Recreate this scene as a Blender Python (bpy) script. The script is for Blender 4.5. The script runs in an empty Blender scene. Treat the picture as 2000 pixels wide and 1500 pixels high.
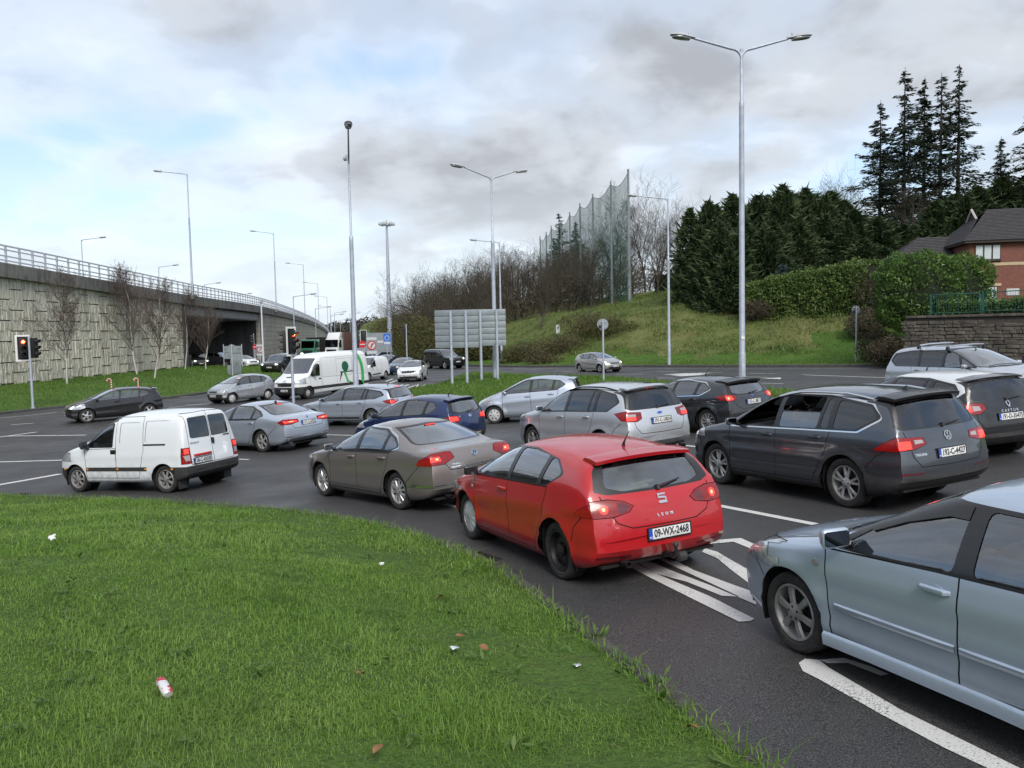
import bpy,bmesh,math,random
import numpy as np
from mathutils import Vector,Matrix
from mathutils.bvhtree import BVHTree

scn = bpy.context.scene
COL = scn.collection
RAD = math.radians
rnd = random.Random(7)
rng = np.random.default_rng(7)

# ------------------------------------------------------------------ camera
CAM_H,PITCH,ROLL = 3.0,RAD(3.7),0.0205
cd = bpy.data.cameras.new('camera')
cd.sensor_width = 36.0
cd.lens = 36.0 * 1600 / 2000
cd.clip_start,cd.clip_end = 0.1,6000
cam = bpy.data.objects.new('camera',cd)
COL.objects.link(cam)
_f = Vector((0,math.cos(PITCH),-math.sin(PITCH)))
_u = Vector((0,math.sin(PITCH),math.cos(PITCH)))
_r = Vector((1,0,0))
_r2 = _r * math.cos(ROLL) - _u * math.sin(ROLL)
_u2 = _r * math.sin(ROLL) + _u * math.cos(ROLL)
_m = Matrix((_r2,_u2,-_f)).transposed().to_4x4()
_m.translation = (0,0,CAM_H)
cam.matrix_world = _m
scn.camera = cam

# ------------------------------------------------------------------ sky, sun, exposure
SUN_AZ,SUN_EL = RAD(168),RAD(42)      # azimuth measured from +Y towards +X
world = bpy.data.worlds.new('World')
scn.world = world
world.use_nodes = True
wn = world.node_tree
wn.nodes.clear()

def N(nt,t,**kw):
 n = nt.nodes.new(t)
 for k,v in kw.items():
  if k.startswith('i_'):
   n.inputs[k[2:].replace('_',' ')].default_value = v
  else:
   setattr(n,k,v)
 return n

def ramp(nt,fac,stops,interp='LINEAR'):
 n = nt.nodes.new('ShaderNodeValToRGB')
 cr = n.color_ramp
 cr.interpolation = interp
 while len(cr.elements) < len(stops):
  cr.elements.new(0.5)
 for e,(p,c) in zip(cr.elements,stops):
  e.position = p
  e.color = (c,c,c,1) if not hasattr(c,'__len__') else (*c,1)
 nt.links.new(fac,n.inputs[0])
 return n.outputs[0]

def mixc(nt,fac,a,b,mode='MIX'):
 n = nt.nodes.new('ShaderNodeMix')
 n.data_type = 'RGBA'
 n.blend_type = mode
 for sock,val in ((n.inputs[0],fac),(n.inputs[6],a),(n.inputs[7],b)):
  if isinstance(val,bpy.types.NodeSocket):
   nt.links.new(val,sock)
  elif hasattr(val,'__len__'):
   sock.default_value = (*val,1)
  else:
   sock.default_value = val
 return n.outputs[2]

def vmath(nt,op,a,b=None):
 n = nt.nodes.new('ShaderNodeVectorMath')
 n.operation = op
 for sock,val in ((n.inputs[0],a),(n.inputs[1],b)):
  if val is None:
   continue
  if isinstance(val,bpy.types.NodeSocket):
   nt.links.new(val,sock)
  else:
   sock.default_value = val
 return n.outputs[0]

def fmath(nt,op,a,b=None,c=None,clamp=False):
 n = nt.nodes.new('ShaderNodeMath')
 n.operation = op
 n.use_clamp = clamp
 for i,val in enumerate((a,b,c)):
  if val is None:
   continue
  if isinstance(val,bpy.types.NodeSocket):
   nt.links.new(val,n.inputs[i])
  else:
   n.inputs[i].default_value = val
 return n.outputs[0]

def noise(nt,vec,scale,detail=6,rough=.55,dist=0.0):
 n = nt.nodes.new('ShaderNodeTexNoise')
 n.inputs['Scale'].default_value = scale
 n.inputs['Detail'].default_value = detail
 n.inputs['Roughness'].default_value = rough
 n.inputs['Distortion'].default_value = dist
 nt.links.new(vec,n.inputs['Vector'])
 return n.outputs['Fac']

def build_world():
 nt = wn
 out = N(nt,'ShaderNodeOutputWorld')
 bg = N(nt,'ShaderNodeBackground')
 sky = N(nt,'ShaderNodeTexSky')
 sky.sky_type = 'NISHITA'
 sky.sun_disc = False
 sky.sun_elevation = SUN_EL
 sky.sun_rotation = SUN_AZ
 sky.air_density,sky.dust_density,sky.ozone_density = 1.0,1.5,1.0
 tc = N(nt,'ShaderNodeTexCoord')
 d = tc.outputs['Generated']
 sep = N(nt,'ShaderNodeSeparateXYZ')
 nt.links.new(d,sep.inputs[0])
 zc = fmath(nt,'MAXIMUM',sep.outputs[2],0.0)
 den = fmath(nt,'ADD',zc,0.34)
 cx = fmath(nt,'DIVIDE',sep.outputs[0],den)
 cy = fmath(nt,'DIVIDE',sep.outputs[1],den)
 cmb = N(nt,'ShaderNodeCombineXYZ')
 nt.links.new(cx,cmb.inputs[0]); nt.links.new(cy,cmb.inputs[1])
 p = cmb.outputs[0]
 big = noise(nt,vmath(nt,'ADD',p,CLOUD_OFF),.95,3,.5,.3)
 mid = noise(nt,vmath(nt,'ADD',p,(CLOUD_OFF[0] + 7.3,CLOUD_OFF[1] + 2.1,.5)),2.3,6,.5,.25)
 fine = noise(nt,vmath(nt,'ADD',p,(3.1,9.7,2.5)),5.5,5,.5,.2)
 # cover: where there is cloud at all
 cv = fmath(nt,'ADD',fmath(nt,'MULTIPLY',big,.6),fmath(nt,'MULTIPLY',mid,.4))
 cover = ramp(nt,cv,[(0.41,0.0),(0.475,.60),(.57,1.0)],'EASE')
 # thickness: grey bellies against bright thin cloud
 th = fmath(nt,'ADD',fmath(nt,'MULTIPLY',fmath(nt,'ADD',mid,big),.39),fmath(nt,'MULTIPLY',fine,.22))
 thick = ramp(nt,th,[(.405,(.84,.865,.895)),(.46,(.68,.715,.765)),(.52,(.51,.54,.585)),(.60,(.345,.365,.40))],'EASE')
 blue = vmath(nt,'MULTIPLY',sky.outputs[0],(SKY_S,SKY_S,SKY_S))
 blue = mixc(nt,.25,blue,(.60,.75,.95))
 col = mixc(nt,cover,blue,thick)
 # bright pale band of thin cloud towards the horizon
 hz = ramp(nt,sep.outputs[2],[(0.0,.88),(.04,.70),(.12,.25),(.22,0.0)],'EASE')
 hzn = fmath(nt,'MULTIPLY',hz,ramp(nt,fine,[(.36,.35),(.6,1.0)]))
 col = mixc(nt,hzn,col,(.66,.74,.81))
 nt.links.new(col,bg.inputs[0])
 bg.inputs[1].default_value = 1.0
 nt.links.new(bg.outputs[0],out.inputs[0])

CLOUD_OFF = (-8.2,-4.3,0.0)
SKY_S = 0.14
build_world()

sd = bpy.data.lights.new('sun','SUN')
sd.energy = 2.3
sd.angle = RAD(25)
sd.color = (1.0,.96,.9)
sun = bpy.data.objects.new('sun',sd)
COL.objects.link(sun)
_sdir = Vector((math.sin(SUN_AZ) * math.cos(SUN_EL),math.cos(SUN_AZ) * math.cos(SUN_EL),math.sin(SUN_EL)))
sun.rotation_euler = _sdir.to_track_quat('Z','Y').to_euler()
sun.location = (40,-40,60)

scn.view_settings.view_transform = 'Standard'
scn.view_settings.look = 'None'
scn.view_settings.gamma = 1
scn.view_settings.exposure = 0.46
scn.render.engine = 'CYCLES'
scn.render.resolution_x,scn.render.resolution_y = 1024,768
scn.cycles.max_bounces = 7
scn.cycles.transparent_max_bounces = 14
scn.cycles.caustics_reflective = False
scn.cycles.caustics_refractive = False

# ------------------------------------------------------------------ materials
MATS = {}

def pmat(name,c1,c2=None,scale=4.0,rough=.6,metal=0.0,bump=0.0,bscale=40.0,coat=0.0,spec=.5,
  emit=None,es=0.0,detail=5,lo=.35,hi=.65,stretch=(1,1,1),rvar=0.0,c3=None,s3=.7,lo3=.5,hi3=.7,
  inner=None,coords='Object',alpha=1.0):
 if name in MATS:
  return MATS[name]
 m = bpy.data.materials.new(name)
 m.use_nodes = True
 nt = m.node_tree
 b = nt.nodes['Principled BSDF']
 b.inputs['Roughness'].default_value = rough
 b.inputs['Metallic'].default_value = metal
 b.inputs['Coat Weight'].default_value = coat
 b.inputs['Coat Roughness'].default_value = .04
 b.inputs['Specular IOR Level'].default_value = spec
 b.inputs['Base Color'].default_value = (*c1,1)
 if emit:
  b.inputs['Emission Color'].default_value = (*emit,1)
  b.inputs['Emission Strength'].default_value = es
 if c2 or bump or rvar or c3:
  tc = N(nt,'ShaderNodeTexCoord')
  v = tc.outputs[coords]
  if coords == 'Object' and stretch == 'world':
   v = N(nt,'ShaderNodeNewGeometry').outputs['Position']
  elif stretch != (1,1,1):
   v = vmath(nt,'MULTIPLY',v,stretch)
  if c2:
   f = noise(nt,v,scale,detail)
   f = ramp(nt,f,[(lo,0.0),(hi,1.0)])
   col = mixc(nt,f,c1,c2)
   if c3:
    f3 = ramp(nt,noise(nt,v,s3,4),[(lo3,0.0),(hi3,1.0)])
    col = mixc(nt,f3,col,c3)
   nt.links.new(col,b.inputs['Base Color'])
  if bump:
   bn = N(nt,'ShaderNodeBump')
   bn.inputs['Strength'].default_value = bump
   bn.inputs['Distance'].default_value = .02
   nt.links.new(noise(nt,v,bscale,4),bn.inputs['Height'])
   nt.links.new(bn.outputs[0],b.inputs['Normal'])
  if rvar:
   fr = noise(nt,v,scale * 1.7,4)
   mr = N(nt,'ShaderNodeMapRange')
   mr.inputs['From Min'].default_value = .3; mr.inputs['From Max'].default_value = .7
   mr.inputs['To Min'].default_value = max(.02,rough - rvar); mr.inputs['To Max'].default_value = min(1,rough + rvar)
   nt.links.new(fr,mr.inputs[0])
   nt.links.new(mr.outputs[0],b.inputs['Roughness'])
 if inner:
  geo = N(nt,'ShaderNodeNewGeometry')
  d = N(nt,'ShaderNodeBsdfDiffuse')
  d.inputs[0].default_value = (*inner,1)
  mx = N(nt,'ShaderNodeMixShader')
  nt.links.new(geo.outputs['Backfacing'],mx.inputs[0])
  nt.links.new(b.outputs[0],mx.inputs[1]); nt.links.new(d.outputs[0],mx.inputs[2])
  nt.links.new(mx.outputs[0],nt.nodes['Material Output'].inputs[0])
 MATS[name] = m
 return m

def glassmat(name,tint=(.55,.6,.6),boost=.05,rough=.0,k=2.3):
 if name in MATS:
  return MATS[name]
 m = bpy.data.materials.new(name)
 m.use_nodes = True
 nt = m.node_tree
 nt.nodes.remove(nt.nodes['Principled BSDF'])
 t = N(nt,'ShaderNodeBsdfTransparent')
 t.inputs[0].default_value = (*tint,1)
 g = N(nt,'ShaderNodeBsdfGlossy')
 g.inputs['Roughness'].default_value = rough
 g.inputs[0].default_value = (.95,.97,1,1)
 lw = N(nt,'ShaderNodeFresnel')
 lw.inputs[0].default_value = 1.5
 f = fmath(nt,'MULTIPLY_ADD',lw.outputs[0],k,boost,clamp=True)
 mx = N(nt,'ShaderNodeMixShader')
 nt.links.new(f,mx.inputs[0])
 nt.links.new(t.outputs[0],mx.inputs[1]); nt.links.new(g.outputs[0],mx.inputs[2])
 nt.links.new(mx.outputs[0],nt.nodes['Material Output'].inputs[0])
 MATS[name] = m
 return m

# ------------------------------------------------------------------ object helpers
def tag(o,label=None,cat=None,group=None,kind=None):
 if label: o['label'] = label
 if cat: o['category'] = cat
 if group: o['group'] = group
 if kind: o['kind'] = kind
 return o

def empty(name,loc=(0,0,0),rz=0.0,label=None,cat=None,group=None):
 o = bpy.data.objects.new(name,None)
 o.empty_display_size = .2
 COL.objects.link(o)
 o.location = loc
 o.rotation_euler = (0,0,rz)
 return tag(o,label,cat,group)

def link_mesh(name,me,mat=None,parent=None):
 o = bpy.data.objects.new(name,me)
 COL.objects.link(o)
 if mat is not None and not me.materials:
  for x in (mat if isinstance(mat,(list,tuple)) else [mat]):
   me.materials.append(x)
 if parent is not None:
  o.parent = parent
 return o

def copy_tree(o,parent=None):
 c = o.copy()
 COL.objects.link(c)
 if parent is not None:
  c.parent = parent
  c.matrix_parent_inverse = o.matrix_parent_inverse.copy()
 for ch in list(o.children):
  copy_tree(ch,c)
 return c

class MB:
 """collects simple solids; build() links them as one mesh object"""
 def __init__(s):
  s.v,s.f,s.mi,s.cur = [],[],[],0
 def add(s,verts,faces):
  b = len(s.v)
  s.v += [tuple(map(float,p)) for p in verts]
  s.f += [tuple(b + i for i in f) for f in faces]
  s.mi += [s.cur] * len(faces)
  return s
 def box(s,c,d,rot=None,taper=1.0):
  x,y,z = d[0] / 2,d[1] / 2,d[2] / 2
  t = taper
  vs = [(-x,-y,-z),(x,-y,-z),(x,y,-z),(-x,y,-z),(-x * t,-y * t,z),(x * t,-y * t,z),(x * t,y * t,z),(-x * t,y * t,z)]
  if rot is not None:
   vs = [rot @ Vector(p) for p in vs]
  vs = [(p[0] + c[0],p[1] + c[1],p[2] + c[2]) for p in vs]
  return s.add(vs,[(0,3,2,1),(4,5,6,7),(0,1,5,4),(1,2,6,5),(2,3,7,6),(3,0,4,7)])
 def tube(s,pts,rads,n=8,cap=True):
  pts = [Vector(p) for p in pts]
  if not hasattr(rads,'__len__'):
   rads = [rads] * len(pts)
  rings = []
  prev = None
  for i,p in enumerate(pts):
   a = pts[max(0,i - 1)]; b = pts[min(len(pts) - 1,i + 1)]
   t = (b - a)
   if t.length < 1e-9: t = Vector((0,0,1))
   t.normalize()
   if prev is None:
    ref = Vector((0,0,1)) if abs(t.z) < .9 else Vector((1,0,0))
    u = t.cross(ref).normalized()
   else:
    u = (prev - t * prev.dot(t))
    if u.length < 1e-6: u = t.orthogonal()
    u.normalize()
   prev = u
   w = t.cross(u)
   rings.append([p + (u * math.cos(k * 2 * math.pi / n) + w * math.sin(k * 2 * math.pi / n)) * rads[i] for k in range(n)])
  vs = [q for r in rings for q in r]
  fs = []
  for i in range(len(rings) - 1):
   for k in range(n):
    fs.append((i * n + k,i * n + (k + 1) % n,(i + 1) * n + (k + 1) % n,(i + 1) * n + k))
  if cap:
   fs.append(tuple(range(n))[::-1])
   fs.append(tuple((len(rings) - 1) * n + k for k in range(n)))
  return s.add(vs,fs)
 def lathe(s,prof,n=24,axis='Y',c=(0,0,0),closed=False):
  """prof: (radius, height along axis)"""
  vs = []
  for r,h in prof:
   for k in range(n):
    a = 2 * math.pi * k / n
    p = (r * math.cos(a),h,r * math.sin(a)) if axis == 'Y' else (r * math.cos(a),r * math.sin(a),h)
    vs.append((p[0] + c[0],p[1] + c[1],p[2] + c[2]))
  fs = []
  m = len(prof)
  for i in range(m - (0 if closed else 1)):
   j = (i + 1) % m
   for k in range(n):
    q = (i * n + k,i * n + (k + 1) % n,j * n + (k + 1) % n,j * n + k)
    fs.append(q if axis == 'Z' else q[::-1])
  return s.add(vs,fs)
 def prism(s,poly,z0,z1,plane='XY',off=(0,0,0)):
  n = len(poly)
  def P(a,b,h):
   q = {'XY': (a,b,h),'XZ': (a,h,b),'YZ': (h,a,b)}[plane]
   return (q[0] + off[0],q[1] + off[1],q[2] + off[2])
  vs = [P(a,b,z0) for a,b in poly] + [P(a,b,z1) for a,b in poly]
  fs = [tuple(range(n))[::-1],tuple(range(n,2 * n))]
  fs += [(i,(i + 1) % n,n + (i + 1) % n,n + i) for i in range(n)]
  return s.add(vs,fs)
 def grid(s,P):
  """P: array [i][j] of points"""
  h,w = len(P),len(P[0])
  return s.add([p for r in P for p in r],[(i * w + j,i * w + j + 1,(i + 1) * w + j + 1,(i + 1) * w + j) for i in range(h - 1) for j in range(w - 1)])
 def mesh(s,name,smooth=None,fix=True):
  me = bpy.data.meshes.new(name)
  me.from_pydata(s.v,[],s.f)
  if max(s.mi or [0]) > 0:
   me.polygons.foreach_set('material_index',s.mi)
  if fix:
   bm = bmesh.new(); bm.from_mesh(me)
   if fix == 'weld': bmesh.ops.remove_doubles(bm,verts=bm.verts,dist=1e-5)
   bmesh.ops.recalc_face_normals(bm,faces=bm.faces)
   bm.to_mesh(me); bm.free()
  if smooth is not None:
   shade(me,smooth)
  return me
 def build(s,name,mat,parent=None,smooth=None,fix=True,bevel=0.0):
  me = s.mesh(name,None,fix)
  if bevel:
   bm = bmesh.new(); bm.from_mesh(me)
   bmesh.ops.bevel(bm,geom=[e for e in bm.edges if e.is_manifold and e.calc_face_angle(0) > .6],offset=bevel,segments=2,affect='EDGES',profile=.6)
   bm.to_mesh(me); bm.free()
   if smooth is None: smooth = 40
  if smooth is not None:
   shade(me,smooth)
  return link_mesh(name,me,mat,parent)

def shade(me,deg=40):
 me.polygons.foreach_set('use_smooth',[True] * len(me.polygons))
 if deg < 180:
  me.set_sharp_from_angle(angle=RAD(deg))

def np_mesh(name,verts,faces,smooth=False,mi=None):
 """fast mesh from numpy arrays, faces [n,k]"""
 me = bpy.data.meshes.new(name)
 verts = np.asarray(verts,np.float32); faces = np.asarray(faces,np.int32)
 n,k = faces.shape
 me.vertices.add(len(verts)); me.vertices.foreach_set('co',verts.ravel())
 me.loops.add(n * k); me.loops.foreach_set('vertex_index',faces.ravel())
 me.polygons.add(n)
 me.polygons.foreach_set('loop_start',np.arange(0,n * k,k,dtype=np.int32))
 if smooth: me.polygons.foreach_set('use_smooth',np.ones(n,bool))
 if mi is not None: me.polygons.foreach_set('material_index',np.asarray(mi,np.int32))
 me.update(calc_edges=True)
 return me

def chaikin(pts,it=3,closed=False):
 P = np.asarray(pts,float)
 for _ in range(it):
  if closed:
   Q = np.roll(P,-1,0)
   P = np.stack([.75 * P + .25 * Q,.25 * P + .75 * Q],1).reshape(-1,P.shape[1])
  else:
   a,b = P[:-1],P[1:]
   M = np.stack([.75 * a + .25 * b,.25 * a + .75 * b],1).reshape(-1,P.shape[1])
   P = np.vstack([P[:1],M[1:-1] if len(M) > 2 else M,P[-1:]])
 return P

_TXT = {}
def text_mesh(s,size=1.0,depth=0.0,xs=1.0,bold=0.0,mono=False):
 """centred flat lettering in the XY plane"""
 key = (s,size,depth,xs,bold)
 if key in _TXT:
  return _TXT[key]
 cu = bpy.data.curves.new('txt','FONT')
 cu.body = s
 cu.size = size
 cu.align_x,cu.align_y = 'CENTER','CENTER'
 cu.extrude = depth
 cu.offset = bold
 cu.resolution_u = 3
 o = bpy.data.objects.new('txt',cu)
 COL.objects.link(o)
 me = o.to_mesh().copy()
 o.to_mesh_clear()
 bpy.data.objects.remove(o); bpy.data.curves.remove(cu)
 if xs != 1.0:
  me.transform(Matrix.Diagonal((xs,1,1,1)))
 me.materials.clear()
 _TXT[key] = me
 return me
# ================================================================== ground shape
CP = np.array([(.7,10.2,.27),(-2.2,15.5,-.1),(5,13.4,.36),(-8.5,19,-.5),(-8,26,-.55),(-6,30,-.42),(-2.5,21.7,-.12),(.6,28,-.12),(1.9,19,.12),(5.3,23.4,.15),
 (8.2,16.3,.55),(3.5,5.5,.5),(-18,37,-.65),(-15,45.5,-.58),(-11,47.5,-.5),(-11.5,65,-.6),(-7,58,-.37),(-6.6,80,-.45),(6.45,60.7,-.12),(14,26,.62),(28,50,.35),(25,10,1.1),(-30,20,-.9),(-20,110,-.6),(-40,60,-.65),(-40,120,-.6),(40,30,1.2),(12,-10,1.0),(-10,-10,.3),(50,70,.8),(-30,250,-1.),(40,-30,1.6),(-60,-10,-1.2),(-45,300,-1.2),(-100,150,-1.2)])
def _U(r2): return np.where(r2 > 1e-9,.5 * r2 * np.log(np.maximum(r2,1e-9)),0)
_P = CP[:,:2] / 10
_n = len(_P)
_A = np.zeros((_n + 3,_n + 3)); _A[:_n,:_n] = _U(((_P[:,None] - _P[None]) ** 2).sum(-1)) + .3 * np.eye(_n)
_A[:_n,_n] = 1; _A[:_n,_n + 1:] = _P; _A[_n,:_n] = 1; _A[_n + 1:,:_n] = _P.T
_TW = np.linalg.solve(_A,np.concatenate([CP[:,2],[0,0,0]]))
def Gd(x,y):
 """height of the road surface"""
 x = np.asarray(x,float) / 10; y = np.asarray(y,float) / 10
 d = (x[...,None] - _P[:,0]) ** 2 + (y[...,None] - _P[:,1]) ** 2
 return _U(d) @ _TW[:-3] + _TW[-3] + _TW[-2] * x + _TW[-1] * y

_R3 = np.array([list(_r2),list(_u2),list(_f)])
def ray(u,v):
 d = _R3[0] * (u - 1000) / 1600 + _R3[1] * (750 - v) / 1600 + _R3[2]
 return d
def gp(u,v,dz=0.0):
 """point of the road surface seen at a photograph coordinate (used to survey the site)"""
 d = ray(u,v); z = 0.0
 for _ in range(40):
  t = (z - CAM_H) / d[2]
  p = d * t
  z = .5 * z + .5 * (float(Gd(p[0],p[1])) + dz)
 return np.array([p[0],p[1],float(Gd(p[0],p[1])) + dz])
def at(u,dep,v=None):
 """point at distance `dep` ahead in the direction of column u (row v gives its height)"""
 d = ray(u,700 if v is None else v)
 p = d * (dep / d[1])
 return np.array([p[0],p[1],CAM_H + p[2]])

def spline(pts,step=1.0):
 P = np.asarray(pts,float)
 P2 = np.vstack([2 * P[0] - P[1],P,2 * P[-1] - P[-2]])
 out = []
 for i in range(1,len(P2) - 2):
  a,b,c,d = P2[i - 1:i + 3]
  n = max(1,int(np.linalg.norm(c[:2] - b[:2]) / step))
  for t in np.arange(n) / n:
   out.append(.5 * (2 * b + (c - a) * t + (2 * a - 5 * b + 4 * c - d) * t ** 2 + (3 * b - a - 3 * c + d) * t ** 3))
 out.append(P[-1])
 return np.array(out)

def dist_poly(X,Y,L):
 """distance of points to polyline L and parameter index"""
 best = np.full(X.shape,1e9)
 for a,b in zip(L[:-1],L[1:]):
  d = b - a; q = d @ d
  if q < 1e-9: continue
  t = np.clip(((X - a[0]) * d[0] + (Y - a[1]) * d[1]) / q,0,1)
  best = np.minimum(best,np.hypot(X - a[0] - t * d[0],Y - a[1] - t * d[1]))
 return best

def inside(X,Y,P):
 r = np.zeros(X.shape,bool)
 n = len(P)
 for i in range(n):
  x0,y0 = P[i][:2]; x1,y1 = P[(i + 1) % n][:2]
  c = ((y0 > Y) != (y1 > Y))
  with np.errstate(divide='ignore',invalid='ignore'):
   r ^= c & (X < (x1 - x0) * (Y - y0) / (y1 - y0 + 1e-12) + x0)
 return r

def patch(name,bound,step,zf,mat,kind='structure',smooth=True,grade=None):
 """sheet filling a boundary polygon, height zf(x,y)"""
 from mathutils.geometry import delaunay_2d_cdt
 Bp = np.asarray(bound,float)[:,:2]
 lo,hi = Bp.min(0),Bp.max(0)
 if grade is not None:
  xs = np.concatenate([np.arange(lo[0],hi[0],step)]); ys = grade
 else:
  xs = np.arange(lo[0],hi[0],step); ys = np.arange(lo[1],hi[1],step)
 X,Y = np.meshgrid(xs,ys)
 X = X + rng.uniform(-.2,.2,X.shape) * step; Y = Y + rng.uniform(-.2,.2,Y.shape) * step
 m = inside(X,Y,Bp)
 X,Y = X[m],Y[m]
 d = dist_poly(X,Y,np.vstack([Bp,Bp[:1]]))
 k = d > step * .35
 pts = np.vstack([Bp,np.stack([X[k],Y[k]],1)])
 n = len(Bp)
 r = delaunay_2d_cdt([Vector(p) for p in pts],[(i,(i + 1) % n) for i in range(n)],[list(range(n))],1,1e-5)
 V = np.array([(v[0],v[1]) for v in r[0]])
 Z = zf(V[:,0],V[:,1])
 me = bpy.data.meshes.new(name)
 me.from_pydata(np.column_stack([V,Z]).tolist(),[],[list(f) for f in r[2]])
 bm = bmesh.new(); bm.from_mesh(me)
 for f in bm.faces:
  if f.normal.z < 0: f.normal_flip()
 bm.to_mesh(me); bm.free()
 if smooth: shade(me,180)
 o = link_mesh(name,me,mat)
 if kind: o['kind'] = kind
 return o

def ribbon(name,path,prof,mat,parent=None,zf=None,closed=False,smooth=35):
 """sweep a profile [(offset to the left of travel, height)] along a path"""
 L = np.asarray(path,float)
 T_ = np.gradient(L[:,:2],axis=0); T_ /= np.linalg.norm(T_,axis=1)[:,None] + 1e-9
 Nn = np.stack([-T_[:,1],T_[:,0]],1)
 b = MB()
 A = []
 for i in range(len(L)):
  z0 = L[i,2] if L.shape[1] > 2 else 0
  row = []
  for o,h in prof:
   q = L[i,:2] + Nn[i] * o
   z = (float(zf(q[0],q[1])) if zf is not None else z0) + h
   row.append((q[0],q[1],z))
  A.append(row)
 b.grid(A)
 return b.build(name,mat,parent,smooth=smooth,fix=False)

# ------------------------------------------------------------------ surface materials
def asphalt_mat():
 m = pmat('asphalt',(.043,.043,.046),rough=.62)
 nt = m.node_tree; b = nt.nodes['Principled BSDF']
 v = N(nt,'ShaderNodeNewGeometry').outputs['Position']
 n1 = noise(nt,v,95,3,.6)                       # chippings
 n2 = noise(nt,v,.35,5,.6)                      # damp and worn areas
 n3 = noise(nt,v,2.2,5,.6)
 n4 = noise(nt,v,.8,4)
 n5 = noise(nt,v,30,2,.5)
 c = mixc(nt,ramp(nt,n1,[(.36,0.0),(.52,.28),(.60,.6),(.68,1.0)]),(.012,.012,.013),(.135,.132,.13))
 c = mixc(nt,ramp(nt,n2,[(.38,0.0),(.62,.45)]),c,(.028,.028,.031))
 c = mixc(nt,ramp(nt,n3,[(.5,0.0),(.75,.4)]),c,(.064,.061,.058))
 nt.links.new(c,b.inputs['Base Color'])
 wet = fmath(nt,'ADD',fmath(nt,'MULTIPLY',n2,.65),fmath(nt,'MULTIPLY',n4,.35))
 nt.links.new(ramp(nt,wet,[(.36,.42),(.50,.54),(.64,.70)]),b.inputs['Roughness'])
 b.inputs['Specular IOR Level'].default_value = .4
 bp = N(nt,'ShaderNodeBump'); bp.inputs['Strength'].default_value = .7; bp.inputs['Distance'].default_value = .006
 nt.links.new(fmath(nt,'ADD',n1,fmath(nt,'MULTIPLY',n5,.5)),bp.inputs['Height']); nt.links.new(bp.outputs[0],b.inputs['Normal'])
 return m

def grass_mat(name,a,b_,c_,s=.5):
 m = pmat(name,a,rough=.9,spec=.2)
 nt = m.node_tree; b = nt.nodes['Principled BSDF']
 v = N(nt,'ShaderNodeNewGeometry').outputs['Position']
 c = mixc(nt,ramp(nt,noise(nt,v,s,6,.65),[(.38,0.0),(.64,1.0)]),a,b_)
 c = mixc(nt,ramp(nt,noise(nt,v,s * 7,4,.7),[(.46,0.0),(.72,.75)]),c,c_)
 c = mixc(nt,ramp(nt,noise(nt,v,22,3,.7),[(.40,.0),(.62,.5)]),c,[x * .45 for x in a])
 nt.links.new(c,b.inputs['Base Color'])
 bp = N(nt,'ShaderNodeBump'); bp.inputs['Strength'].default_value = .9; bp.inputs['Distance'].default_value = .12
 nt.links.new(noise(nt,v,9,5,.7),bp.inputs['Height']); nt.links.new(bp.outputs[0],b.inputs['Normal'])
 return m

M_ASPH = asphalt_mat()
M_LAWN = grass_mat('lawn',(.055,.125,.02),(.09,.17,.026),(.12,.15,.036),.35)
M_SOIL = grass_mat('turf_base',(.07,.135,.026),(.09,.165,.03),(.09,.11,.035),.8)
M_BANK = grass_mat('rough_bank',(.10,.15,.035),(.20,.19,.075),(.075,.08,.032),.16)
M_KERB = pmat('kerb_concrete',(.07,.068,.062),(.035,.034,.031),6,rough=.85,bump=.4,bscale=60,stretch='world')
M_KERBD = pmat('kerb_dark',(.045,.045,.043),(.075,.072,.066),3,rough=.85,bump=.3,bscale=40,stretch='world')

def paint_mat(name='road_paint',wear=.44):
 m = pmat(name,(.60,.60,.575),rough=.6)
 nt = m.node_tree; b = nt.nodes['Principled BSDF']
 v = N(nt,'ShaderNodeNewGeometry').outputs['Position']
 n = noise(nt,v,70,5,.75)
 n2 = noise(nt,v,1.6,4)
 f = fmath(nt,'ADD',n,fmath(nt,'MULTIPLY',fmath(nt,'SUBTRACT',n2,.5),.35))
 c = mixc(nt,ramp(nt,f,[(wear - .03,1.0),(wear + .03,0.0)]),(.62,.62,.60),(.06,.06,.06))
 c = mixc(nt,ramp(nt,n2,[(.4,0.0),(.8,.5)]),c,(.36,.355,.34))
 nt.links.new(c,b.inputs['Base Color'])
 bp = N(nt,'ShaderNodeBump'); bp.inputs['Strength'].default_value = .3; bp.inputs['Distance'].default_value = .004
 nt.links.new(n,bp.inputs['Height']); nt.links.new(bp.outputs[0],b.inputs['Normal'])
 return m
M_LINE = paint_mat('road_paint',.40)
M_LINEF = paint_mat('road_paint_worn',.43)

# ------------------------------------------------------------------ far ground and the road sheet
def far_ground():
 xs = np.concatenate([-np.geomspace(3000,90,14),np.linspace(-75,120,30),np.geomspace(140,3000,12)])
 ys = np.concatenate([-np.geomspace(3000,60,10),np.linspace(-45,420,48),np.geomspace(460,5000,14)])
 X,Y = np.meshgrid(xs,ys)
 near = (X > -76) & (X < 121) & (Y > -46) & (Y < 421)
 Z = np.where(near,Gd(np.clip(X,-75,60),np.clip(Y,-30,330)) - .45,-2.2)
 far = np.maximum(0,np.hypot(X,Y) - 500)
 Z = Z + np.where(Y > 300,1,.4) * np.clip(far / 1500,0,1) * 14 - np.where(near,0,0)
 b = MB(); b.grid(np.stack([X,Y,Z],-1).tolist())
 o = b.build('ground',grass_mat('far_fields',(.05,.08,.022),(.07,.10,.03),(.05,.05,.025),.02),smooth=180,fix=False)
 o['kind'] = 'structure'
far_ground()

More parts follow.
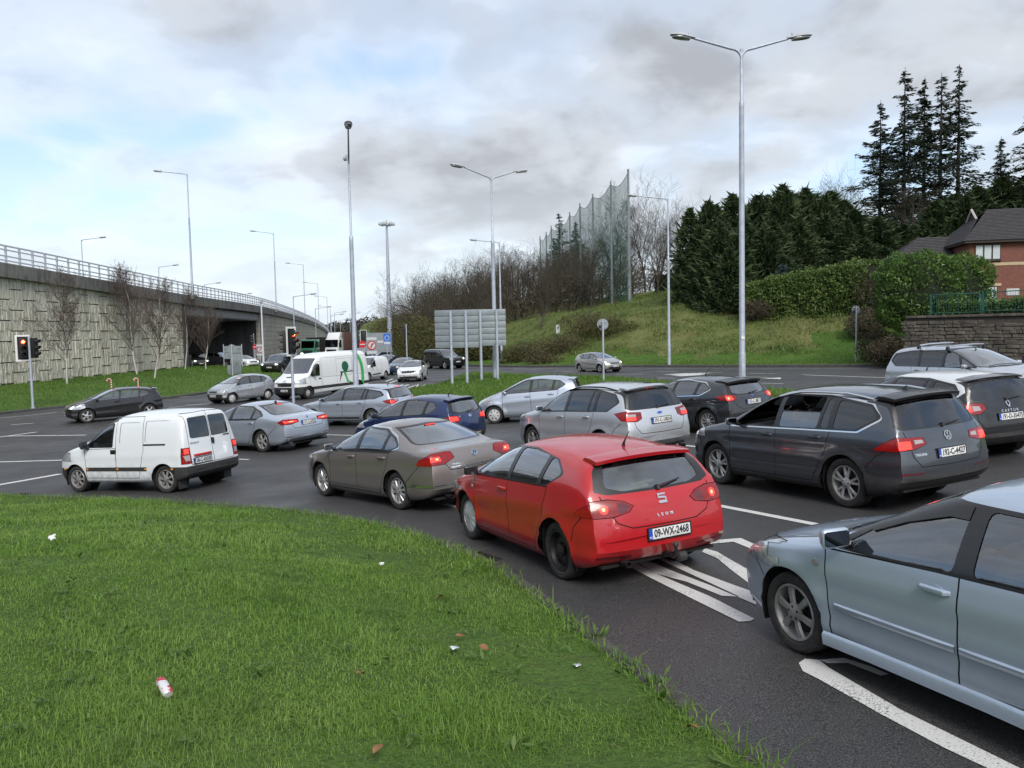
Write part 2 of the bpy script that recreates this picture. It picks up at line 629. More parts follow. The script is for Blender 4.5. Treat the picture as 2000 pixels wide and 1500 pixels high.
def road_sheet():
 xs = np.concatenate([np.arange(-95,-24,3.0),np.arange(-24,20,1.0),np.arange(20,66,2.0)])
 ys = np.concatenate([np.arange(-25,0,3.0),np.arange(0,40,1.0),np.arange(40,100,2.0),np.arange(100,420,8.0)])
 X,Y = np.meshgrid(xs,ys)
 b = MB(); b.grid(np.stack([X,Y,Gd(X,Y)],-1).tolist())
 o = b.build('road',M_ASPH,smooth=180,fix=False)
 o['kind'] = 'structure'
road_sheet()

# ------------------------------------------------------------------ foreground lawn where the photographer stands
K_FG = spline([(-60,4),(-40,13),(-25,17.2),gp(-150,968)[:2],gp(0,976)[:2],gp(180,982)[:2],gp(400,994)[:2],gp(600,1013)[:2],gp(760,1043)[:2],gp(880,1083)[:2],gp(985,1138)[:2],gp(1080,1212)[:2],gp(1180,1292)[:2],gp(1290,1378)[:2],gp(1440,1497)[:2],(2.05,3.0),(2.8,.8),(3.4,-3),(3.6,-12)],.5)
FG_BOUND = np.vstack([K_FG,[(-60,-12)]])
def fgz(x,y):
 x = np.asarray(x,float); y = np.asarray(y,float)
 d = dist_poly(x,y,K_FG)
 return Gd(x,y) + .085 + .86 * (1 - np.exp(-(d / 4.2) ** 1.5)) * np.clip(1 - (np.hypot(x + 2,y - 1) - 9) / 22,.12,1) + .03 * np.sin(x * 1.3 + y * .7) * np.clip(d,0,1) + .025 * np.sin(x * .6 - y * 1.9) * np.clip(d,0,1)
patch('lawn',FG_BOUND,.8,fgz,M_SOIL)
o = ribbon('kerb',K_FG,[(-.02,-.1),(-.02,.085),(.0,.10),(.11,.10),(.13,.08),(.13,-.1)],M_KERB,zf=Gd)
o['kind'] = 'structure'

# ------------------------------------------------------------------ verge below the flyover wall
WALLP = spline([(-46,-80,10.4),(-42.5,-40,10.4),(-40,0,10.0),(-38.6,30,9.4),(-37.9,45,9.1),(-37.0,60,8.72),(-36.2,77,8.15),(-35.8,91,7.70),(-37.4,115,7.62),(-41.2,143,7.58),(-52.5,208,7.32),(-63.5,270,6.55),(-74,330,4.7),(-88,400,2.2)],1.0)
K_LV = spline([(-45,30),gp(-200,830)[:2],gp(0,809)[:2],gp(100,798)[:2],gp(310,780)[:2],gp(400,768.5)[:2],gp(480,756)[:2],gp(532,744)[:2],gp(556,731)[:2],gp(551,722)[:2],gp(520,716)[:2],gp(470,712.5)[:2],gp(420,711.5)[:2],(-37,96)],1.0)
_lw = [tuple(p[:2]) for p in WALLP if p[1] < 91.5]
LV_BOUND = np.vstack([K_LV,[(-36.4,91.3)],[(p[0] - .3,p[1]) for p in _lw[::-1]]])
def lvz(x,y):
 x = np.asarray(x,float); y = np.asarray(y,float)
 d = dist_poly(x,y,K_LV)
 return Gd(x,y) + .12 + .34 * np.clip(d / 7,0,1) ** 1.2 + .03 * np.sin(x * 1.1) * np.sin(y * .9) * np.clip(d,0,1)
patch('verge',LV_BOUND,1.4,lvz,M_LAWN)
o = ribbon('kerb',K_LV,[(.02,-.2),(.02,.10),(.0,.125),(-.22,.125),(-.24,.10),(-.24,-.2)],M_KERBD,zf=Gd)
o['kind'] = 'structure'

# ------------------------------------------------------------------ grass island between the carriageways
_isl = [gp(u,v)[:2] for u,v in ((772,783),(800,763),(846,755),(880,745),(904,735),(930,731),(1020,735),(1120,737),(1220,741),(1300,750),(1400,757),(1500,763),(1560,772))] + [gp(u,v)[:2] for u,v in ((1570,782),(1480,792),(1380,800),(1200,812),(1050,812),(940,812),(860,806),(800,797))]
K_IS = spline(_isl + [_isl[0]],.7)
def isz(x,y):
 x = np.asarray(x,float); y = np.asarray(y,float)
 d = dist_poly(x,y,K_IS)
 return Gd(x,y) + .11 + .10 * np.clip(d / 3,0,1) + .02 * np.sin(x * 2.1 + y) * np.clip(d,0,1)
patch('island',K_IS[:-1],1.0,isz,M_LAWN)
o = ribbon('kerb',K_IS,[(.02,-.2),(.02,.10),(.0,.12),(-.14,.12),(-.16,.10),(-.16,-.2)],M_KERB,zf=Gd)
o['kind'] = 'structure'

# ------------------------------------------------------------------ hillside beyond the far carriageway
K_HL = spline([(75,22),(50,33),(36,40),gp(2000,712)[:2],gp(1860,714)[:2],gp(1720,716)[:2],gp(1500,717)[:2],gp(1300,717)[:2],gp(1100,717)[:2],gp(1000,717)[:2],gp(907,714.5)[:2],gp(850,706)[:2],gp(800,698)[:2],gp(760,692)[:2],(-31,182),(-46,245),(-64,320)],1.5)
HL_BOUND = np.vstack([K_HL,[(-60,420),(190,420),(190,22)]])
_po = np.array([(0,.12),(2.5,.2),(4.5,.45),(8,1.7),(14,4.6),(17,5.15),(21,5.5),(27,6.9),(33,8.1),(45,9.3),(80,13),(150,19),(260,23)])
_pr = np.array([(0,.12),(2.5,.2),(4.5,.4),(8,1.4),(13,3.6),(16,4.0),(21,4.2),(30,5.2),(45,8.0),(80,12.5),(150,19),(260,23)])
_pt = np.array([(0,.12),(2.0,.2),(4.5,.4),(6,.6),(6.4,2.4),(12,2.9),(40,3.2),(55,7),(90,13),(150,18),(260,22)])
_pw = np.array([(0,.12),(3,.4),(7,2.2),(14,5.4),(24,8.0),(40,9.6),(80,12),(150,15),(260,18)])
def hillz(x,y):
 x = np.asarray(x,float); y = np.asarray(y,float)
 d = dist_poly(x,y,K_HL)
 f = [np.interp(d,q[:,0],q[:,1]) for q in (_po,_pr,_pt,_pw)]
 # blend along the road: wood | open bank | hedge bank | walled garden
 az = (x / np.maximum(y,1)) * 1600 + 1000
 w1 = np.clip((az - 840) / 140,0,1); w2 = np.clip((az - 1330) / 120,0,1); w3 = np.clip((az - 1745) / 45,0,1)
 s = lambda t: t * t * (3 - 2 * t)
 z = f[3] * (1 - s(w1)) + s(w1) * (f[0] * (1 - s(w2)) + s(w2) * (f[1] * (1 - s(w3)) + s(w3) * f[2]))
 b = np.clip((d - 3) / 6,0,1)
 z = z + b * (.16 * np.sin(x * .55 + y * .21) * np.sin(y * .47) + .10 * np.sin(x * 1.35 - y * .8) + .06 * np.sin(x * 2.7 + y * 1.9))
 base = Gd(np.clip(x,-75,60),np.clip(y,-20,300))
 return base * np.exp(-d / 60) + z
def hill():
 o = patch('hillside',HL_BOUND,2.2,hillz,M_BANK,grade=np.concatenate([np.arange(22,130,2.0),np.arange(130,420,7.0)]))
 me = o.data
 me.materials.append(M_LAWN)
 c = np.array([p.center[:] for p in me.polygons])
 d = dist_poly(c[:,0],c[:,1],K_HL) + .9 * np.sin(c[:,0] * .5) + .5 * np.sin(c[:,0] * 1.7)
 az = c[:,0] / c[:,1] * 1600 + 1000
 lawn = (d < np.where(az > 1600,9 + (az - 1600) * .03,6.0)) | ((d > 60) & (az > 1230) & (az < 1420))
 me.polygons.foreach_set('material_index',lawn.astype(np.int32))
hill()
o = ribbon('kerb',K_HL,[(.03,-.2),(.03,.13),(.0,.16),(-.5,.17),(-.52,.1)],M_KERBD,zf=Gd)
o['kind'] = 'structure'
# ------------------------------------------------------------------ painted markings
MARK_N = [0]
def mark(quads,mat=M_LINE,lift=.006,name='road_marking'):
 """painted area on the road: list of photo polygons, each surveyed onto the road"""
 for poly in quads:
  W_ = [gp(u,v)[:2] for u,v in poly]
  P = []
  n = len(W_)
  for i in range(n):
   a,b = W_[i],W_[(i + 1) % n]
   k = max(1,int(np.hypot(*(b - a)) / .8))
   P += [a + (b - a) * t / k for t in range(k)]
  o = patch(name,np.array(P),.7,lambda x,y: Gd(x,y) + lift,mat,smooth=True)
  MARK_N[0] += 1
def line(a,b,w=.12,mat=M_LINE,a_w=None):
 """straight painted line between two photo points, width in metres"""
 A,B_ = gp(*a)[:2],gp(*b)[:2]
 d = B_ - A; L = np.hypot(*d); d /= L; n = np.array([-d[1],d[0]]) * w / 2
 k = max(1,int(L / .8))
 P = [A + n + d * L * t / k for t in range(k + 1)] + [A - n + d * L * t / k for t in range(k,-1,-1)]
 b = MB()
 vs = [(p[0],p[1],float(Gd(p[0],p[1])) + .006) for p in P]
 m = k + 1
 b.add(vs,[(i,i + 1,2 * m - 2 - i,2 * m - 1 - i) for i in range(k)])
 o = b.build('road_marking',mat,fix=True)
 o['kind'] = 'structure'
# lettering on the near lanes
Z1 = lambda x,y: (1180 + x / 4.3478,960 + y / 4.3478)
mark([[Z1(*p) for p in q] for q in (
 [(130,600),(200,575),(440,700),(900,895),(1275,1085),(1240,1105),(1145,1110),(800,940),(420,750)],
 [(250,585),(420,610),(560,670),(900,800),(1290,965),(1285,905),(1000,890),(700,770),(440,700)],
 [(420,560),(520,548),(760,670),(1080,790),(1290,865),(1290,965),(900,780),(640,660)],
 [(830,515),(855,485),(960,515),(1060,575),(1265,690),(1262,808),(1080,670),(960,570)],
 [(870,450),(900,420),(1160,398),(1100,430)],[(1100,430),(1160,398),(1320,470),(1310,515)])])
Z8 = lambda x,y: (1400 + x / 2.5,900 + y / 2.5)
mark([[Z8(*p) for p in q] for q in ([(400,990),(430,970),(500,975),(545,1012),(900,1220),(1450,1490),(1560,1545),(1440,1560),(1100,1400),(800,1240),(500,1070),(420,1030)],)])
mark([[Z8(*p) for p in q] for q in ([(500,975),(620,965),(760,1010),(840,1045),(800,1052),(640,990),(540,992)],)],M_LINEF)
line((1404,988),(1620,1030),.13)
line((1180,893),(1260,905),.12,M_LINEF); line((1326,869),(1372,874),.12)
line((868,985),(905,992),.12,M_LINEF); line((632,849),(700,851),.10)
# stop lines and lane lines on the left
line((-40,954),(118,926),.22); line((-60,904),(122,899),.16); line((10,852),(168,850),.14); line((-60,862),(72,844),.16)
line((22,830),(66,826.5),.12); line((-60,823),(110,806),.10,M_LINEF); line((466,897),(486,898),.10)
line((330,797),(400,789),.10,M_LINEF); line((300,781.5),(372,774),.10,M_LINEF); line((365,791),(460,786),.12,M_LINEF)
# far carriageway: edge line, dashes and direction text
for a,b in (((930,728.3),(990,728.3)),((1000,722),(1050,722)),((1085,723),(1128,723)),((1204,731),(1254,731)),((1285,725.5),(1324,725.5)),((1365,728),(1412,728)),((1020,731),(1046,731.5)),((1205,738),(1240,739)),((1284,738),(1320,739)),
   ((1460,729),(1516,730)),((1460,748),(1530,749.5)),((1175,746),(1240,747)),((1100,726),(1170,728)),((985,739),(1010,739.5)),((1410,735),(1500,737))):
 line(a,b,.14,M_LINEF)
line((1567,732),(1760,738.5),.16)
mark([[(1295,731.5),(1342,729),(1392,728.5),(1345,733)],[(1310,733.5),(1366,731),(1380,732),(1330,735)],[(1485,739),(1525,737.5),(1525,740.5)],[(1500,738),(1528,739),(1500,739.6)]],M_LINEF)
Z4 = lambda x,y: (700 + x / 7.692,700 + y / 7.692)
mark([[Z4(*p) for p in q] for q in ([(450,370),(570,328),(590,335),(490,372)],[(400,345),(500,305),(530,310),(430,348)],[(590,412),(660,392),(690,395),(620,420)],[(640,425),(740,392),(780,395),(690,425)],[(720,445),(850,400),(880,402),(770,445)],[(830,445),(890,392),(915,395),(880,440)],[(850,445),(1000,392),(1025,395),(890,447)],[(480,232),(520,236),(500,242)],[(410,215),(450,218),(430,224)],[(545,250),(575,250),(560,256)])],M_LINEF)
line((1000,717.9 + 1.6),(1700,720),.08,M_LINEF)
# gully grate beside the kerb
def grate(u,v,rz):
 p = gp(u,v)
 r = empty('drain_grate',(p[0],p[1],p[2] + .006),rz,'dark iron gully grate at the kerb of the foreground lawn','drain')
 b = MB(); b.box((0,0,-.02),(.50,.46,.02)); b.build('pit',pmat('pit_black',(.004,.004,.004)),r)
 b = MB()
 for c,d in (((0,.225,0),(.50,.03,.03)),((0,-.225,0),(.50,.03,.03)),((.235,0,0),(.03,.42,.03)),((-.235,0,0),(.03,.42,.03))): b.box(c,d)
 b.build('frame',M_GRATE,r,bevel=.004)
 for k in range(7):
  b = MB(); b.box((-.18 + k * .06,0,.001),(.028,.42,.022)); b.build('bar',M_GRATE,r)
 return r
M_GRATE = pmat('cast_iron',(.028,.026,.025),(.05,.04,.033),10,rough=.6,metal=.6)
grate(930,1094,2.2)
o = grate(30,969,.2); o['label'] = 'dark iron gully grate in the road by the stop line'
# ================================================================== flyover on the left
M_CONC = pmat('weathered_concrete',(.21,.205,.19),(.13,.127,.118),1.2,rough=.9,bump=.3,bscale=20,stretch=(1,1,.25),c3=(.06,.058,.054),s3=2.2,lo3=.48,hi3=.72)
def ribbed():
 m = pmat('ribbed_concrete',(.42,.40,.34),rough=.9)
 nt = m.node_tree; b = nt.nodes['Principled BSDF']
 v = N(nt,'ShaderNodeNewGeometry').outputs['Position']
 st = noise(nt,vmath(nt,'MULTIPLY',v,(3,7,.45)),1.0,3,.6)
 c = mixc(nt,ramp(nt,st,[(.40,0.0),(.56,1.0)],'LINEAR'),(.46,.44,.37),(.66,.63,.54))  # streaks in the colour stand in for shading between the flatly lit ribs
 c = mixc(nt,ramp(nt,noise(nt,v,.35,5),[(.48,0.0),(.75,.7)]),c,(.34,.325,.28))
 c = mixc(nt,ramp(nt,noise(nt,vmath(nt,'MULTIPLY',v,(1.5,1.5,.12)),1.2,4),[(.56,0.0),(.72,.6)]),c,(.12,.115,.10))
 nt.links.new(c,b.inputs['Base Color'])
 return m
M_PANEL = ribbed()
M_GIRD = pmat('girder_concrete',(.32,.32,.32),(.25,.25,.245),1.0,rough=.85,stretch='world')
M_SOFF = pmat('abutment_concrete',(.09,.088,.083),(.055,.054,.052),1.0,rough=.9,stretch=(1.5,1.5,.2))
M_GALV = pmat('galvanised',(.44,.475,.55),(.36,.39,.46),5,rough=.5,metal=.25)
M_RAIL = pmat('rail_grey',(.55,.57,.62),(.46,.48,.53),4,rough=.5,metal=.15)
FASC = 1.05
def wall_dotted():
 m = pmat('panelled_wall',(.21,.195,.165),rough=.9)
 nt = m.node_tree; b = nt.nodes['Principled BSDF']
 v = N(nt,'ShaderNodeNewGeometry').outputs['Position']
 sep = N(nt,'ShaderNodeSeparateXYZ'); nt.links.new(v,sep.inputs[0])
 cb = N(nt,'ShaderNodeCombineXYZ'); nt.links.new(sep.outputs[1],cb.inputs[0]); nt.links.new(sep.outputs[2],cb.inputs[1])
 br = N(nt,'ShaderNodeTexBrick')
 br.inputs['Scale'].default_value = 1.0; br.inputs['Brick Width'].default_value = 1.5; br.inputs['Row Height'].default_value = .75; br.inputs['Mortar Size'].default_value = .035
 br.inputs['Color1'].default_value = (.46,.435,.36,1); br.inputs['Color2'].default_value = (.40,.375,.315,1); br.inputs['Mortar'].default_value = (.17,.16,.14,1)
 nt.links.new(cb.outputs[0],br.inputs['Vector'])
 c = mixc(nt,ramp(nt,noise(nt,v,.3,4),[(.45,0.0),(.7,.55)]),br.outputs[0],(.22,.21,.18))
 nt.links.new(c,b.inputs['Base Color'])
 return m

fly = empty('flyover',(-36,75,-.5),0,'long concrete flyover with ribbed panel wall and parapet','flyover')
def wp(y,off=0.0):
 i = np.interp(y,WALLP[:,1],np.arange(len(WALLP)))
 k = int(min(i,len(WALLP) - 2)); t = i - k
 p = WALLP[k] * (1 - t) + WALLP[k + 1] * t
 d = WALLP[k + 1] - WALLP[k]; d = d[:2] / np.hypot(*d[:2])
 n = np.array([d[1],-d[0]])            # towards the road (right)
 return np.array([p[0] + n[0] * off,p[1] + n[1] * off,p[2]]),d,n
def keep(o):
 """child of the flyover, kept where it was built"""
 o.parent = fly
 o.matrix_parent_inverse = Matrix.Translation(-Vector((-36,75,-.5)))
 return o
def wsec(y0,y1,step=1.5):
 return np.array([wp(y)[0] for y in np.arange(y0,y1 + .01,step)])
# backing wall of the near part, then the part beyond the opening
def strip_wall(name,y0,y1,mat,off=0.0,top=-FASC + .05,thick=.6):
 b = MB(); A = []
 for y in np.arange(y0,y1 + .01,1.5):
  p,d,n = wp(y,off)
  q,_,_ = wp(y,off - thick)
  z = p[2] + top
  g = -1.4
  A.append([(p[0],p[1],g),(p[0],p[1],z),(q[0],q[1],z),(q[0],q[1],g)])
 b.grid(A); b.add(A[0],[(0,1,2,3)]); b.add(A[-1],[(3,2,1,0)])
 return keep(b.build(name,mat,smooth=30))
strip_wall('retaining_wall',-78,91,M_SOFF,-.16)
rw2 = strip_wall('retaining_wall',127,398,wall_dotted(),0.0)
# ribbed facing panels, staggered, each its own piece
PW,PH = 1.5,1.55
def panel_mesh(seed):
 r = random.Random(seed); b = MB(); x = -PW / 2 + .006
 while x < PW / 2 - .03:
  w = min(r.uniform(.07,.17),PW / 2 - .006 - x)
  z = -PH / 2 + .045
  top = PH / 2 - .035
  while z < top - .02:
   h = min(r.uniform(.25,.9),top - z)
   d = r.choice((.03,.045,.07,.10))
   b.add([(x,0,z),(x + w - .012,0,z),(x + w - .012,0,z + h),(x,0,z + h),(x + .008,-d,z + .004),(x + w - .02,-d,z + .004),(x + w - .02,-d,z + h - .004),(x + .008,-d,z + h - .004)],[(4,5,6,7),(0,1,5,4),(1,2,6,5),(2,3,7,6),(3,0,4,7)])
   z += h
  x += w
 return b.mesh('panel',fix=False)
_pm = [panel_mesh(s) for s in range(6)]
def panels():
 L = wsec(46,91,.5)
 s = np.concatenate([[0],np.cumsum(np.hypot(np.diff(L[:,0]),np.diff(L[:,1])))])
 n = int(s[-1] / PW)
 for c in range(n):
  y = np.interp((c + .5) * PW,s,L[:,1])
  p,d,nn = wp(y,-.15)
  top = p[2] - FASC + .25
  base = -.9 + (PH / 2 if c % 2 else 0)
  z = base + PH / 2
  while z - PH / 2 < top - .2:
   o = link_mesh('panel',_pm[rnd.randrange(6)],M_PANEL)
   o.matrix_world = Matrix(((d[0],-nn[0],0,p[0]),(d[1],-nn[1],0,p[1]),(0,0,1,z),(0,0,0,1)))
   keep(o)
   if z + PH / 2 > top:
    o.scale = (1,1,max(.2,(top - (z - PH / 2)) / PH)); o.location.z = (top + z - PH / 2) / 2
   z += PH
panels()
# parapet beam
P3 = wsec(-78,398,1.5)
o = keep(ribbon('parapet',P3,[(.12,-FASC),(-.32,-FASC),(-.34,-.05),(-.30,0),(.10,0),(.12,-.05),(.12,-FASC)],M_CONC,smooth=30))
# deck and far edge
D3 = wsec(-78,398,4)
keep(ribbon('deck',D3,[(.1,-.62),(22,-.62),(22,-1.2),(.1,-1.2)],M_CONC))
far = D3.copy()
keep(ribbon('far_parapet',D3,[(21.7,-.7),(21.7,0),(22.1,0),(22.1,-1.9)],M_CONC))
# bridge span: girder, soffit, abutments
S3 = wsec(90.6,127.4,1.5)
keep(ribbon('girder',S3,[(.25,-FASC - .02),(.2,-FASC - 1.05),(.28,-FASC - 1.2),(21.5,-FASC - 1.2),(21.5,-FASC)],M_GIRD,smooth=25))
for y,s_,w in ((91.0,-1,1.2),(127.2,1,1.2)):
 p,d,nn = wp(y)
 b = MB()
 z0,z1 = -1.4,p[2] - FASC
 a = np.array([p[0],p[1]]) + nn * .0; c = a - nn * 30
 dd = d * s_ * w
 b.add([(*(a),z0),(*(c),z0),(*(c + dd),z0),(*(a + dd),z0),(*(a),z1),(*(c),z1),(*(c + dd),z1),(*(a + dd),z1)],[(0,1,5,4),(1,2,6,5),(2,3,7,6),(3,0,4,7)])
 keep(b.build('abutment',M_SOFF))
# fill of the ramp behind the walls, so that nothing shows through
for y0,y1 in ((-78,90),(128,396)):
 keep(ribbon('ramp_fill',wsec(y0,y1,6),[(21.6,-.8),(21.6,-12)],M_SOFF))
# corbels under the lamp columns
for y in (91.6,143,208,270):
 p,d,nn = wp(y,.5)
 b = MB(); b.box((0,0,0),(1.3,.55,.5)); o = b.build('corbel',M_CONC,bevel=.03)
 o.matrix_world = Matrix(((d[0],-nn[0],0,p[0]),(d[1],-nn[1],0,p[1]),(0,0,1,p[2] - .22),(0,0,0,1)))
 keep(o)
# railing on the parapet
rail = empty('railing',tuple(wp(75)[0]),0,'pale metal post and rail fence along the flyover parapet','railing')
rinv = Matrix.Translation(-Vector(wp(75)[0]))
def rkeep(o):
 o.parent = rail; o.matrix_parent_inverse = rinv; return o
pb = MB(); pb.box((0,0,.66),(.15,.10,1.32)); pb.box((0,0,.01),(.2,.2,.03)); _post = pb.mesh('post')
ys = list(np.arange(45,160,1.55))
for y in ys:
 p,d,nn = wp(y,.12)
 o = link_mesh('post',_post,M_RAIL)
 o.matrix_world = Matrix(((d[0],-nn[0],0,p[0]),(d[1],-nn[1],0,p[1]),(0,0,1,p[2]),(0,0,0,1)))
 rkeep(o)
fb = MB()
for y in list(np.arange(-78,44,1.55)) + list(np.arange(160,390,1.55)):
 p,d,nn = wp(y,.12); fb.box((p[0],p[1],p[2] + .66),(.09,.10,1.32))
o = rkeep(fb.build('far_posts',M_RAIL)); o['kind'] = 'stuff'
R3_ = wsec(-78,390,1.5)
for h,t in ((1.27,.06),(.98,.045),(.52,.045),(.20,.045)):
 rkeep(ribbon('rail',R3_,[(-.15,h - t),(-.15,h + t),(-.09,h + t),(-.09,h - t),(-.15,h - t)],M_RAIL))
# ================================================================== vegetation
def leaf_mat(name,cols,rough=.6,trans=.25,island=True,spec=.3):
 m = pmat(name,cols[0],rough=rough,spec=spec)
 nt = m.node_tree; b = nt.nodes['Principled BSDF']
 g = N(nt,'ShaderNodeNewGeometry')
 st = [(i / max(1,len(cols) - 1),c) for i,c in enumerate(cols)]
 c = ramp(nt,g.outputs['Random Per Island'],st)
 big = noise(nt,g.outputs['Position'],.5,3)
 c = mixc(nt,ramp(nt,big,[(.35,0.0),(.65,.45)]),c,cols[0])
 nt.links.new(c,b.inputs['Base Color'])
 if trans:
  t = N(nt,'ShaderNodeBsdfTranslucent'); nt.links.new(c,t.inputs[0])
  mx = N(nt,'ShaderNodeMixShader'); mx.inputs[0].default_value = trans
  nt.links.new(b.outputs[0],mx.inputs[1]); nt.links.new(t.outputs[0],mx.inputs[2])
  nt.links.new(mx.outputs[0],nt.nodes['Material Output'].inputs[0])
 return m
M_LAUREL = leaf_mat('laurel_leaf',[(.05,.10,.022),(.09,.17,.034),(.15,.24,.055),(.055,.11,.026)],.35)
M_HEDGE = leaf_mat('hedge_leaf',[(.065,.115,.028),(.11,.17,.04),(.17,.23,.065)],.5)
M_CYP = leaf_mat('cypress_spray',[(.022,.038,.018),(.04,.066,.026),(.08,.115,.04),(.028,.046,.022)],.7,.1)
M_SPRUCE = leaf_mat('spruce_needles',[(.012,.022,.014),(.020,.034,.019),(.032,.046,.024)],.7,.08)
M_BLUESP = leaf_mat('blue_spruce_needles',[(.03,.05,.055),(.05,.075,.08),(.035,.055,.05)],.7,.1)
M_BARK = pmat('dark_bark',(.032,.026,.021),(.06,.05,.042),5,rough=.95)
M_TWIG = pmat('twigs',(.045,.037,.027),(.07,.058,.042),3,rough=.95)
M_TWIG2 = pmat('pale_twigs',(.09,.08,.058),(.06,.05,.037),3,rough=.95)
M_BIRCH = pmat('birch_bark',(.50,.48,.45),(.30,.28,.26),6,rough=.8,c3=(.05,.045,.04),s3=4,lo3=.62,hi3=.7,stretch=(1,1,2.5))
M_BTWIG = pmat('birch_twigs',(.08,.06,.052),(.12,.09,.078),3,rough=.9)
M_BRAMB = leaf_mat('bramble_leaf',[(.07,.055,.03),(.11,.09,.04),(.06,.075,.03),(.13,.095,.05)],.8,.2)
M_SCRUB = leaf_mat('scrub_twigs',[(.05,.042,.028),(.072,.06,.04),(.095,.08,.052)],.95,.05)
M_OLIVE = leaf_mat('shrub_leaf',[(.06,.06,.022),(.11,.10,.035),(.08,.085,.028),(.045,.05,.02)],.8,.2)

def rot_frames(n,up=0.0):
 """random orthonormal frames; up biases the long axis upwards"""
 a = rng.normal(size=(n,3)); a[:,2] = a[:,2] * (1 - abs(up)) + up * 1.6
 a /= np.linalg.norm(a,axis=1)[:,None]
 b = rng.normal(size=(n,3)); b -= (b * a).sum(1)[:,None] * a
 b /= np.linalg.norm(b,axis=1)[:,None]
 return a,b
def leaf_quads(P,L,Wd,A=None,B=None,up=0.0,jit=.35):
 """diamond-shaped leaves at points P: length L, width Wd, axes A (long), B (wide)"""
 n = len(P)
 if A is None: A,B = rot_frames(n,up)
 l = (L * (1 + jit * rng.normal(size=n)))[:,None]; w = (Wd * (1 + jit * rng.normal(size=n)))[:,None]
 V = np.stack([P - A * l * .5,P + B * w * .5,P + A * l * .5,P - B * w * .5],1).reshape(-1,3)
 F = np.arange(4 * n).reshape(n,4)
 return V,F
def join(*vf):
 Vs,Fs,o = [],[],0
 for V,F in vf:
  Vs.append(V); Fs.append(F + o); o += len(V)
 return np.vstack(Vs),np.vstack(Fs)
def prisms(P0,P1,R0,R1,n=3):
 P0,P1,R0,R1 = map(np.asarray,(P0,P1,R0,R1))
 d = P1 - P0; d = d / (np.linalg.norm(d,axis=1)[:,None] + 1e-9)
 ref = np.where(np.abs(d[:,2:3]) < .9,[[0,0,1.]],[[1.,0,0]])
 u = np.cross(d,ref); u /= np.linalg.norm(u,axis=1)[:,None] + 1e-9
 w = np.cross(d,u)
 rings = []
 for P,R_ in ((P0,R0),(P1,R1)):
  for k in range(n):
   a = 2 * math.pi * k / n
   rings.append(P + (u * math.cos(a) + w * math.sin(a)) * R_[:,None])
 V = np.stack(rings,1).reshape(-1,3)
 m = len(P0); base = (np.arange(m) * 2 * n)[:,None]
 F = np.concatenate([base + np.array([[k,(k + 1) % n,n + (k + 1) % n,n + k]]) for k in range(n)])
 return V,F

def branch_segs(seed,H,lean=.0,levels=4,first=.28,spread=.75,kids=(16,6,5,4),lr=(.42,.42,.45,.5),upb=.35,r0=.018,wob=.12,droop=0.0,rmin=.007):
 """segments (p0,p1,r0,r1,level) of a leafless tree"""
 r = np.random.default_rng(seed)
 segs = []
 def grow(p,d,L,rad,lev,nseg):
  pts = [p]; q = p.copy(); dd = d.copy()
  for i in range(nseg):
   dd = dd + r.normal(size=3) * wob + np.array([0,0,upb * .12 - droop * .1 * lev])
   dd /= np.linalg.norm(dd)
   q2 = q + dd * L / nseg
   ra,rb = rad * (1 - .8 * i / nseg),rad * (1 - .8 * (i + 1) / nseg)
   segs.append((q,q2,max(ra,rmin),max(rb,rmin * .8),lev))
   q = q2; pts.append(q)
  if lev + 1 >= levels: return
  k = kids[lev]
  for j in range(k):
   t = (first if lev == 0 else .2) + (1 - (first if lev == 0 else .2)) * (j + r.uniform(0,1)) / k
   i = min(int(t * nseg),nseg - 1); f = t * nseg - i
   b = pts[i] * (1 - f) + pts[i + 1] * f
   ax = pts[i + 1] - pts[i]; ax = ax / np.linalg.norm(ax)
   s = r.normal(size=3); s -= s.dot(ax) * ax; s /= np.linalg.norm(s)
   sp = spread * r.uniform(.7,1.3)
   nd = ax * math.cos(sp) + s * math.sin(sp) + np.array([0,0,upb * .5])
   nd /= np.linalg.norm(nd)
   ll = L * lr[lev] * r.uniform(.65,1.2) * (1.25 - .75 * t if lev == 0 else 1)
   grow(b,nd,ll,rad * (1 - .8 * t) * .55,lev + 1,max(2,nseg - 2))
 grow(np.zeros(3),np.array([lean,0,1.0]),H,H * r0,0,7)
 return segs
def bare_mesh(name,seed,H,mats=1,trunk_levels=1,**kw):
 """returns (trunk mesh, crown mesh)"""
 S = branch_segs(seed,H,**kw)
 out = []
 for sel in ((lambda l: l < trunk_levels),(lambda l: l >= trunk_levels)):
  q = [s for s in S if sel(s[4])]
  V,F = prisms([s[0] for s in q],[s[1] for s in q],np.array([s[2] for s in q]),np.array([s[3] for s in q]),6 if sel(0) else 3)
  out.append(np_mesh(name,V,F,smooth=True))
 return out
def tree_obj(name,tm,cm,loc,s,rz,label,mt,mc,group=None,cat='tree',sz=None):
 o = empty(name,loc,rz,label,cat,group)
 a = link_mesh('trunk',tm,mt,o); b = link_mesh('crown',cm,mc,o)
 o.scale = (s,s,s if sz is None else sz)
 return o

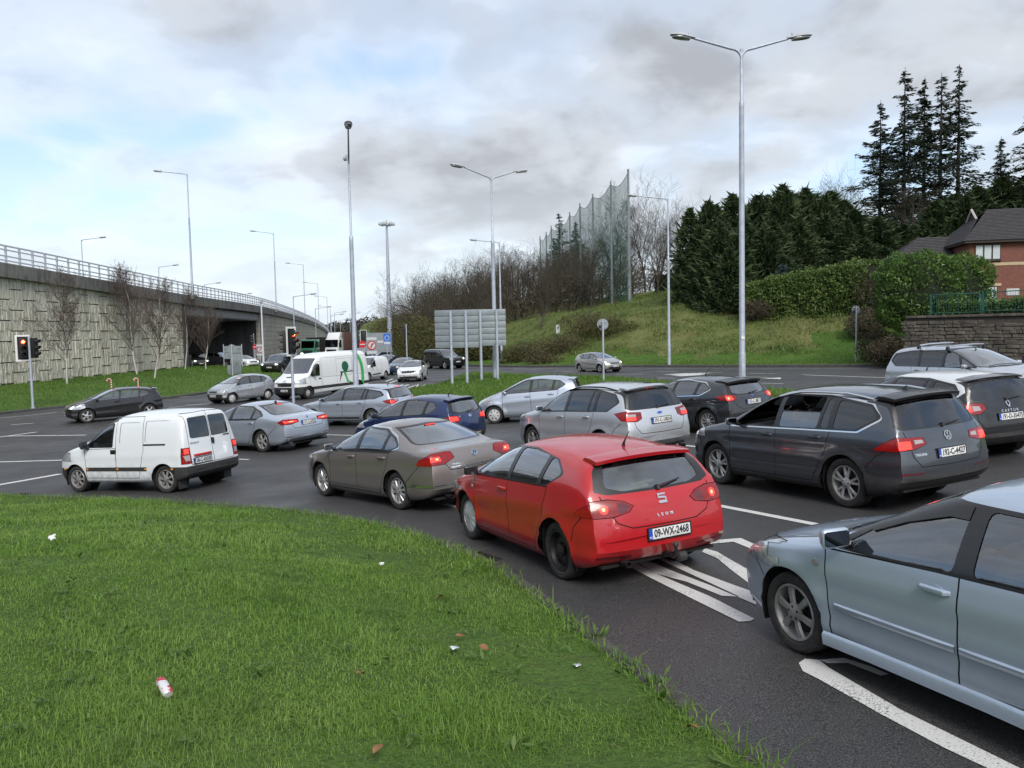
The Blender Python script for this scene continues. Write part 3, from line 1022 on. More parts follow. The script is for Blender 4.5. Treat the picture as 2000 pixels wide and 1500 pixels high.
# ---- slender bare birches on the verge
_birch = [bare_mesh('birch',20 + i,7.4,levels=5,trunk_levels=1,first=.22,spread=.62,kids=(26,8,6,4,2),lr=(.46,.42,.45,.5),upb=.4,r0=.0115,wob=.10,rmin=.0058) for i in range(3)]
_bl = ['bare birch nearest the two-headed traffic light by the ribbed wall','tallest bare birch of the pair in front of the ribbed wall','bare birch with the whitest trunk of the pair before the ribbed wall','slender bare birch at the corner of the flyover wall','small bare birch in front of the underpass opening']
for i,(u,v,h) in enumerate(((131,752,6.7),(268,733,8.4),(302,740,6.6),(362,722,6.6),(402,723,5.6))):
 p = gp(u,v,.38)
 p[2] = float(lvz(p[0],p[1])) - .05
 tree_obj('birch_tree',*_birch[i % 3],tuple(p),h / 7.4,i * 1.7,_bl[i],M_BIRCH,M_BTWIG,'bare birches on the flyover verge')

# ---- leafless trees of the hillside wood
_bare = [bare_mesh('bare',40 + i,8.0,levels=4,first=.18,spread=.8,kids=(14,8,6,4),lr=(.62,.46,.45,.5),upb=.3,r0=.02,wob=.16) for i in range(4)]
_oak = bare_mesh('oak',77,9.0,levels=5,first=.2,spread=.85,kids=(9,7,5,4,3),lr=(.75,.55,.5,.5),upb=.25,r0=.026,wob=.2)
_ash = bare_mesh('ash',91,9.0,levels=5,first=.14,spread=.75,kids=(15,8,6,5,3),lr=(.85,.5,.45,.5),upb=.55,r0=.018,wob=.13)
def on_hill(u,dep):
 p = at(u,dep); p[2] = float(hillz(p[0],p[1])); return p
def clear_of_bank(u,p):
 """the wood stops at the crest: the bank below it is open grass"""
 o = float(dist_poly(np.array([p[0]]),np.array([p[1]]),K_HL)[0])
 return o > np.interp(u,[880,950,1010,1100,1240],[5,9,14,20,27])
WOODL = 'leafless brown tree in the dense wood climbing the hillside'
WG = 'leafless trees of the hillside wood'
_k = 0
for dep,us,h in ((94,np.arange(895,975,24),6),(103,np.arange(870,1000,20),7),(112,np.arange(830,1225,19),8),(124,np.arange(815,1215,17),9.5),(140,np.arange(795,1150,16),10.5),(160,np.arange(785,1090,15),11),(190,np.arange(772,1010,14),11),(225,np.arange(765,960,13),11)):
 for u in us:
  p = on_hill(u + rnd.uniform(-8,8),dep * rnd.uniform(.96,1.04))
  if not clear_of_bank(u,p): continue
  hh = h * rnd.uniform(.6,.95)
  tree_obj('bare_tree',*_bare[_k % 4],tuple(p - [0,0,.2]),hh / 8 * 1.05,rnd.uniform(0,6),WOODL,M_BARK,M_TWIG if _k % 5 else M_TWIG2,WG,sz=hh / 8)
  _k += 1
p = on_hill(845,118); tree_obj('oak_tree',*_oak,tuple(p),1.15,.4,'spreading leafless oak at the left end of the wood',M_BARK,M_TWIG)
p = on_hill(818,128); tree_obj('oak_tree',*_oak,tuple(p),.9,2.6,'smaller leafless oak leaning over the road beside the lamp mast',M_BARK,M_TWIG)
p = on_hill(1262,118); tree_obj('ash_tree',*_ash,tuple(p),1.08,.4,'broad leafless tree rising behind the tallest net post',M_BARK,M_TWIG)
p = on_hill(1290,128); tree_obj('ash_tree',*_ash,tuple(p),.92,3.4,'leafless tree between the net and the dark cypresses',M_BARK,M_TWIG)
p = on_hill(1208,132); tree_obj('ash_tree',*_ash,tuple(p),.95,1.4,'leafless tree seen through the green net',M_BARK,M_TWIG)
for i,(u,d,s) in enumerate(((1150,146,1.15),(1178,140,1.2),(1120,155,1.1),(1236,140,1.2),(1215,150,1.2),(1095,150,1.0),(1270,150,1.1))):
 p = on_hill(u,d); tree_obj('bare_tree',*_bare[i % 4],tuple(p),s,i * 1.3,'leafless tree standing close behind the green net',M_BARK,M_TWIG,'leafless trees behind the net')
p = on_hill(1284,102); tree_obj('ash_tree',*_ash,tuple(p),.66,5.4,'young leafless tree with upswept branches at the top of the bank',M_TWIG2,M_TWIG2)
p = on_hill(1203,98); tree_obj('bare_tree',*_bare[1],tuple(p),.62,1.0,'little bare tree on the crest before the net',M_TWIG2,M_TWIG2)
p = on_hill(1057,96); tree_obj('bare_tree',*_bare[2],tuple(p),.66,2.0,'little reddish bare tree at the edge of the wood',M_TWIG2,M_TWIG)
p = on_hill(1318,104); tree_obj('bare_tree',*_bare[0],tuple(p),.75,2.0,'thin pale bare tree beside the dark clipped box',M_TWIG2,M_TWIG2)
for i,(u,d,s) in enumerate(((1345,140,1.3),(1580,118,1.15),(1625,112,1.2),(1545,122,1.0),(1655,105,1.15),(1700,100,1.0),(1760,98,1.0))):
 p = on_hill(u,d); tree_obj('bare_tree',*_bare[i % 4],tuple(p),s * 1.15,i,'leafless tree standing among the dark evergreens',M_BARK,M_TWIG2,'leafless trees among the evergreens')

# ---- undergrowth of the wood: twiggy mass nobody could count
def twig_cloud(name,cen,rad,n,L,W_,mat,up=.3,shell=.3,label=None,cat=None):
 P = rng.normal(size=(n,3)); P /= np.linalg.norm(P,axis=1)[:,None]
 P *= (shell + (1 - shell) * rng.random(n) ** .5)[:,None]
 P = P * rad + cen
 return leaf_quads(P,L,W_,up=up)
def bush_at(u,dep,r,h):
 p = on_hill(u,dep)
 return np.array([p[0],p[1],p[2] + h * .45]),np.array([r,r,h * .6])
vf = []
for dep in (90,97,106,118,132,150,175,205):
 u0,u1 = {90: (900,950),97: (880,975),106: (860,1050),118: (800,1250),132: (780,1330),150: (772,1360),175: (762,1010),205: (755,950)}[dep]
 for u in np.arange(u0,u1,2600 / dep):
  c,r_ = bush_at(u,dep * rnd.uniform(.97,1.03),rnd.uniform(1.8,2.9),rnd.uniform(3.2,5.4) * (1 + (dep - 90) / 260))
  if clear_of_bank(u,c): vf.append(twig_cloud('',c,r_,420,.75,.07,None,.45,.1))
V,F = join(*vf)
o = link_mesh('undergrowth',np_mesh('undergrowth',V,F),M_SCRUB); tag(o,'dense brown leafless undergrowth of the hillside wood','undergrowth',kind='stuff')
vf = []
for u,dep,r,h in ((790,118,3,5),(815,108,3,5.5),(842,100,3,5),(870,96,2.8,4.6),(895,93,2.6,4),(922,90,2.4,3.6),(945,88,2.2,3),(772,135,3,5.5),(760,155,3.4,6),(748,185,4,6.5),(805,125,3.2,6.5),(735,225,4,7)):
 c,r_ = bush_at(u,dep,r,h); vf.append(twig_cloud('',c,r_,2200,.34,.13,None,.2,.35))
V,F = join(*vf)
o = link_mesh('roadside_scrub',np_mesh('scrub',V,F),M_OLIVE); tag(o,'olive brown scrub along the foot of the wood','scrub',kind='stuff')
# brambles on the open bank
for i,(u,dep,r,h,n,mt,lb) in enumerate(((1150,82,2.2,2.0,3000,M_BRAMB,'brown bramble thicket on the bank below the marker post'),(1100,80,1.9,1.5,2400,M_BRAMB,'low bramble on the bank beside the sign boards'),(1195,80,2.0,1.5,2400,M_OLIVE,'greenish bramble behind the round sign'),(1040,80,2.0,1.7,2600,M_BRAMB,'dark bramble behind the sign boards'),(1060,76,1.3,.9,1500,M_BRAMB,'small bramble at the foot of the bank'),(1003,80,1.5,1.3,2000,M_OLIVE,'shrub on the bank touching the slim lamp post'))):
 c,r_ = bush_at(u,dep,r,h)
 ob = empty('bramble_bush',(c[0],c[1],float(hillz(c[0],c[1]))),0,lb,'bush')
 V,F = twig_cloud('',c - np.array(ob.location),r_ * [1.5,1.1,1.1],int(n * .8),.30,.07,None,.3,.05)
 link_mesh('leaves',np_mesh('leaves',V,F),mt,ob)
 S = branch_segs(300 + i,h * 1.1,levels=3,first=.05,spread=.9,kids=(14,7,3),lr=(.9,.5,.5),upb=.2,r0=.012,wob=.2)
 V,F = prisms([s[0] for s in S],[s[1] for s in S],np.array([s[2] for s in S]),np.array([s[3] for s in S]))
 link_mesh('stems',np_mesh('stems',V,F),M_TWIG,ob)
for i,(u,dep,r,h) in enumerate(((1690,62,1.6,2.2),(1722,55,1.7,2.0),(1740,51,1.5,1.7),(1480,72,1.7,1.6),(1705,66,1.8,3.4))):
 c,r_ = bush_at(u,dep,r,h)
 ob = empty('dark_shrub',(c[0],c[1],float(hillz(c[0],c[1]))),0,'dark tangled bare shrub between the hedge and the round laurel' if i != 3 else 'dark tangled shrub under the cypresses at the end of the hedge','bush','dark shrubs by the laurel' if i != 3 else None)
 V,F = twig_cloud('',c - np.array(ob.location),r_,3200,.34,.05,None,.2,.1)
 link_mesh('twigs',np_mesh('twigs',V,F),M_SCRUB,ob)

# ---- evergreens
def cypress_mesh(seed,H,R_):
 """several fused spires with drooping feathery sprays"""
 r = np.random.default_rng(seed + 50)
 parts = []
 spires = [(0,0,1.0,.72)] + [(R_ * .55 * math.cos(a),R_ * .55 * math.sin(a),r.uniform(.5,.93),r.uniform(.42,.62)) for a in r.random(6) * 6.3]
 for sx,sy,hh,rr in spires:
  n = int(4300 * hh * rr / .5)
  t = r.random(n) ** .85
  prof = R_ * rr * np.interp(t,[0,.1,.4,.7,.9,1],[.85,1,.92,.62,.28,.02])
  ang = r.random(n) * 6.2832
  k1,k2 = r.uniform(0,6,2)
  clump = np.sin(ang * 3 + t * 11 * hh + k1) * np.sin(t * 17 * hh + ang * 2 + k2)
  rad = prof * (1 + .30 * clump) * (1 - .45 * r.random(n) ** 2.5)
  P = np.stack([sx + rad * np.cos(ang),sy + rad * np.sin(ang),t * H * hh - .12 * rad],1)
  out = np.stack([np.cos(ang),np.sin(ang),r.uniform(-.25,1.1,n)],1) + r.normal(size=(n,3)) * .4
  out /= np.linalg.norm(out,axis=1)[:,None]
  b = np.cross(out,r.normal(size=(n,3))); b /= np.linalg.norm(b,axis=1)[:,None]
  parts.append(leaf_quads(P,.55,.17,out,b))
  m = int(220 * hh)
  t2 = r.random(m) ** .7; a2 = r.random(m) * 6.2832
  pr = R_ * rr * np.interp(t2,[0,.1,.4,.7,.9,1],[.9,1.08,1.02,.74,.36,.05]) * r.uniform(.95,1.3,m)
  P2 = np.stack([sx + pr * np.cos(a2),sy + pr * np.sin(a2),t2 * H * hh],1)
  o2 = np.stack([np.cos(a2),np.sin(a2),r.uniform(-.1,1.6,m)],1); o2 /= np.linalg.norm(o2,axis=1)[:,None]
  b2 = np.cross(o2,r.normal(size=(m,3))); b2 /= np.linalg.norm(b2,axis=1)[:,None]
  parts.append(leaf_quads(P2,1.15,.2,o2,b2))
 return np_mesh('cypress',*join(*parts))
_cyp = [cypress_mesh(s,12,3.9) for s in range(5)]
tb = MB(); tb.tube([(0,0,-.4),(.05,0,3),(0,.05,8),(0,0,11)],[.3,.26,.14,.04],7); _ctr = tb.mesh('ctrunk',60)
for i,(u,dep,s,sz) in enumerate(((1385,86,.80,.92),(1432,88,.92,1.02),(1480,90,.92,1.0),(1528,90,.92,1.05),(1572,93,.92,.98),(1620,96,1.0,.92),(1405,80,.72,.72),(1455,82,.75,.78),(1510,82,.75,.72),(1560,84,.72,.74),(1610,86,.8,.74),(1665,92,.95,.72),(1710,88,.9,.62),(1760,90,1.0,.62),(1820,92,1.0,.78),(1860,94,1.1,.98),(1905,94,1.1,1.0),(1950,94,1.1,1.04),(1995,94,1.1,1.02),(2040,94,1.1,1.0),(1640,84,.8,.58),(1685,80,.7,.5),(1370,90,.6,.62),(1415,92,.9,.86),(1500,95,.9,.98),(1552,96,.95,.94),(1590,97,.9,.9),(1645,98,1.0,.82))):
 p = on_hill(u,dep)
 tree_obj('cypress_tree',_ctr,_cyp[i % 5],tuple(p),s * 1.25,i * 2.1,'dark green feathery cypress in the evergreen screen beside the hedge' if u < 1640 else 'dark green bushy cypress in the evergreen screen behind the brick house',M_BARK,M_CYP,'cypresses left of the house' if u < 1640 else 'cypresses behind the house',sz=sz)
def spruce_mesh(seed,H,R_,first=.2,sparse=1.0,p=.85,whorl=.55):
 r = np.random.default_rng(seed)
 Ps,As,Bs = [],[],[]
 S0,S1,Q0,Q1 = [],[],[],[]
 z = first * H
 while z < H * .985:
  f = (z - first * H) / (H * (1 - first))
  L0 = R_ * (1 - f) ** p * np.interp(f,[0,.08,1],[.75,1,1])
  nb = int(r.integers(1,4))
  for k in range(nb):
   a = r.random() * 2 * math.pi; L = L0 * r.choice([.45,.7,.9,1.0,1.25]) * r.uniform(.85,1.1) + .12
   d = np.array([math.cos(a),math.sin(a),0])
   zz = z + r.uniform(-.15,.15)
   droop = r.uniform(.0,.42)
   n = max(4,int(L * 20 * sparse))
   t = np.sort(r.random(n) * .93 + .07)
   c = np.array([0,0,zz]) + d * (t * L)[:,None]; c[:,2] += -droop * L * t ** 1.3 + .16 * L * t ** 3
   side = np.array([-d[1],d[0],0])
   c = c + side * (r.normal(size=n) * .16 * L * (1 - t * .7))[:,None]; c[:,2] -= np.abs(r.normal(size=n)) * (.10 + .05 * L)
   Ps.append(c)
   ax = d + side * (r.normal(size=n) * .8)[:,None] + np.array([0,0,-1.]) * r.uniform(-.15,.55,n)[:,None]
   ax /= np.linalg.norm(ax,axis=1)[:,None]
   As.append(ax)
   S0.append((0,0,zz)); S1.append(tuple(np.array([0,0,zz - droop * L * .9 + .1 * L]) + d * L * .95)); Q0.append(.035); Q1.append(.008)
  z += whorl * .36 * r.uniform(.5,1.5)
 P = np.vstack(Ps); A = np.vstack(As)
 B_ = np.cross(A,rng.normal(size=A.shape)); B_ /= np.linalg.norm(B_,axis=1)[:,None]
 V,F = leaf_quads(P,.50,.13,A,B_)
 tb = prisms([(0,0,-.5),(0,0,H * .5)],[(0,0,H * .5),(0,0,H)],np.array([H * .014,H * .008]),np.array([H * .008,.02]),6)
 br = prisms(S0,S1,np.array(Q0),np.array(Q1))
 return np_mesh('strunk',*join(tb,br),smooth=True),np_mesh('sneedles',V,F)
_sp = [spruce_mesh(5,20,6.6,.06,1.1,.95),spruce_mesh(6,22,4.6,.12,1.0,.8),spruce_mesh(7,22,4.4,.16,1.2,.75),spruce_mesh(8,22,1.9,.12,.6,.4,.6),spruce_mesh(9,22,5.2,.08,.8,.85)]
for k,u,dep,s,lb in ((0,1716,104,1.08,'broad dark spruce, leftmost of the tall conifers above the house'),(1,1762,102,1.17,'tall bare-trunked spruce second in the row above the house'),(2,1800,103,1.17,'tall dense spruce in the middle of the row above the house'),(3,1832,102,1.18,'very thin pole-like spruce in the row above the house'),(4,1866,102,1.22,'tall open spruce with the highest tip above the house'),(0,1948,100,.86,'smaller spruce between the tall row and the wood edge'),(1,2018,92,1.12,'spruce at the end of the conifer row past the house')):
 p = on_hill(u,dep); tree_obj('spruce_tree',*_sp[k],tuple(p),s,u * .1,lb,M_BARK,M_SPRUCE)
for u,dep,s,i in ((1096,165,.82,0),(1128,160,.78,1),(1085,175,.66,2),(1072,185,.55,3)):
 p = on_hill(u,dep); tree_obj('spruce_tree',*_sp[0 if i % 2 else 1],tuple(p),s,i,'dark spruce standing behind the far end of the green net',M_BARK,M_SPRUCE,'spruces behind the net')
p = on_hill(1528,76); tree_obj('blue_spruce',*spruce_mesh(31,4.6,1.7,.02,1.6,.8,.3),tuple(p),1.0,0,'small grey-blue spruce poking over the hedge',M_BARK,M_BLUESP)

# ---- hedges and the clipped laurel
def hedge_obj(name,path,w,h,n,mat,label,L=.2,W_=.085,rag=.12,cat='hedge'):
 """path: list of (x,y,zbase,height)"""
 Pq = spline(path,.25)
 c = Pq[len(Pq) // 2,:3].copy()
 ob = empty(name,tuple(c),0,label,cat)
 i = rng.integers(0,len(Pq) - 1,n)
 T_ = np.gradient(Pq[:,:2],axis=0); T_ /= np.linalg.norm(T_,axis=1)[:,None]
 Nn = np.stack([-T_[:,1],T_[:,0]],1)
 side = rng.random(n)
 v = rng.random(n) * 2 - 1; t = rng.random(n)
 # superellipse cross-section: front, top, back
 th = rng.uniform(-.25,math.pi + .25,n)
 cx = np.sign(np.cos(th)) * np.abs(np.cos(th)) ** .45; cz = np.clip(np.sign(np.sin(th)) * np.abs(np.sin(th)) ** .45,-.3,1)
 low = rng.random(n) < .45
 cz = np.where(low,rng.random(n),cz); cx = np.where(low,np.sign(cx),cx)
 dep = 1 - .22 * rng.random(n) ** 2
 hh = Pq[i,3] * h
 lump = 1 + rag * np.sin(Pq[i,0] * 1.9 + cz * 4) * np.sin(Pq[i,1] * 1.3 + cx * 2) + rag * .5 * np.sin(Pq[i,0] * 5.1 + cz * 9)
 x = Pq[i,0] + Nn[i,0] * cx * w / 2 * dep * lump + rng.normal(size=n) * .08
 y = Pq[i,1] + Nn[i,1] * cx * w / 2 * dep * lump + rng.normal(size=n) * .08
 z = Pq[i,2] + np.maximum(cz,0) * hh * np.where(cz > .8,lump ** .5,1) * (1 - .06 * rng.random(n)) + (cz > .9) * np.abs(rng.normal(size=n)) * rag * 1.3
 P = np.stack([x,y,z],1) - c
 V,F = leaf_quads(P,L,W_,up=.25)
 link_mesh('leaves',np_mesh('leaves',V,F),mat,ob)
 core = MB(); A = []
 for q,nn in zip(Pq[::4],Nn[::4]):
  A.append([(q[0] + nn[0] * s_ * w * .36 - c[0],q[1] + nn[1] * s_ * w * .36 - c[1],q[2] + zz * q[3] * h - c[2]) for s_,zz in ((-1,0),(-1,.8),(-.6,.9),(.6,.9),(1,.8),(1,0))])
 core.grid(A); core.add(A[0],[tuple(range(6))]); core.add(A[-1],[tuple(range(6))])
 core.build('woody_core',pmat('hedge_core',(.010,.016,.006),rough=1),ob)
 return ob
def hp(u,dep,hh,dz=-.1):
 p = on_hill(u,dep); return (p[0],p[1],p[2] + dz,hh)
hedge_obj('laurel_hedge',[hp(1462,74,2.9),hp(1520,72,3.5),hp(1590,70,3.9),hp(1660,68,4.2),hp(1712,66,4.2)],2.6,1.0,26000,M_HEDGE,'long green hedge with ragged top on the grassy bank',.24,.10,.10)
def laurel(u,dep,z0,z1,r,n,label):
 p = at(u,dep)
 c = np.array([p[0],p[1],(z0 + z1) / 2])
 ob = empty('laurel_bush',(c[0],c[1],z0),0,label,'bush')
 P = rng.normal(size=(n,3)); P /= np.linalg.norm(P,axis=1)[:,None]
 Nn = P.copy()
 P = np.sign(P) * np.abs(P) ** .72
 l = 1 + .07 * np.sin(P[:,0] * 7 + P[:,2] * 5) * np.sin(P[:,1] * 6) + .05 * np.sin(P[:,2] * 13 + P[:,0] * 11)
 P = P * (l * (1 - .16 * rng.random(n) ** 2))[:,None] * [r,r * .8,(z1 - z0) / 2]
 A = Nn * .6 + rng.normal(size=(n,3)) * .6 + [0,0,.5]; A /= np.linalg.norm(A,axis=1)[:,None]
 B_ = np.cross(A,rng.normal(size=(n,3))); B_ /= np.linalg.norm(B_,axis=1)[:,None]
 V,F = leaf_quads(P + [0,0,(z1 - z0) / 2],.19,.085,A,B_)
 link_mesh('leaves',np_mesh('leaves',V,F),M_LAUREL,ob)
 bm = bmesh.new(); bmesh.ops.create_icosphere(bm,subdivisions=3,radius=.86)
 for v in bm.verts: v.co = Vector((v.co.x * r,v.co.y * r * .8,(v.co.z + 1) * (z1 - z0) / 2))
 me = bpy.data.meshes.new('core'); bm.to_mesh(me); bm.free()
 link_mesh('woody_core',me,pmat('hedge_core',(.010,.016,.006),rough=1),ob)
 return ob
laurel(1790,51.5,2.5,7.35,2.5,15000,'big rounded clipped laurel bush at the end of the stone wall')
laurel(1872,54,2.9,7.4,2.0,9000,'second clipped laurel grown against the rounded one beside the house')
# dark clipped box on the crest
p = on_hill(1318,110)
hedge_obj('box_hedge',[(p[0] - 2.5,p[1],p[2],2.2),(p[0],p[1],p[2],2.2),(p[0] + 1.4,p[1] - .5,p[2],2.2)],1.4,1.0,3500,leaf_mat('box_leaf',[(.006,.008,.006),(.012,.016,.009)],.8,.05),'dark square-cut hedge block on the crest of the bank',.2,.08,.02)
# tree line at the horizon
vf = []
for u in np.arange(560,790,2.2):
 dep = rnd.uniform(520,640)
 p = at(u,dep); z = -1.5 + 3
 h = rnd.uniform(8,15) * (1.15 if u > 680 else .8)
 vf.append(twig_cloud('',np.array([p[0],p[1],z + h * .3]),np.array([5,5,h * .6]),130,3.2,.9,None,.3,.2))
V,F = join(*vf)
o = link_mesh('distant_woods',np_mesh('distant',V,F),leaf_mat('distant_foliage',[(.05,.05,.04),(.07,.068,.05),(.055,.06,.05)],.9,0)); tag(o,'low line of distant woods where the road vanishes','woods',kind='stuff')
# ================================================================== vehicles
def paint(name,c,metal=.55,rough=.32,dirt=.25):
 key = 'paint_' + name
 if key in MATS:
  return MATS[key]
 m = pmat(key,c,rough=rough,metal=metal,coat=1.0 if metal > .2 else .75,inner=(.16,.16,.155))
 nt = m.node_tree
 b = nt.nodes['Principled BSDF']
 tc = N(nt,'ShaderNodeTexCoord')
 fl = noise(nt,tc.outputs['Object'],900,2)
 col = mixc(nt,ramp(nt,fl,[(.35,0.0),(.65,1.0)]),[x * .93 for x in c],[min(1,x * 1.07) for x in c])
 sep = N(nt,'ShaderNodeSeparateXYZ')
 nt.links.new(tc.outputs['Object'],sep.inputs[0])
 # road film thrown up by the wheels, broken up by noise
 low = ramp(nt,sep.outputs[2],[(.18,1.0),(.75,0.0)])
 sp = ramp(nt,noise(nt,tc.outputs['Object'],6,8,.7),[(.38,0.0),(.68,1.0)])
 f = fmath(nt,'MULTIPLY',fmath(nt,'MULTIPLY',low,sp),dirt)
 col = mixc(nt,f,col,(.10,.085,.065))
 nt.links.new(col,b.inputs['Base Color'])
 mr = N(nt,'ShaderNodeMapRange')
 mr.inputs['To Min'].default_value = rough; mr.inputs['To Max'].default_value = .8
 nt.links.new(f,mr.inputs[0])
 nt.links.new(mr.outputs[0],b.inputs['Roughness'])
 cw = fmath(nt,'SUBTRACT',1.0 if metal > .2 else .75,fmath(nt,'MULTIPLY',f,1.3),clamp=True)
 nt.links.new(cw,b.inputs['Coat Weight'])
 # slight orange peel
 bp = N(nt,'ShaderNodeBump')
 bp.inputs['Strength'].default_value = .006
 bp.inputs['Distance'].default_value = .01
 nt.links.new(noise(nt,tc.outputs['Object'],9,3),bp.inputs['Height'])
 nt.links.new(bp.outputs[0],b.inputs['Coat Normal'])
 return m

M_TYRE = pmat('tyre_rubber',(.012,.012,.013),(.03,.028,.026),14,rough=.85,bump=.2,bscale=120)
M_TRIM = pmat('black_trim',(.012,.012,.013),rough=.35,coat=.3)
M_PLAS = pmat('dark_plastic',(.022,.022,.024),(.035,.034,.033),12,rough=.6,bump=.12,bscale=250)
M_SEAM = pmat('panel_gap',(.004,.004,.004),rough=.9)
M_CHROME = pmat('chrome',(.75,.76,.78),rough=.12,metal=1.0)
M_ALLOY = pmat('alloy',(.58,.59,.61),(.42,.415,.41),9,rough=.35,metal=.6)
M_ALLOYD = pmat('alloy_dull',(.36,.36,.365),(.24,.23,.22),9,rough=.45,metal=.5)
M_HUBCAP = pmat('hubcap_silver',(.62,.63,.65),(.5,.5,.5),8,rough=.4,metal=.3)
M_STEEL = pmat('black_steel',(.014,.014,.015),(.03,.027,.024),11,rough=.5,metal=.3)
M_DARK = pmat('wheel_well',(.006,.006,.006),rough=.95)
M_SEAT = pmat('seat_cloth',(.028,.028,.031),(.045,.045,.05),60,rough=.9)
M_SEATL = pmat('seat_beige',(.16,.15,.135),(.2,.19,.17),40,rough=.85)
M_CLOTH = pmat('interior_grey',(.09,.09,.095),(.12,.12,.12),30,rough=.85)
M_GLASS = glassmat('window_glass',(.68,.74,.73),.10,0,2.2)
M_PRIV = glassmat('privacy_glass',(.10,.11,.12),.035,0,1.5)
M_WSCR = glassmat('windscreen_glass',(.60,.67,.66),.12)
M_REARG = glassmat('rear_glass',(.48,.53,.53),.14,.02)
M_TAIL = pmat('tail_lens',(.20,.004,.006),(.11,.003,.005),30,rough=.25,coat=.4,emit=(1,.02,.015),es=.07)
M_TAILD = pmat('tail_lens_dark',(.10,.006,.008),rough=.1,coat=1.0)
M_BRAKE = pmat('brake_lamp',(.8,.03,.03),rough=.2,emit=(1,.03,.015),es=1.9)
M_BRAKE2 = pmat('brake_lamp_hot',(.9,.1,.05),rough=.2,emit=(1,.20,.10),es=3.2)
M_CLEAR = pmat('clear_lens',(.34,.30,.30),rough=.15,coat=1.0)
M_HEAD = pmat('headlamp',(.62,.65,.68),(.3,.32,.35),18,rough=.1,coat=1.0,metal=.4)
M_HLIT = pmat('headlamp_lit',(.9,.9,.85),rough=.2,emit=(1,.93,.78),es=3.5)
M_AMBER = pmat('amber_lens',(.7,.27,.03),rough=.2,coat=1.0)
M_PLATE = pmat('plate_white',(.72,.73,.72),(.6,.6,.58),20,rough=.4)
M_PBLUE = pmat('plate_blue',(.02,.07,.42),rough=.4)
M_PTXT = pmat('plate_black',(.02,.02,.025),rough=.5)
M_WHITE = pmat('white_mark',(.75,.75,.75),rough=.5)

def poly_ccw(P):
 a = 0
 for i in range(len(P)):
  x0,y0 = P[i]; x1,y1 = P[(i + 1) % len(P)]
  a += x0 * y1 - x1 * y0
 return P if a > 0 else P[::-1]

def rpoly(P,it=2,rad=.055):
 """polygon with rounded corners"""
 out = []
 n = len(P)
 rad = {1: .03,2: .055}.get(it,rad)
 for i in range(n):
  a,p,b = (np.array(P[k % n],float) for k in (i - 1,i,i + 1))
  la,lb = np.hypot(*(a - p)),np.hypot(*(b - p))
  ca = np.dot(a - p,b - p) / (la * lb)
  r = rad * (.6 + .9 * max(0,ca + .3))
  pa = p + (a - p) * min(.45,r / la); pb = p + (b - p) * min(.45,r / lb)
  for t in (0,.33,.67,1):
   out.append(tuple((1 - t) ** 2 * pa + 2 * t * (1 - t) * p + t * t * pb))
 return out

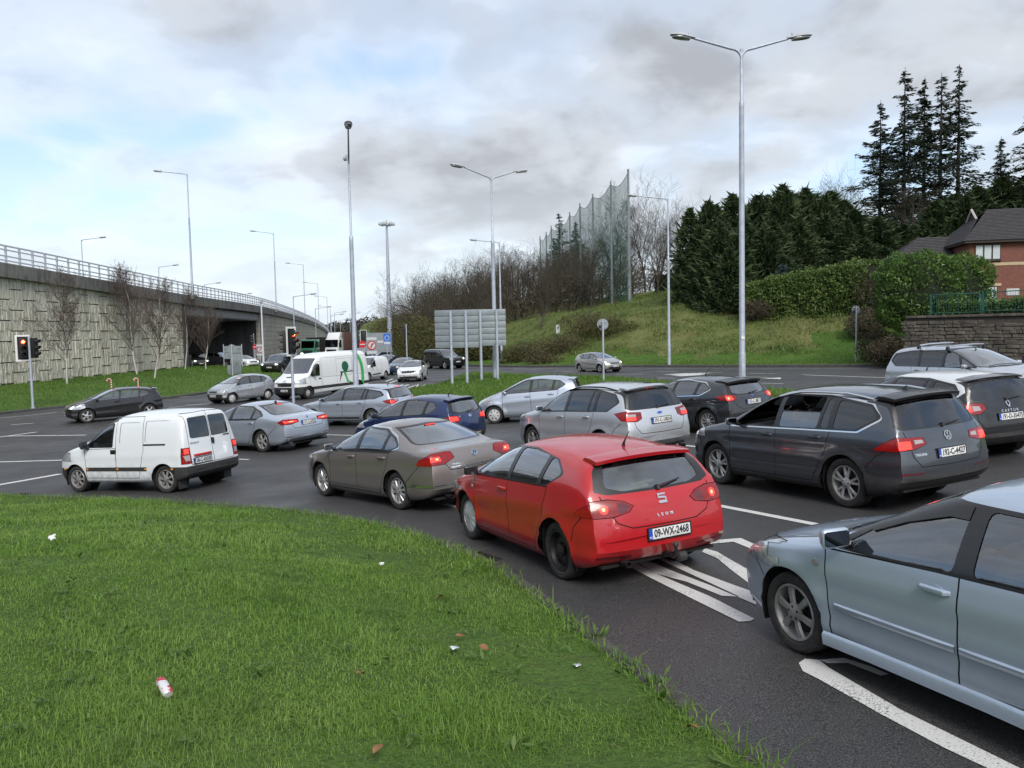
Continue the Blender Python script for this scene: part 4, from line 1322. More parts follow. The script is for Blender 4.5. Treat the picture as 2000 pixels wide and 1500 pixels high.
class Body:
 """half body shell (y>=0) lofted from profile curves, then cut into named regions"""
 def __init__(s,S):
  s.S = S
  W = S['W'] / 2
  top = chaikin(S['top'],3); top = top[np.argsort(top[:,0])]
  bot = chaikin(S['bot'],2); bot = bot[np.argsort(bot[:,0])]
  bel = chaikin(S['belt'],3); bel = bel[np.argsort(bel[:,0])]
  xr,xf = top[0,0],top[-1,0]
  s.xr,s.xf,s.Wh = xr,xf,W
  xs = np.linspace(xr,xf,2400)
  zt = np.interp(xs,top[:,0],top[:,1]); zb = np.interp(xs,bot[:,0],bot[:,1])
  a = np.concatenate([[0],np.cumsum(np.hypot(np.diff(xs),1.0 * np.abs(np.diff(zt)) + .5 * np.abs(np.diff(zb))))])
  nst = S.get('nst',78)
  X = np.interp(np.linspace(0,a[-1],nst),a,xs)
  zt = np.interp(X,top[:,0],top[:,1]); zb = np.interp(X,bot[:,0],bot[:,1]); zs = np.interp(X,bel[:,0],bel[:,1])
  tum = S.get('tum',.36)
  pf,pr = S.get('pf',(.75,.13)),S.get('pr',(.6,.07))
  kf,kr = S.get('kf',.26),S.get('kr',.13)
  wheel_r = S['r']; wb = S['wb']; ra = S.get('ra',wheel_r + .055)
  s.ra = ra
  verts = []
  NS,NG,NR = 13,7,7
  for i,x in enumerate(X):
   b,t = zb[i],zt[i]
   sh = min(zs[i],t - .035)
   w = W
   uf = max(0,(x - (xf - pf[0])) / pf[0]); ur = max(0,((xr + pr[0]) - x) / pr[0])
   w -= pf[1] * uf ** 2.2 + pr[1] * ur ** 2.2
   ring = [(0,b),(w * .55,b),(w - .16,b)]
   tz = np.linspace(0,1,NS)
   z = b + (sh - b) * tz
   y = w - .085 * np.clip((.42 - z) / .26,0,1) ** 2 - S.get('sht',.05) * np.clip((z - .62) / .38,0,1.3) ** 1.6
   zl = S.get('line',None)
   if zl:
    zc = zl[0] + zl[1] * x
    y = y + zl[2] * np.exp(-((z - zc) / .05) ** 2) - zl[2] * .8 * np.exp(-((z - zc + .11) / .07) ** 2)
   zl = S.get('line2',None)
   if zl:
    zc = zl[0] + zl[1] * x
    y = y + zl[2] * np.exp(-((z - zc) / .04) ** 2) - zl[2] * .8 * np.exp(-((z - zc - .09) / .06) ** 2)
   # wheel arch flare
   for cx in (wb / 2,-wb / 2):
    d = np.hypot(x - cx,z - wheel_r)
    y = y + S.get('flare',.018) * np.exp(-((d - ra - .01) / .05) ** 2) * np.clip((z - .1) / .2,0,1)
   # ends of the shell round over
   if i in (0,nst - 1): y = y - .02
   ring += list(zip(y,z))
   yb = y[-1]
   g = t - sh
   cr = .022 + .05 * min(1,g / .35)
   wr = yb - tum * g - .03
   wr = max(wr,.2)
   A = np.array([yb,sh]); B = np.array([wr,t - cr])
   pts = []
   for k in range(1,NG + 1):
    q = A + (B - A) * k / NG
    q[0] += S.get('bul',.02) * math.sin(math.pi * k / NG) * min(1,g / .3)
    pts.append(q)
   for k in range(1,NR + 1):
    yy = wr * (1 - (k / NR))
    pts.append(np.array([yy,t - cr * (yy / wr) ** 2.3]))
   allp = [np.array(ring[-2]),np.array(ring[-1])] + pts
   for _ in range(2):
    q = [p.copy() for p in allp]
    for k in range(2,len(allp) - 1):
     q[k] = .25 * allp[k - 1] + .5 * allp[k] + .25 * allp[k + 1]
    allp = q
   ring += [tuple(p) for p in allp[2:]]
   verts.append([(x,p[0],p[1]) for p in ring])
  V = np.array(verts)
  nv = V.shape[1]
  # plan curvature of nose and tail
  ay = np.abs(V[...,1]) / W
  sf = np.clip((V[...,0] - (xf - S.get('lf',1.0))) / S.get('lf',1.0),0,1) ** 1.3
  sr = np.clip(((xr + .8) - V[...,0]) / .8,0,1) ** 1.2
  V[...,0] += -kf * sf * ay ** 3 + kr * sr * ay ** 3
  s.bm = bm = bmesh.new()
  bv = [[bm.verts.new(p) for p in r] for r in V]
  for i in range(nst - 1):
   for j in range(nv - 1):
    bm.faces.new((bv[i][j],bv[i + 1][j],bv[i + 1][j + 1],bv[i][j + 1]))
  bm.faces.new(bv[0][::-1][:]); bm.faces.new(bv[-1])
  bmesh.ops.recalc_face_normals(bm,faces=bm.faces)
  # orientation check: side faces point +y
  tot = sum(f.normal.y for f in bm.faces if f.calc_center_median().y > .5 * W)
  if tot < 0:
   bmesh.ops.reverse_faces(bm,faces=bm.faces)
  bm.normal_update()
  bm.verts.index_update()
  s.idl = bm.faces.layers.int.new('pid')
  s.ids = {'body': 0}
  bm.faces.ensure_lookup_table()
  s.bvh = BVHTree.FromBMesh(bm)
  s.side_edge = None
  # original normals for shading after the cuts
  vs = [v.co.copy() for v in bm.verts]; s.onrm = [v.normal.copy() for v in bm.verts]
  for k in range(len(vs)):
   if abs(vs[k].y) < 1e-5:
    n = s.onrm[k]; n.y = 0; n.normalize()
  from mathutils.kdtree import KDTree
  s.ofaces = [[v.index for v in f.verts] for f in bm.faces]
  s.ov = vs

 def pid(s,name):
  return s.ids.setdefault(name,len(s.ids))

 def cut(s,name,polys,view='side',cond=None,over=None):
  """assign the region inside convex 2D polygon(s) to part `name` (None deletes)"""
  bm = s.bm; idl = s.idl
  if not isinstance(polys[0][0],(list,tuple,np.ndarray)):
   polys = [polys]
  ax = {'side': (0,2),'rear': (1,2),'front': (1,2),'top': (0,1)}[view]
  W = s.Wh
  if cond is None:
   cond = {'side': lambda c,n: c.y > .38 * W and n.y > .12,'rear': lambda c,n: n.x < -.08 and c.x < 0,'front': lambda c,n: n.x > .06 and c.x > 0,'top': lambda c,n: n.z > .3}[view]
  for P in polys:
   P = poly_ccw([tuple(p) for p in P])
   a = np.array(P)
   lo,hi = a.min(0) - 1e-4,a.max(0) + 1e-4
   fs = []
   for f in bm.faces:
    if over is not None and f[idl] not in over: continue
    if not cond(f.calc_center_bounds(),f.normal): continue
    u = [v.co[ax[0]] for v in f.verts]; w = [v.co[ax[1]] for v in f.verts]
    if max(u) < lo[0] or min(u) > hi[0] or max(w) < lo[1] or min(w) > hi[1]: continue
    fs.append(f)
   for i in range(len(P)):
    if not fs: break
    p0,p1 = P[i],P[(i + 1) % len(P)]
    ex,ey = p1[0] - p0[0],p1[1] - p0[1]
    L = math.hypot(ex,ey)
    if L < 1e-7: continue
    n2 = (ey / L,-ex / L)
    no = Vector((0,0,0)); no[ax[0]] = n2[0]; no[ax[1]] = n2[1]
    co = Vector((0,0,0)); co[ax[0]] = p0[0]; co[ax[1]] = p0[1]
    # only faces that straddle need the bisect
    keep,st = [],[]
    for f in fs:
     d = [(v.co - co).dot(no) for v in f.verts]
     if max(d) <= 1e-5: keep.append(f)
     elif min(d) < -1e-5: st.append(f)
    if st:
     es = {e for f in st for e in f.edges}; vs = {v for f in st for v in f.verts}
     r = bmesh.ops.bisect_plane(bm,geom=list(st) + list(es) + list(vs),dist=1e-6,plane_co=co,plane_no=no)
     for f in r['geom']:
      if isinstance(f,bmesh.types.BMFace):
       if (f.calc_center_median() - co).dot(no) < 0:
        keep.append(f)
    fs = keep
   if name is None:
    bmesh.ops.delete(bm,geom=list(set(fs)),context='FACES')
   else:
    i = s.pid(name)
    for f in fs: f[idl] = i

 def strip(s,name,path,w=.007,view='side',cond=None,over=None):
  qs = []
  for (a,b) in zip(path[:-1],path[1:]):
   a = np.array(a,float); b = np.array(b,float)
   d = b - a; L = np.hypot(*d)
   if L < 1e-6: continue
   d /= L; n = np.array([-d[1],d[0]]) * w / 2; e = d * w * .4
   qs.append([tuple(a - e + n),tuple(a - e - n),tuple(b + e - n),tuple(b + e + n)])
  for q in qs:
   s.cut(name,q,view,cond,over)

 def surf(s,view,a,b):
  if view == 'side':
   r = s.bvh.ray_cast(Vector((a,4,b)),Vector((0,-1,0)))
  elif view == 'rear':
   r = s.bvh.ray_cast(Vector((-8,a,b)),Vector((1,0,0)))
  elif view == 'front':
   r = s.bvh.ray_cast(Vector((8,a,b)),Vector((-1,0,0)))
  else:
   r = s.bvh.ray_cast(Vector((a,max(b,.001),8)),Vector((0,0,-1)))
  if r[0] is None:
   return Vector((a,s.Wh,b)) if view == 'side' else Vector((s.xr if view == 'rear' else s.xf,a,b)),Vector((0,1,0))
  return r[0],r[1]

 def finish(s):
  """collect geometry per part: name -> (verts, normals, faces)"""
  bm = s.bm
  idl = s.idl
  bm.verts.index_update()
  nr = {}
  inv = {v: k for k,v in s.ids.items()}
  parts = {}
  for f in bm.faces:
   nm = inv[f[idl]]
   V,F,Nn,mp = parts.setdefault(nm,([],[],[],{}))
   q = []
   for v in f.verts:
    if v.index not in mp:
     mp[v.index] = len(V)
     V.append(v.co.copy())
     if v.index not in nr:
      loc,no,fi,d = s.bvh.find_nearest(v.co)
      n = None
      if fi is not None:
       ws = 0; acc = Vector()
       for k in s.ofaces[fi][:4]:
        w = 1 / (1e-5 + (s.ov[k] - v.co).length)
        w *= w
        acc += s.onrm[k] * w
       n = acc.normalized()
      nr[v.index] = n
     Nn.append(nr[v.index])
    q.append(mp[v.index])
   F.append(q)
  s.parts = {k: (np.array(v[0]),np.array([tuple(n) for n in v[2]]),v[1]) for k,v in parts.items()}
  bm.free()

 def emit(s,region,name,mat,parent,sides='both',off=0.0):
  """link region as object(s). sides: both -> one mirrored mesh; 'L','R' -> one side"""
  if region not in s.parts: return None
  V,Nn,F = s.parts[region]
  V = V + Nn * off
  vs,ns,fs = [],[],[]
  if sides in ('both','L'):
   vs += V.tolist(); ns += Nn.tolist(); fs += F
  if sides in ('both','R'):
   b = len(vs)
   vs += (V * [1,-1,1]).tolist(); ns += (Nn * [1,-1,1]).tolist()
   fs += [[b + i for i in f[::-1]] for f in F]
  me = bpy.data.meshes.new(name)
  me.from_pydata(vs,[],fs)
  me.polygons.foreach_set('use_smooth',[True] * len(me.polygons))
  me.normals_split_custom_set_from_vertices(ns)
  return link_mesh(name,me,mat,parent)

# ------------------------------------------------------------------ wheels
_WH = {}
def wheel_meshes(r,w,style):
 key = (round(r,3),round(w,3),style)
 if key in _WH: return _WH[key]
 rr = r * .70
 ty = MB()
 h = w / 2
 ty.lathe([(rr,-h * .78),(rr + .02,-h * .98),(r * .9,-h * 1.03),(r * .965,-h * .9),(r,-h * .62),(r,-h * .2),(r - .008,-h * .18),(r - .008,h * .0),(r,h * .02),(r,h * .62),(r * .965,h * .9),(r * .9,h * 1.03),(rr + .02,h * .98),(rr,h * .78)],40)
 tyre = ty.mesh('tyre',35,fix=False)
 rim = MB()
 rim.lathe([(rr + .004,h * .80),(rr - .004,h * .9),(rr - .016,h * .88),(rr - .02,h * .7),(rr - .05,h * .1),(rr - .06,-h * .7),(.02,-h * .72)],40)
 kind = style[0]
 sp = MB()
 zo = h * .72
 def spoke(a,w0,w1,r0,r1,z0,z1,th=.02):
  c,s_ = math.cos(a),math.sin(a)
  def P(rad,off,y): return (rad * c - off * s_,y,rad * s_ + off * c)
  vs = []
  for rad,ww,z in ((r0,w0,z0),((r0 + r1) / 2,(w0 + w1) / 2 * .92,(z0 + z1) / 2 + .006),(r1,w1,z1)):
   vs += [P(rad,-ww,z - th),P(rad,-ww * .7,z),P(rad,ww * .7,z),P(rad,ww,z - th)]
  fs = []
  for i in range(2):
   for j in range(3):
    fs.append((i * 4 + j,i * 4 + j + 1,(i + 1) * 4 + j + 1,(i + 1) * 4 + j))
  sp.add(vs,[f[::-1] for f in fs])
 if kind == 'spoke':
  n,w0,w1 = style[1:4]
  for k in range(n):
   spoke(2 * math.pi * (k + .25) / n,w0,w1,.05,rr - .012,zo + .01,zo - .004)
 elif kind == 'twin':
  n,w0,sep = style[1:4]
  for k in range(n):
   a = 2 * math.pi * (k + .25) / n
   for sg in (-1,1):
    c0 = a + sg * sep * .35
    c1 = a + sg * sep
    p0 = np.array([.06 * math.cos(c0),.06 * math.sin(c0)]); p1 = np.array([(rr - .012) * math.cos(c1),(rr - .012) * math.sin(c1)])
    d = p1 - p0; L = np.hypot(*d); d /= L; nn = np.array([-d[1],d[0]])
    vs = []
    for t,z in ((0,zo + .008),(.5,zo + .006),(1,zo - .004)):
     q = p0 + d * L * t
     for o,dz in ((-w0,-.02),(-w0 * .6,0),(w0 * .6,0),(w0,-.02)):
      vs.append((q[0] + nn[0] * o,z + dz,q[1] + nn[1] * o))
    sp.add(vs,[(i * 4 + j,(i + 1) * 4 + j,(i + 1) * 4 + j + 1,i * 4 + j + 1) for i in range(2) for j in range(3)])
 elif kind == 'cap':
  n = style[1]
  # hub cap: dished disc with slots between the petals
  sp.lathe([(rr - .01,zo),(rr - .045,zo + .012)],40)
  for k in range(n):
   spoke(2 * math.pi * k / n,.036,.052,.04,rr - .03,zo + .03,zo + .01,.012)
 elif kind == 'steel':
  sp.lathe([(rr - .015,h * .7),(rr - .03,h * .2),(rr * .80,h * .22),(rr * .62,h * .42),(rr * .42,h * .40),(rr * .3,h * .2),(.03,h * .22)],40)
  for k in range(12):
   a = 2 * math.pi * k / 12
   cx,cz = rr * .71 * math.cos(a),rr * .71 * math.sin(a)
   sp.cur = 1
   sp.lathe([(.019,h * .42),(.012,h * .3),(.001,h * .28)],10,c=(cx,.004,cz))
   sp.cur = 0
 sp.lathe([(.075,zo - .01),(.072,zo + .012),(.05,zo + .018),(.03,zo + .026),(.001,zo + .027)],24)
 if kind != 'cap':
  for k in range(5):
   a = 2 * math.pi * (k + .5) / 5
   sp.cur = 1
   sp.lathe([(.0115,zo + .021),(.008,zo + .0225),(.001,zo + .0225)],8,c=(.048 * math.cos(a),0,.048 * math.sin(a)))
   sp.cur = 0
 br = MB()
 br.lathe([(rr * .72,0.0),(rr * .72,.01),(.05,.012)],28)
 _WH[key] = (tyre,rim.mesh('barrel',35,fix=False),sp.mesh('spokes',30,fix=False),br.mesh('disc',30))
 return _WH[key]

def add_wheel(parent,x,y,r,w,style,mat,steer=0.0):
 ty,ba,sp,br = wheel_meshes(r,w,style)
 o = link_mesh('wheel',ba,None,parent)
 if not ba.materials: ba.materials.append(M_ALLOYD if style[0] != 'steel' else M_STEEL)
 o.location = (x,y,r)
 o.rotation_euler = (0,rnd.uniform(0,6),(0 if y > 0 else math.pi) + steer)
 t = link_mesh('tyre',ty,M_TYRE,o)
 s = link_mesh('rim',sp,None,o)
 if not sp.materials:
  sp.materials.append(M_TRIM); sp.materials.append(M_DARK)
 s.material_slots[0].link = 'OBJECT'; s.material_slots[0].material = mat
 d = link_mesh('brake_disc',br,M_STEEL,o)
 return o

# ------------------------------------------------------------------ number plates and badges
def frame_at(p,n,up=Vector((0,0,1))):
 """matrix whose Z is the surface normal and whose Y points up"""
 n = n.normalized()
 x = up.cross(n)
 if x.length < 1e-5: x = Vector((0,1,0))
 x.normalize()
 y = n.cross(x)
 m = Matrix((x,y,n)).transposed().to_4x4()
 m.translation = p
 return m

def plate(parent,mtx,txt,w=.52,h=.112,frame=True):
 b = MB(); b.box((0,0,0),(w,h,.008))
 o = b.build('number_plate',M_PLATE,parent,bevel=.002)
 o.matrix_local = mtx @ Matrix.Translation((0,0,.012))
 if frame:
  f = MB()
  for c,d in (((0,h / 2 + .006,0),(w + .026,.012,.014)),((0,-h / 2 - .006,0),(w + .026,.012,.014)),((-w / 2 - .0065,0,0),(.013,h,.0135)),((w / 2 + .0065,0,0),(.013,h,.0135))):
   f.box(c,d)
  f.build('plate_frame',M_TRIM,o)
 bl = MB(); bl.box((-w / 2 + .023,0,.0045),(.044,h - .004,.002))
 bl.build('plate_band',M_PBLUE,o)
 if txt:
  tm = text_mesh(txt,h * 1.0,.0006,1.0,.0028)
  xw = max(v.co.x for v in tm.vertices) - min(v.co.x for v in tm.vertices)
  t = link_mesh('lettering',tm,M_PTXT,o)
  t.location = (.022,-.002,.006)
  t.scale = (min(1.0,(w - .085) / xw),1,1)
  k = link_mesh('country_code',text_mesh('IRL',h * .26,.0005),M_WHITE,o)
  k.location = (-w / 2 + .023,-h * .3,.0065)
 return o

def emblem(parent,mtx,kind,r=.05):
 b = MB()
 def ring(r0,r1,z0=.0,z1=.006,n=28,sx=1.0,sy=1.0):
  vs = []
  for (rad,z) in ((r0,z0),(r0,z1),(r1,z1),(r1,z0)):
   vs += [(rad * sx * math.cos(2 * math.pi * k / n),rad * sy * math.sin(2 * math.pi * k / n),z) for k in range(n)]
  fs = [(i * n + k,i * n + (k + 1) % n,(i + 1) * n + (k + 1) % n,(i + 1) * n + k) for i in range(3) for k in range(n)]
  b.add(vs,fs)
 def bar(p,q,w,z0=.0,z1=.005):
  p = Vector((*p,0)); q = Vector((*q,0)); d = (q - p).normalized(); n = Vector((-d.y,d.x,0)) * w / 2
  b.prism([((p + n).x,(p + n).y),((p - n).x,(p - n).y),((q - n).x,(q - n).y),((q + n).x,(q + n).y)],z0,z1)
 def disc(rad,z,sx=1,sy=1,n=28):
  b.prism([(rad * sx * math.cos(2 * math.pi * k / n),rad * sy * math.sin(2 * math.pi * k / n)) for k in range(n)],0,z)
 if kind == 'vw':
  ring(r,r * .86)
  for sg in (-1,1):
   bar((sg * .36 * r,.82 * r),(0,.12 * r),.15 * r); bar((sg * .78 * r,.34 * r),(sg * .34 * r,-.74 * r),.15 * r); bar((sg * .34 * r,-.74 * r),(0,-.02 * r),.15 * r)
  d = MB(); d.prism([(r * math.cos(k * .2244),r * math.sin(k * .2244)) for k in range(28)],-.004,.001)
 elif kind == 's':
  d = None
  for pts in ([(-.9,.95),(-.9,.45),(-.62,.45),(-.62,.62),(.75,.62),(.9,.95)],[(-.9,.40),(-.9,.05),(.62,-.05),(.62,-.40),(.9,-.40),(.9,.05),(.75,.28),(-.62,.40)],[(.9,-.95),(.9,-.45),(-.75,-.45),(-.9,-.80),(-.75,-.95)]):
   b.prism([(x * r,y * r) for x,y in poly_ccw(pts)],0,.007)
 elif kind == 'bmw':
  ring(r,r * .8); d = MB()
  d.prism([(r * math.cos(k * .2244),r * math.sin(k * .2244)) for k in range(28)],-.004,.002)
  q = [(0,0)] + [(.6 * r * math.cos(a),.6 * r * math.sin(a)) for a in np.linspace(0,math.pi / 2,7)]
  b.prism(q,0,.004); b.prism([(-x,-y) for x,y in q],0,.004)
 elif kind == 'diamond':
  d = None
  for sg in (-1,1):
   bar((0,r * 1.25),(sg * r * .68,0),.3 * r,0,.008); bar((sg * r * .68,0),(0,-r * 1.25),.3 * r,0,.008)
 elif kind == 'h':
  d = None
  ring(r,r * .85,sx=1.35,sy=.75)
  bar((-.5 * r,-.52 * r),(-.22 * r,.52 * r),.2 * r); bar((.22 * r,-.52 * r),(.5 * r,.52 * r),.2 * r); bar((-.4 * r,-.05 * r),(.4 * r,.06 * r),.16 * r)
 elif kind == 'oval':
  ring(r,r * .9,sx=1.5,sy=.62); d = MB()
  d.prism([(1.5 * r * math.cos(k * .2244),.62 * r * math.sin(k * .2244)) for k in range(28)],-.004,.002)
 elif kind == 'bolt':
  d = None
  ring(r,r * .82); bar((-r * 1.0,.16 * r),(.3 * r,.1 * r),.16 * r); bar((-.3 * r,-.1 * r),(r * 1.0,-.16 * r),.16 * r)
 else:
  d = None
  ring(r,r * .86,sx=1.4,sy=.95); ring(r * .8,r * .66,sx=.6,sy=1.1); bar((-.8 * r,.35 * r),(.8 * r,.35 * r),.14 * r)
 o = b.build('emblem',M_CHROME,parent,smooth=30)
 o.matrix_local = mtx @ Matrix.Translation((0,0,.004))
 if d:
  e = d.build('emblem_disc',M_PBLUE if kind in ('oval','bmw') else M_TRIM,o)
 return o

def blob_box(c,d,k=.25,seg=3):
 """soft-edged cuboid mesh builder data"""
 bm = bmesh.new()
 bmesh.ops.create_cube(bm,size=1)
 for v in bm.verts: v.co = Vector((v.co.x * d[0],v.co.y * d[1],v.co.z * d[2]))
 bmesh.ops.bevel(bm,geom=list(bm.edges),offset=min(d) * k,segments=seg,affect='EDGES',profile=.5)
 for v in bm.verts: v.co += Vector(c)
 me = bpy.data.meshes.new('soft'); bm.to_mesh(me); bm.free()
 shade(me,60)
 return me

_SEATS = {}
def seat_mesh(kind):
 if kind in _SEATS: return _SEATS[kind]
 b = MB()
 def soft(c,d,rot=None,k=.28):
  me = blob_box((0,0,0),d,k)
  vs = [v.co.copy() for v in me.vertices]
  if rot is not None: vs = [rot @ v for v in vs]
  b.add([v + Vector(c) for v in vs],[tuple(p.vertices) for p in me.polygons])
  bpy.data.meshes.remove(me)
 ry = Matrix.Rotation(-.28,3,'Y')
 wd = .5 if kind == 'front' else 1.25
 soft((.05,0,.12),(.52,wd,.18))
 soft((-.27,0,.42),(.14,wd * .96,.62),ry)
 for yy in ((0,) if kind == 'front' else (-.4,.4)):
  soft((-.375,yy,.80),(.09,.25,.17),ry,.35)
  b.tube([(-.345,yy - .06,.68),(-.37,yy - .06,.78)],.008,6); b.tube([(-.345,yy + .06,.68),(-.37,yy + .06,.78)],.008,6)
 _SEATS[kind] = b.mesh('seat',60)
 return _SEATS[kind]

def steering_mesh():
 if 'sw' in _SEATS: return _SEATS['sw']
 b = MB()
 n = 24
 pts = [(.0,.185 * math.cos(2 * math.pi * k / n),.185 * math.sin(2 * math.pi * k / n)) for k in range(n + 1)]
 b.tube(pts,.016,8,cap=False)
 b.box((.01,0,0),(.04,.15,.1)); b.box((.01,0,0),(.02,.36,.03)); b.box((.01,0,-.09),(.02,.04,.18))
 _SEATS['sw'] = b.mesh('steering_wheel',50)
 return _SEATS['sw']

def mirror_mesh():
 if 'mir' in _SEATS: return _SEATS['mir']
 bm = bmesh.new()
 bmesh.ops.create_cube(bm,size=1)
 for v in bm.verts:
  v.co = Vector((v.co.x * .11,v.co.y * .20,v.co.z * .13))
  if v.co.x > 0: v.co = Vector((v.co.x,v.co.y * .7,v.co.z * .65))
 bmesh.ops.bevel(bm,geom=list(bm.edges),offset=.028,segments=3,affect='EDGES',profile=.5)
 me = bpy.data.meshes.new('mirror'); bm.to_mesh(me); bm.free(); shade(me,60)
 _SEATS['mir'] = me
 return me

def part_mesh(me,name,mat,parent,mtx):
 o = link_mesh(name,me,None,parent)
 if not me.materials: me.materials.append(mat)
 o.material_slots[0].link = 'OBJECT'; o.material_slots[0].material = mat
 o.matrix_local = mtx
 return o

T = Matrix.Translation
def RX(a): return Matrix.Rotation(a,4,'X')
def RY(a): return Matrix.Rotation(a,4,'Y')
def RZ(a): return Matrix.Rotation(a,4,'Z')

# ------------------------------------------------------------------ generic car
def make_car(name,S,label,cat,group=None):
 P = S['paint']
 root = empty(name,label=label,cat=cat,group=group)
 B = Body(S)
 W = S['W'] / 2; wb = S['wb']; r = S['r']; ra = B.ra
 XR,XF = B.xr,B.xf
 arch = lambda cx: [(cx + ra * math.cos(a),r * S.get('az',1.0) + ra * math.sin(a)) for a in np.linspace(-.6,math.pi + .6,26)]
 side_low = lambda c,n: c.y > .3 * W
 # --- black cladding along arches and sills
 if S.get('clad'):
  rc = ra + S.get('cladw',.06)
  for cx in (wb / 2,-wb / 2):
   B.cut('cladding',[(cx + rc * math.cos(a),r + rc * math.sin(a)) for a in np.linspace(0,2 * math.pi,30)[:-1]],cond=side_low)
  B.cut('cladding',[(-wb / 2,0),(wb / 2,0),(wb / 2,S['clad']),(-wb / 2,S['clad'])],cond=side_low)
 if S.get('clad_r'):
  B.cut('rear_bumper',[(-1.5,.0),(1.5,.0),(1.5,S['clad_r']),(-1.5,S['clad_r'])],'rear',cond=lambda c,n: c.x < XR + .75)
  B.cut('rear_bumper',[(XR - .2,0),(-wb / 2 - ra * .6,0),(-wb / 2 - ra * .6,S['clad_r']),(XR - .2,S['clad_r'])],cond=side_low)
 if S.get('clad_f'):
  B.cut('front_bumper',[(-1.5,.0),(1.5,.0),(1.5,S['clad_f']),(-1.5,S['clad_f'])],'front',cond=lambda c,n: c.x > XF - .8)
  B.cut('front_bumper',[(XF + .2,0),(wb / 2 + ra * .6,0),(wb / 2 + ra * .6,S['clad_f']),(XF + .2,S['clad_f'])],cond=side_low)
 if S.get('roofpaint'):
  B.cut('roof_panel',S['roofpaint'],cond=lambda c,n: c.z > .9)
  B.cut('roof_panel',[(XR + .02,-.1),(S['roof_x'],-.1),(S['roof_x'],2),(XR + .02,2)],'top',cond=lambda c,n: n.z > .62 and c.z > S['H'] - .22)
 # --- doors, outlines, windows
 doors = S.get('doors',[])
 for i,d in enumerate(doors):
  B.cut('door%d' % i,d)
 seam = S.get('seam',.012)
 for d in doors:
  B.strip('seam',list(d) + [d[0]],seam,cond=lambda c,n: c.y > .38 * W and n.y > .12)
 for q in S.get('seams',[]):
  B.strip('seam',q,seam)
 for q in S.get('rseams',[]):
  B.strip('seam',q,seam,'rear')
 for q in S.get('fseams',[]):
  B.strip('seam',q,seam,'front')
 for q in S.get('tseams',[]):
  B.strip('seam',q,seam,'top',cond=lambda c,n: n.z > .3 and c.x > .2)
 for q in S.get('press',[]):
  B.cut('pressed',rpoly(q,2))
 for q in S.get('mould',[]):
  B.cut('moulding',q)
 dlo = S.get('dlo')
 if dlo:
  if S.get('chrome'):
   c = np.mean(dlo,0)
   for q in S.get('dlos',[dlo]):
    big = rpoly([(p[0] + .022 * np.sign(p[0] - c[0]) * .8,p[1] + (.022 if p[1] > c[1] else -.02)) for p in q],2)
    B.cut('chrome_trim',big)
  for q in S.get('dlos',[dlo]):
   B.cut('window_trim',rpoly(q,2))
 for i,wv in enumerate(S.get('wins',[])):
  B.cut('win%d' % i,rpoly(wv,2))
 # --- windscreen, rear window
 if 'ws' in S:
  zl,zh,yl,yh = S['ws']
  c = lambda c_,n: n.x > .1 and c_.x > S.get('wsx',-.2) and c_.z > zl - .05
  B.cut('screen_trim',rpoly([(-.4,zl),(yl * .75,zl + .005),(yl,zl + .03),(yh,zh),(yh * .7,zh + .015),(-.4,zh + .02)],1),'front',c)
  B.cut('windscreen',rpoly([(-.4,zl + .03),(yl * .72,zl + .035),(yl - .035,zl + .06),(yh - .03,zh - .025),(yh * .7,zh - .01),(-.4,zh - .005)],1),'front',c)
 if 'rw' in S:
  for q in S.get('rwt',[]):
   B.cut('rear_trim',rpoly(q,S.get('rwit',1)),'rear',lambda c_,n: n.x < -.05 and c_.x < 0 and c_.z > .5)
  B.cut('rear_window',rpoly(S['rw'],2),'rear',lambda c_,n: n.x < -.05 and c_.x < 0 and c_.z > .5)
 # --- lamps
 for nm,v,q in S.get('lamps',[]):
  if nm in ('tail','head'):
   cc = np.mean(q,0)
   q2 = []
   for p in q:
    d = np.array(p) - cc
    q2.append(tuple(np.array(p) + d / max(np.hypot(*d),1e-6) * .011))
   B.cut('seam',q2,v,(lambda c_,n: c_.y > .55 * W and n.y > .35) if v == 'side' else ((lambda c_,n: n.x < -.3 and c_.x < XR + .75) if v == 'rear' else (lambda c_,n: n.x > .12 and c_.x > XF - 1.0)))
 for nm,v,q in S.get('lamps',[]):
  if v == 'side':
   B.cut(nm,q,'side',lambda c_,n: c_.y > .55 * W and n.y > .35)
  else:
   B.cut(nm,q,v,(lambda c_,n: n.x < -.3 and c_.x < XR + .75) if v == 'rear' else (lambda c_,n: n.x > .12 and c_.x > XF - 1.0))
 for nm,v,q in S.get('patch',[]):
  B.cut(nm,q,v,(lambda c_,n: c_.y > .5 * W and n.y > .35) if v == 'side' else ((lambda c_,n: n.x < .2 and c_.x < XR + .6) if v == 'rear' else (lambda c_,n: n.x > .0 and c_.x > XF - .8)))
 # --- wheel openings
 for cx in (wb / 2,-wb / 2):
  B.cut(None,arch(cx),cond=side_low)
 B.finish()
 pm = {'body': P,'cladding': M_PLAS,'rear_bumper': S.get('m_bumper',M_PLAS),'front_bumper': S.get('m_bumper',M_PLAS),'seam': M_SEAM,'moulding': S.get('m_mould',M_PLAS),'chrome_trim': M_CHROME,
  'window_trim': M_TRIM,'screen_trim': M_TRIM,'rear_trim': M_TRIM,'roof_panel': S.get('m_roof',P)}
 B.emit('body','body',P,root)
 for k in ('rear_bumper','front_bumper','screen_trim','rear_trim','roof_panel'):
  B.emit(k,{'screen_trim': 'windscreen_trim','rear_trim': 'rear_window_trim'}.get(k,k),pm[k],root)
 for sd in 'LR':
  for k in ('cladding','moulding','chrome_trim','window_trim'):
   B.emit(k,{'moulding': 'side_moulding'}.get(k,k),pm[k],root,sd,off=.008 if k == 'moulding' else (.004 if k == 'chrome_trim' else 0))
  B.emit('pressed','pressed_panel',P,root,sd,off=-.012)
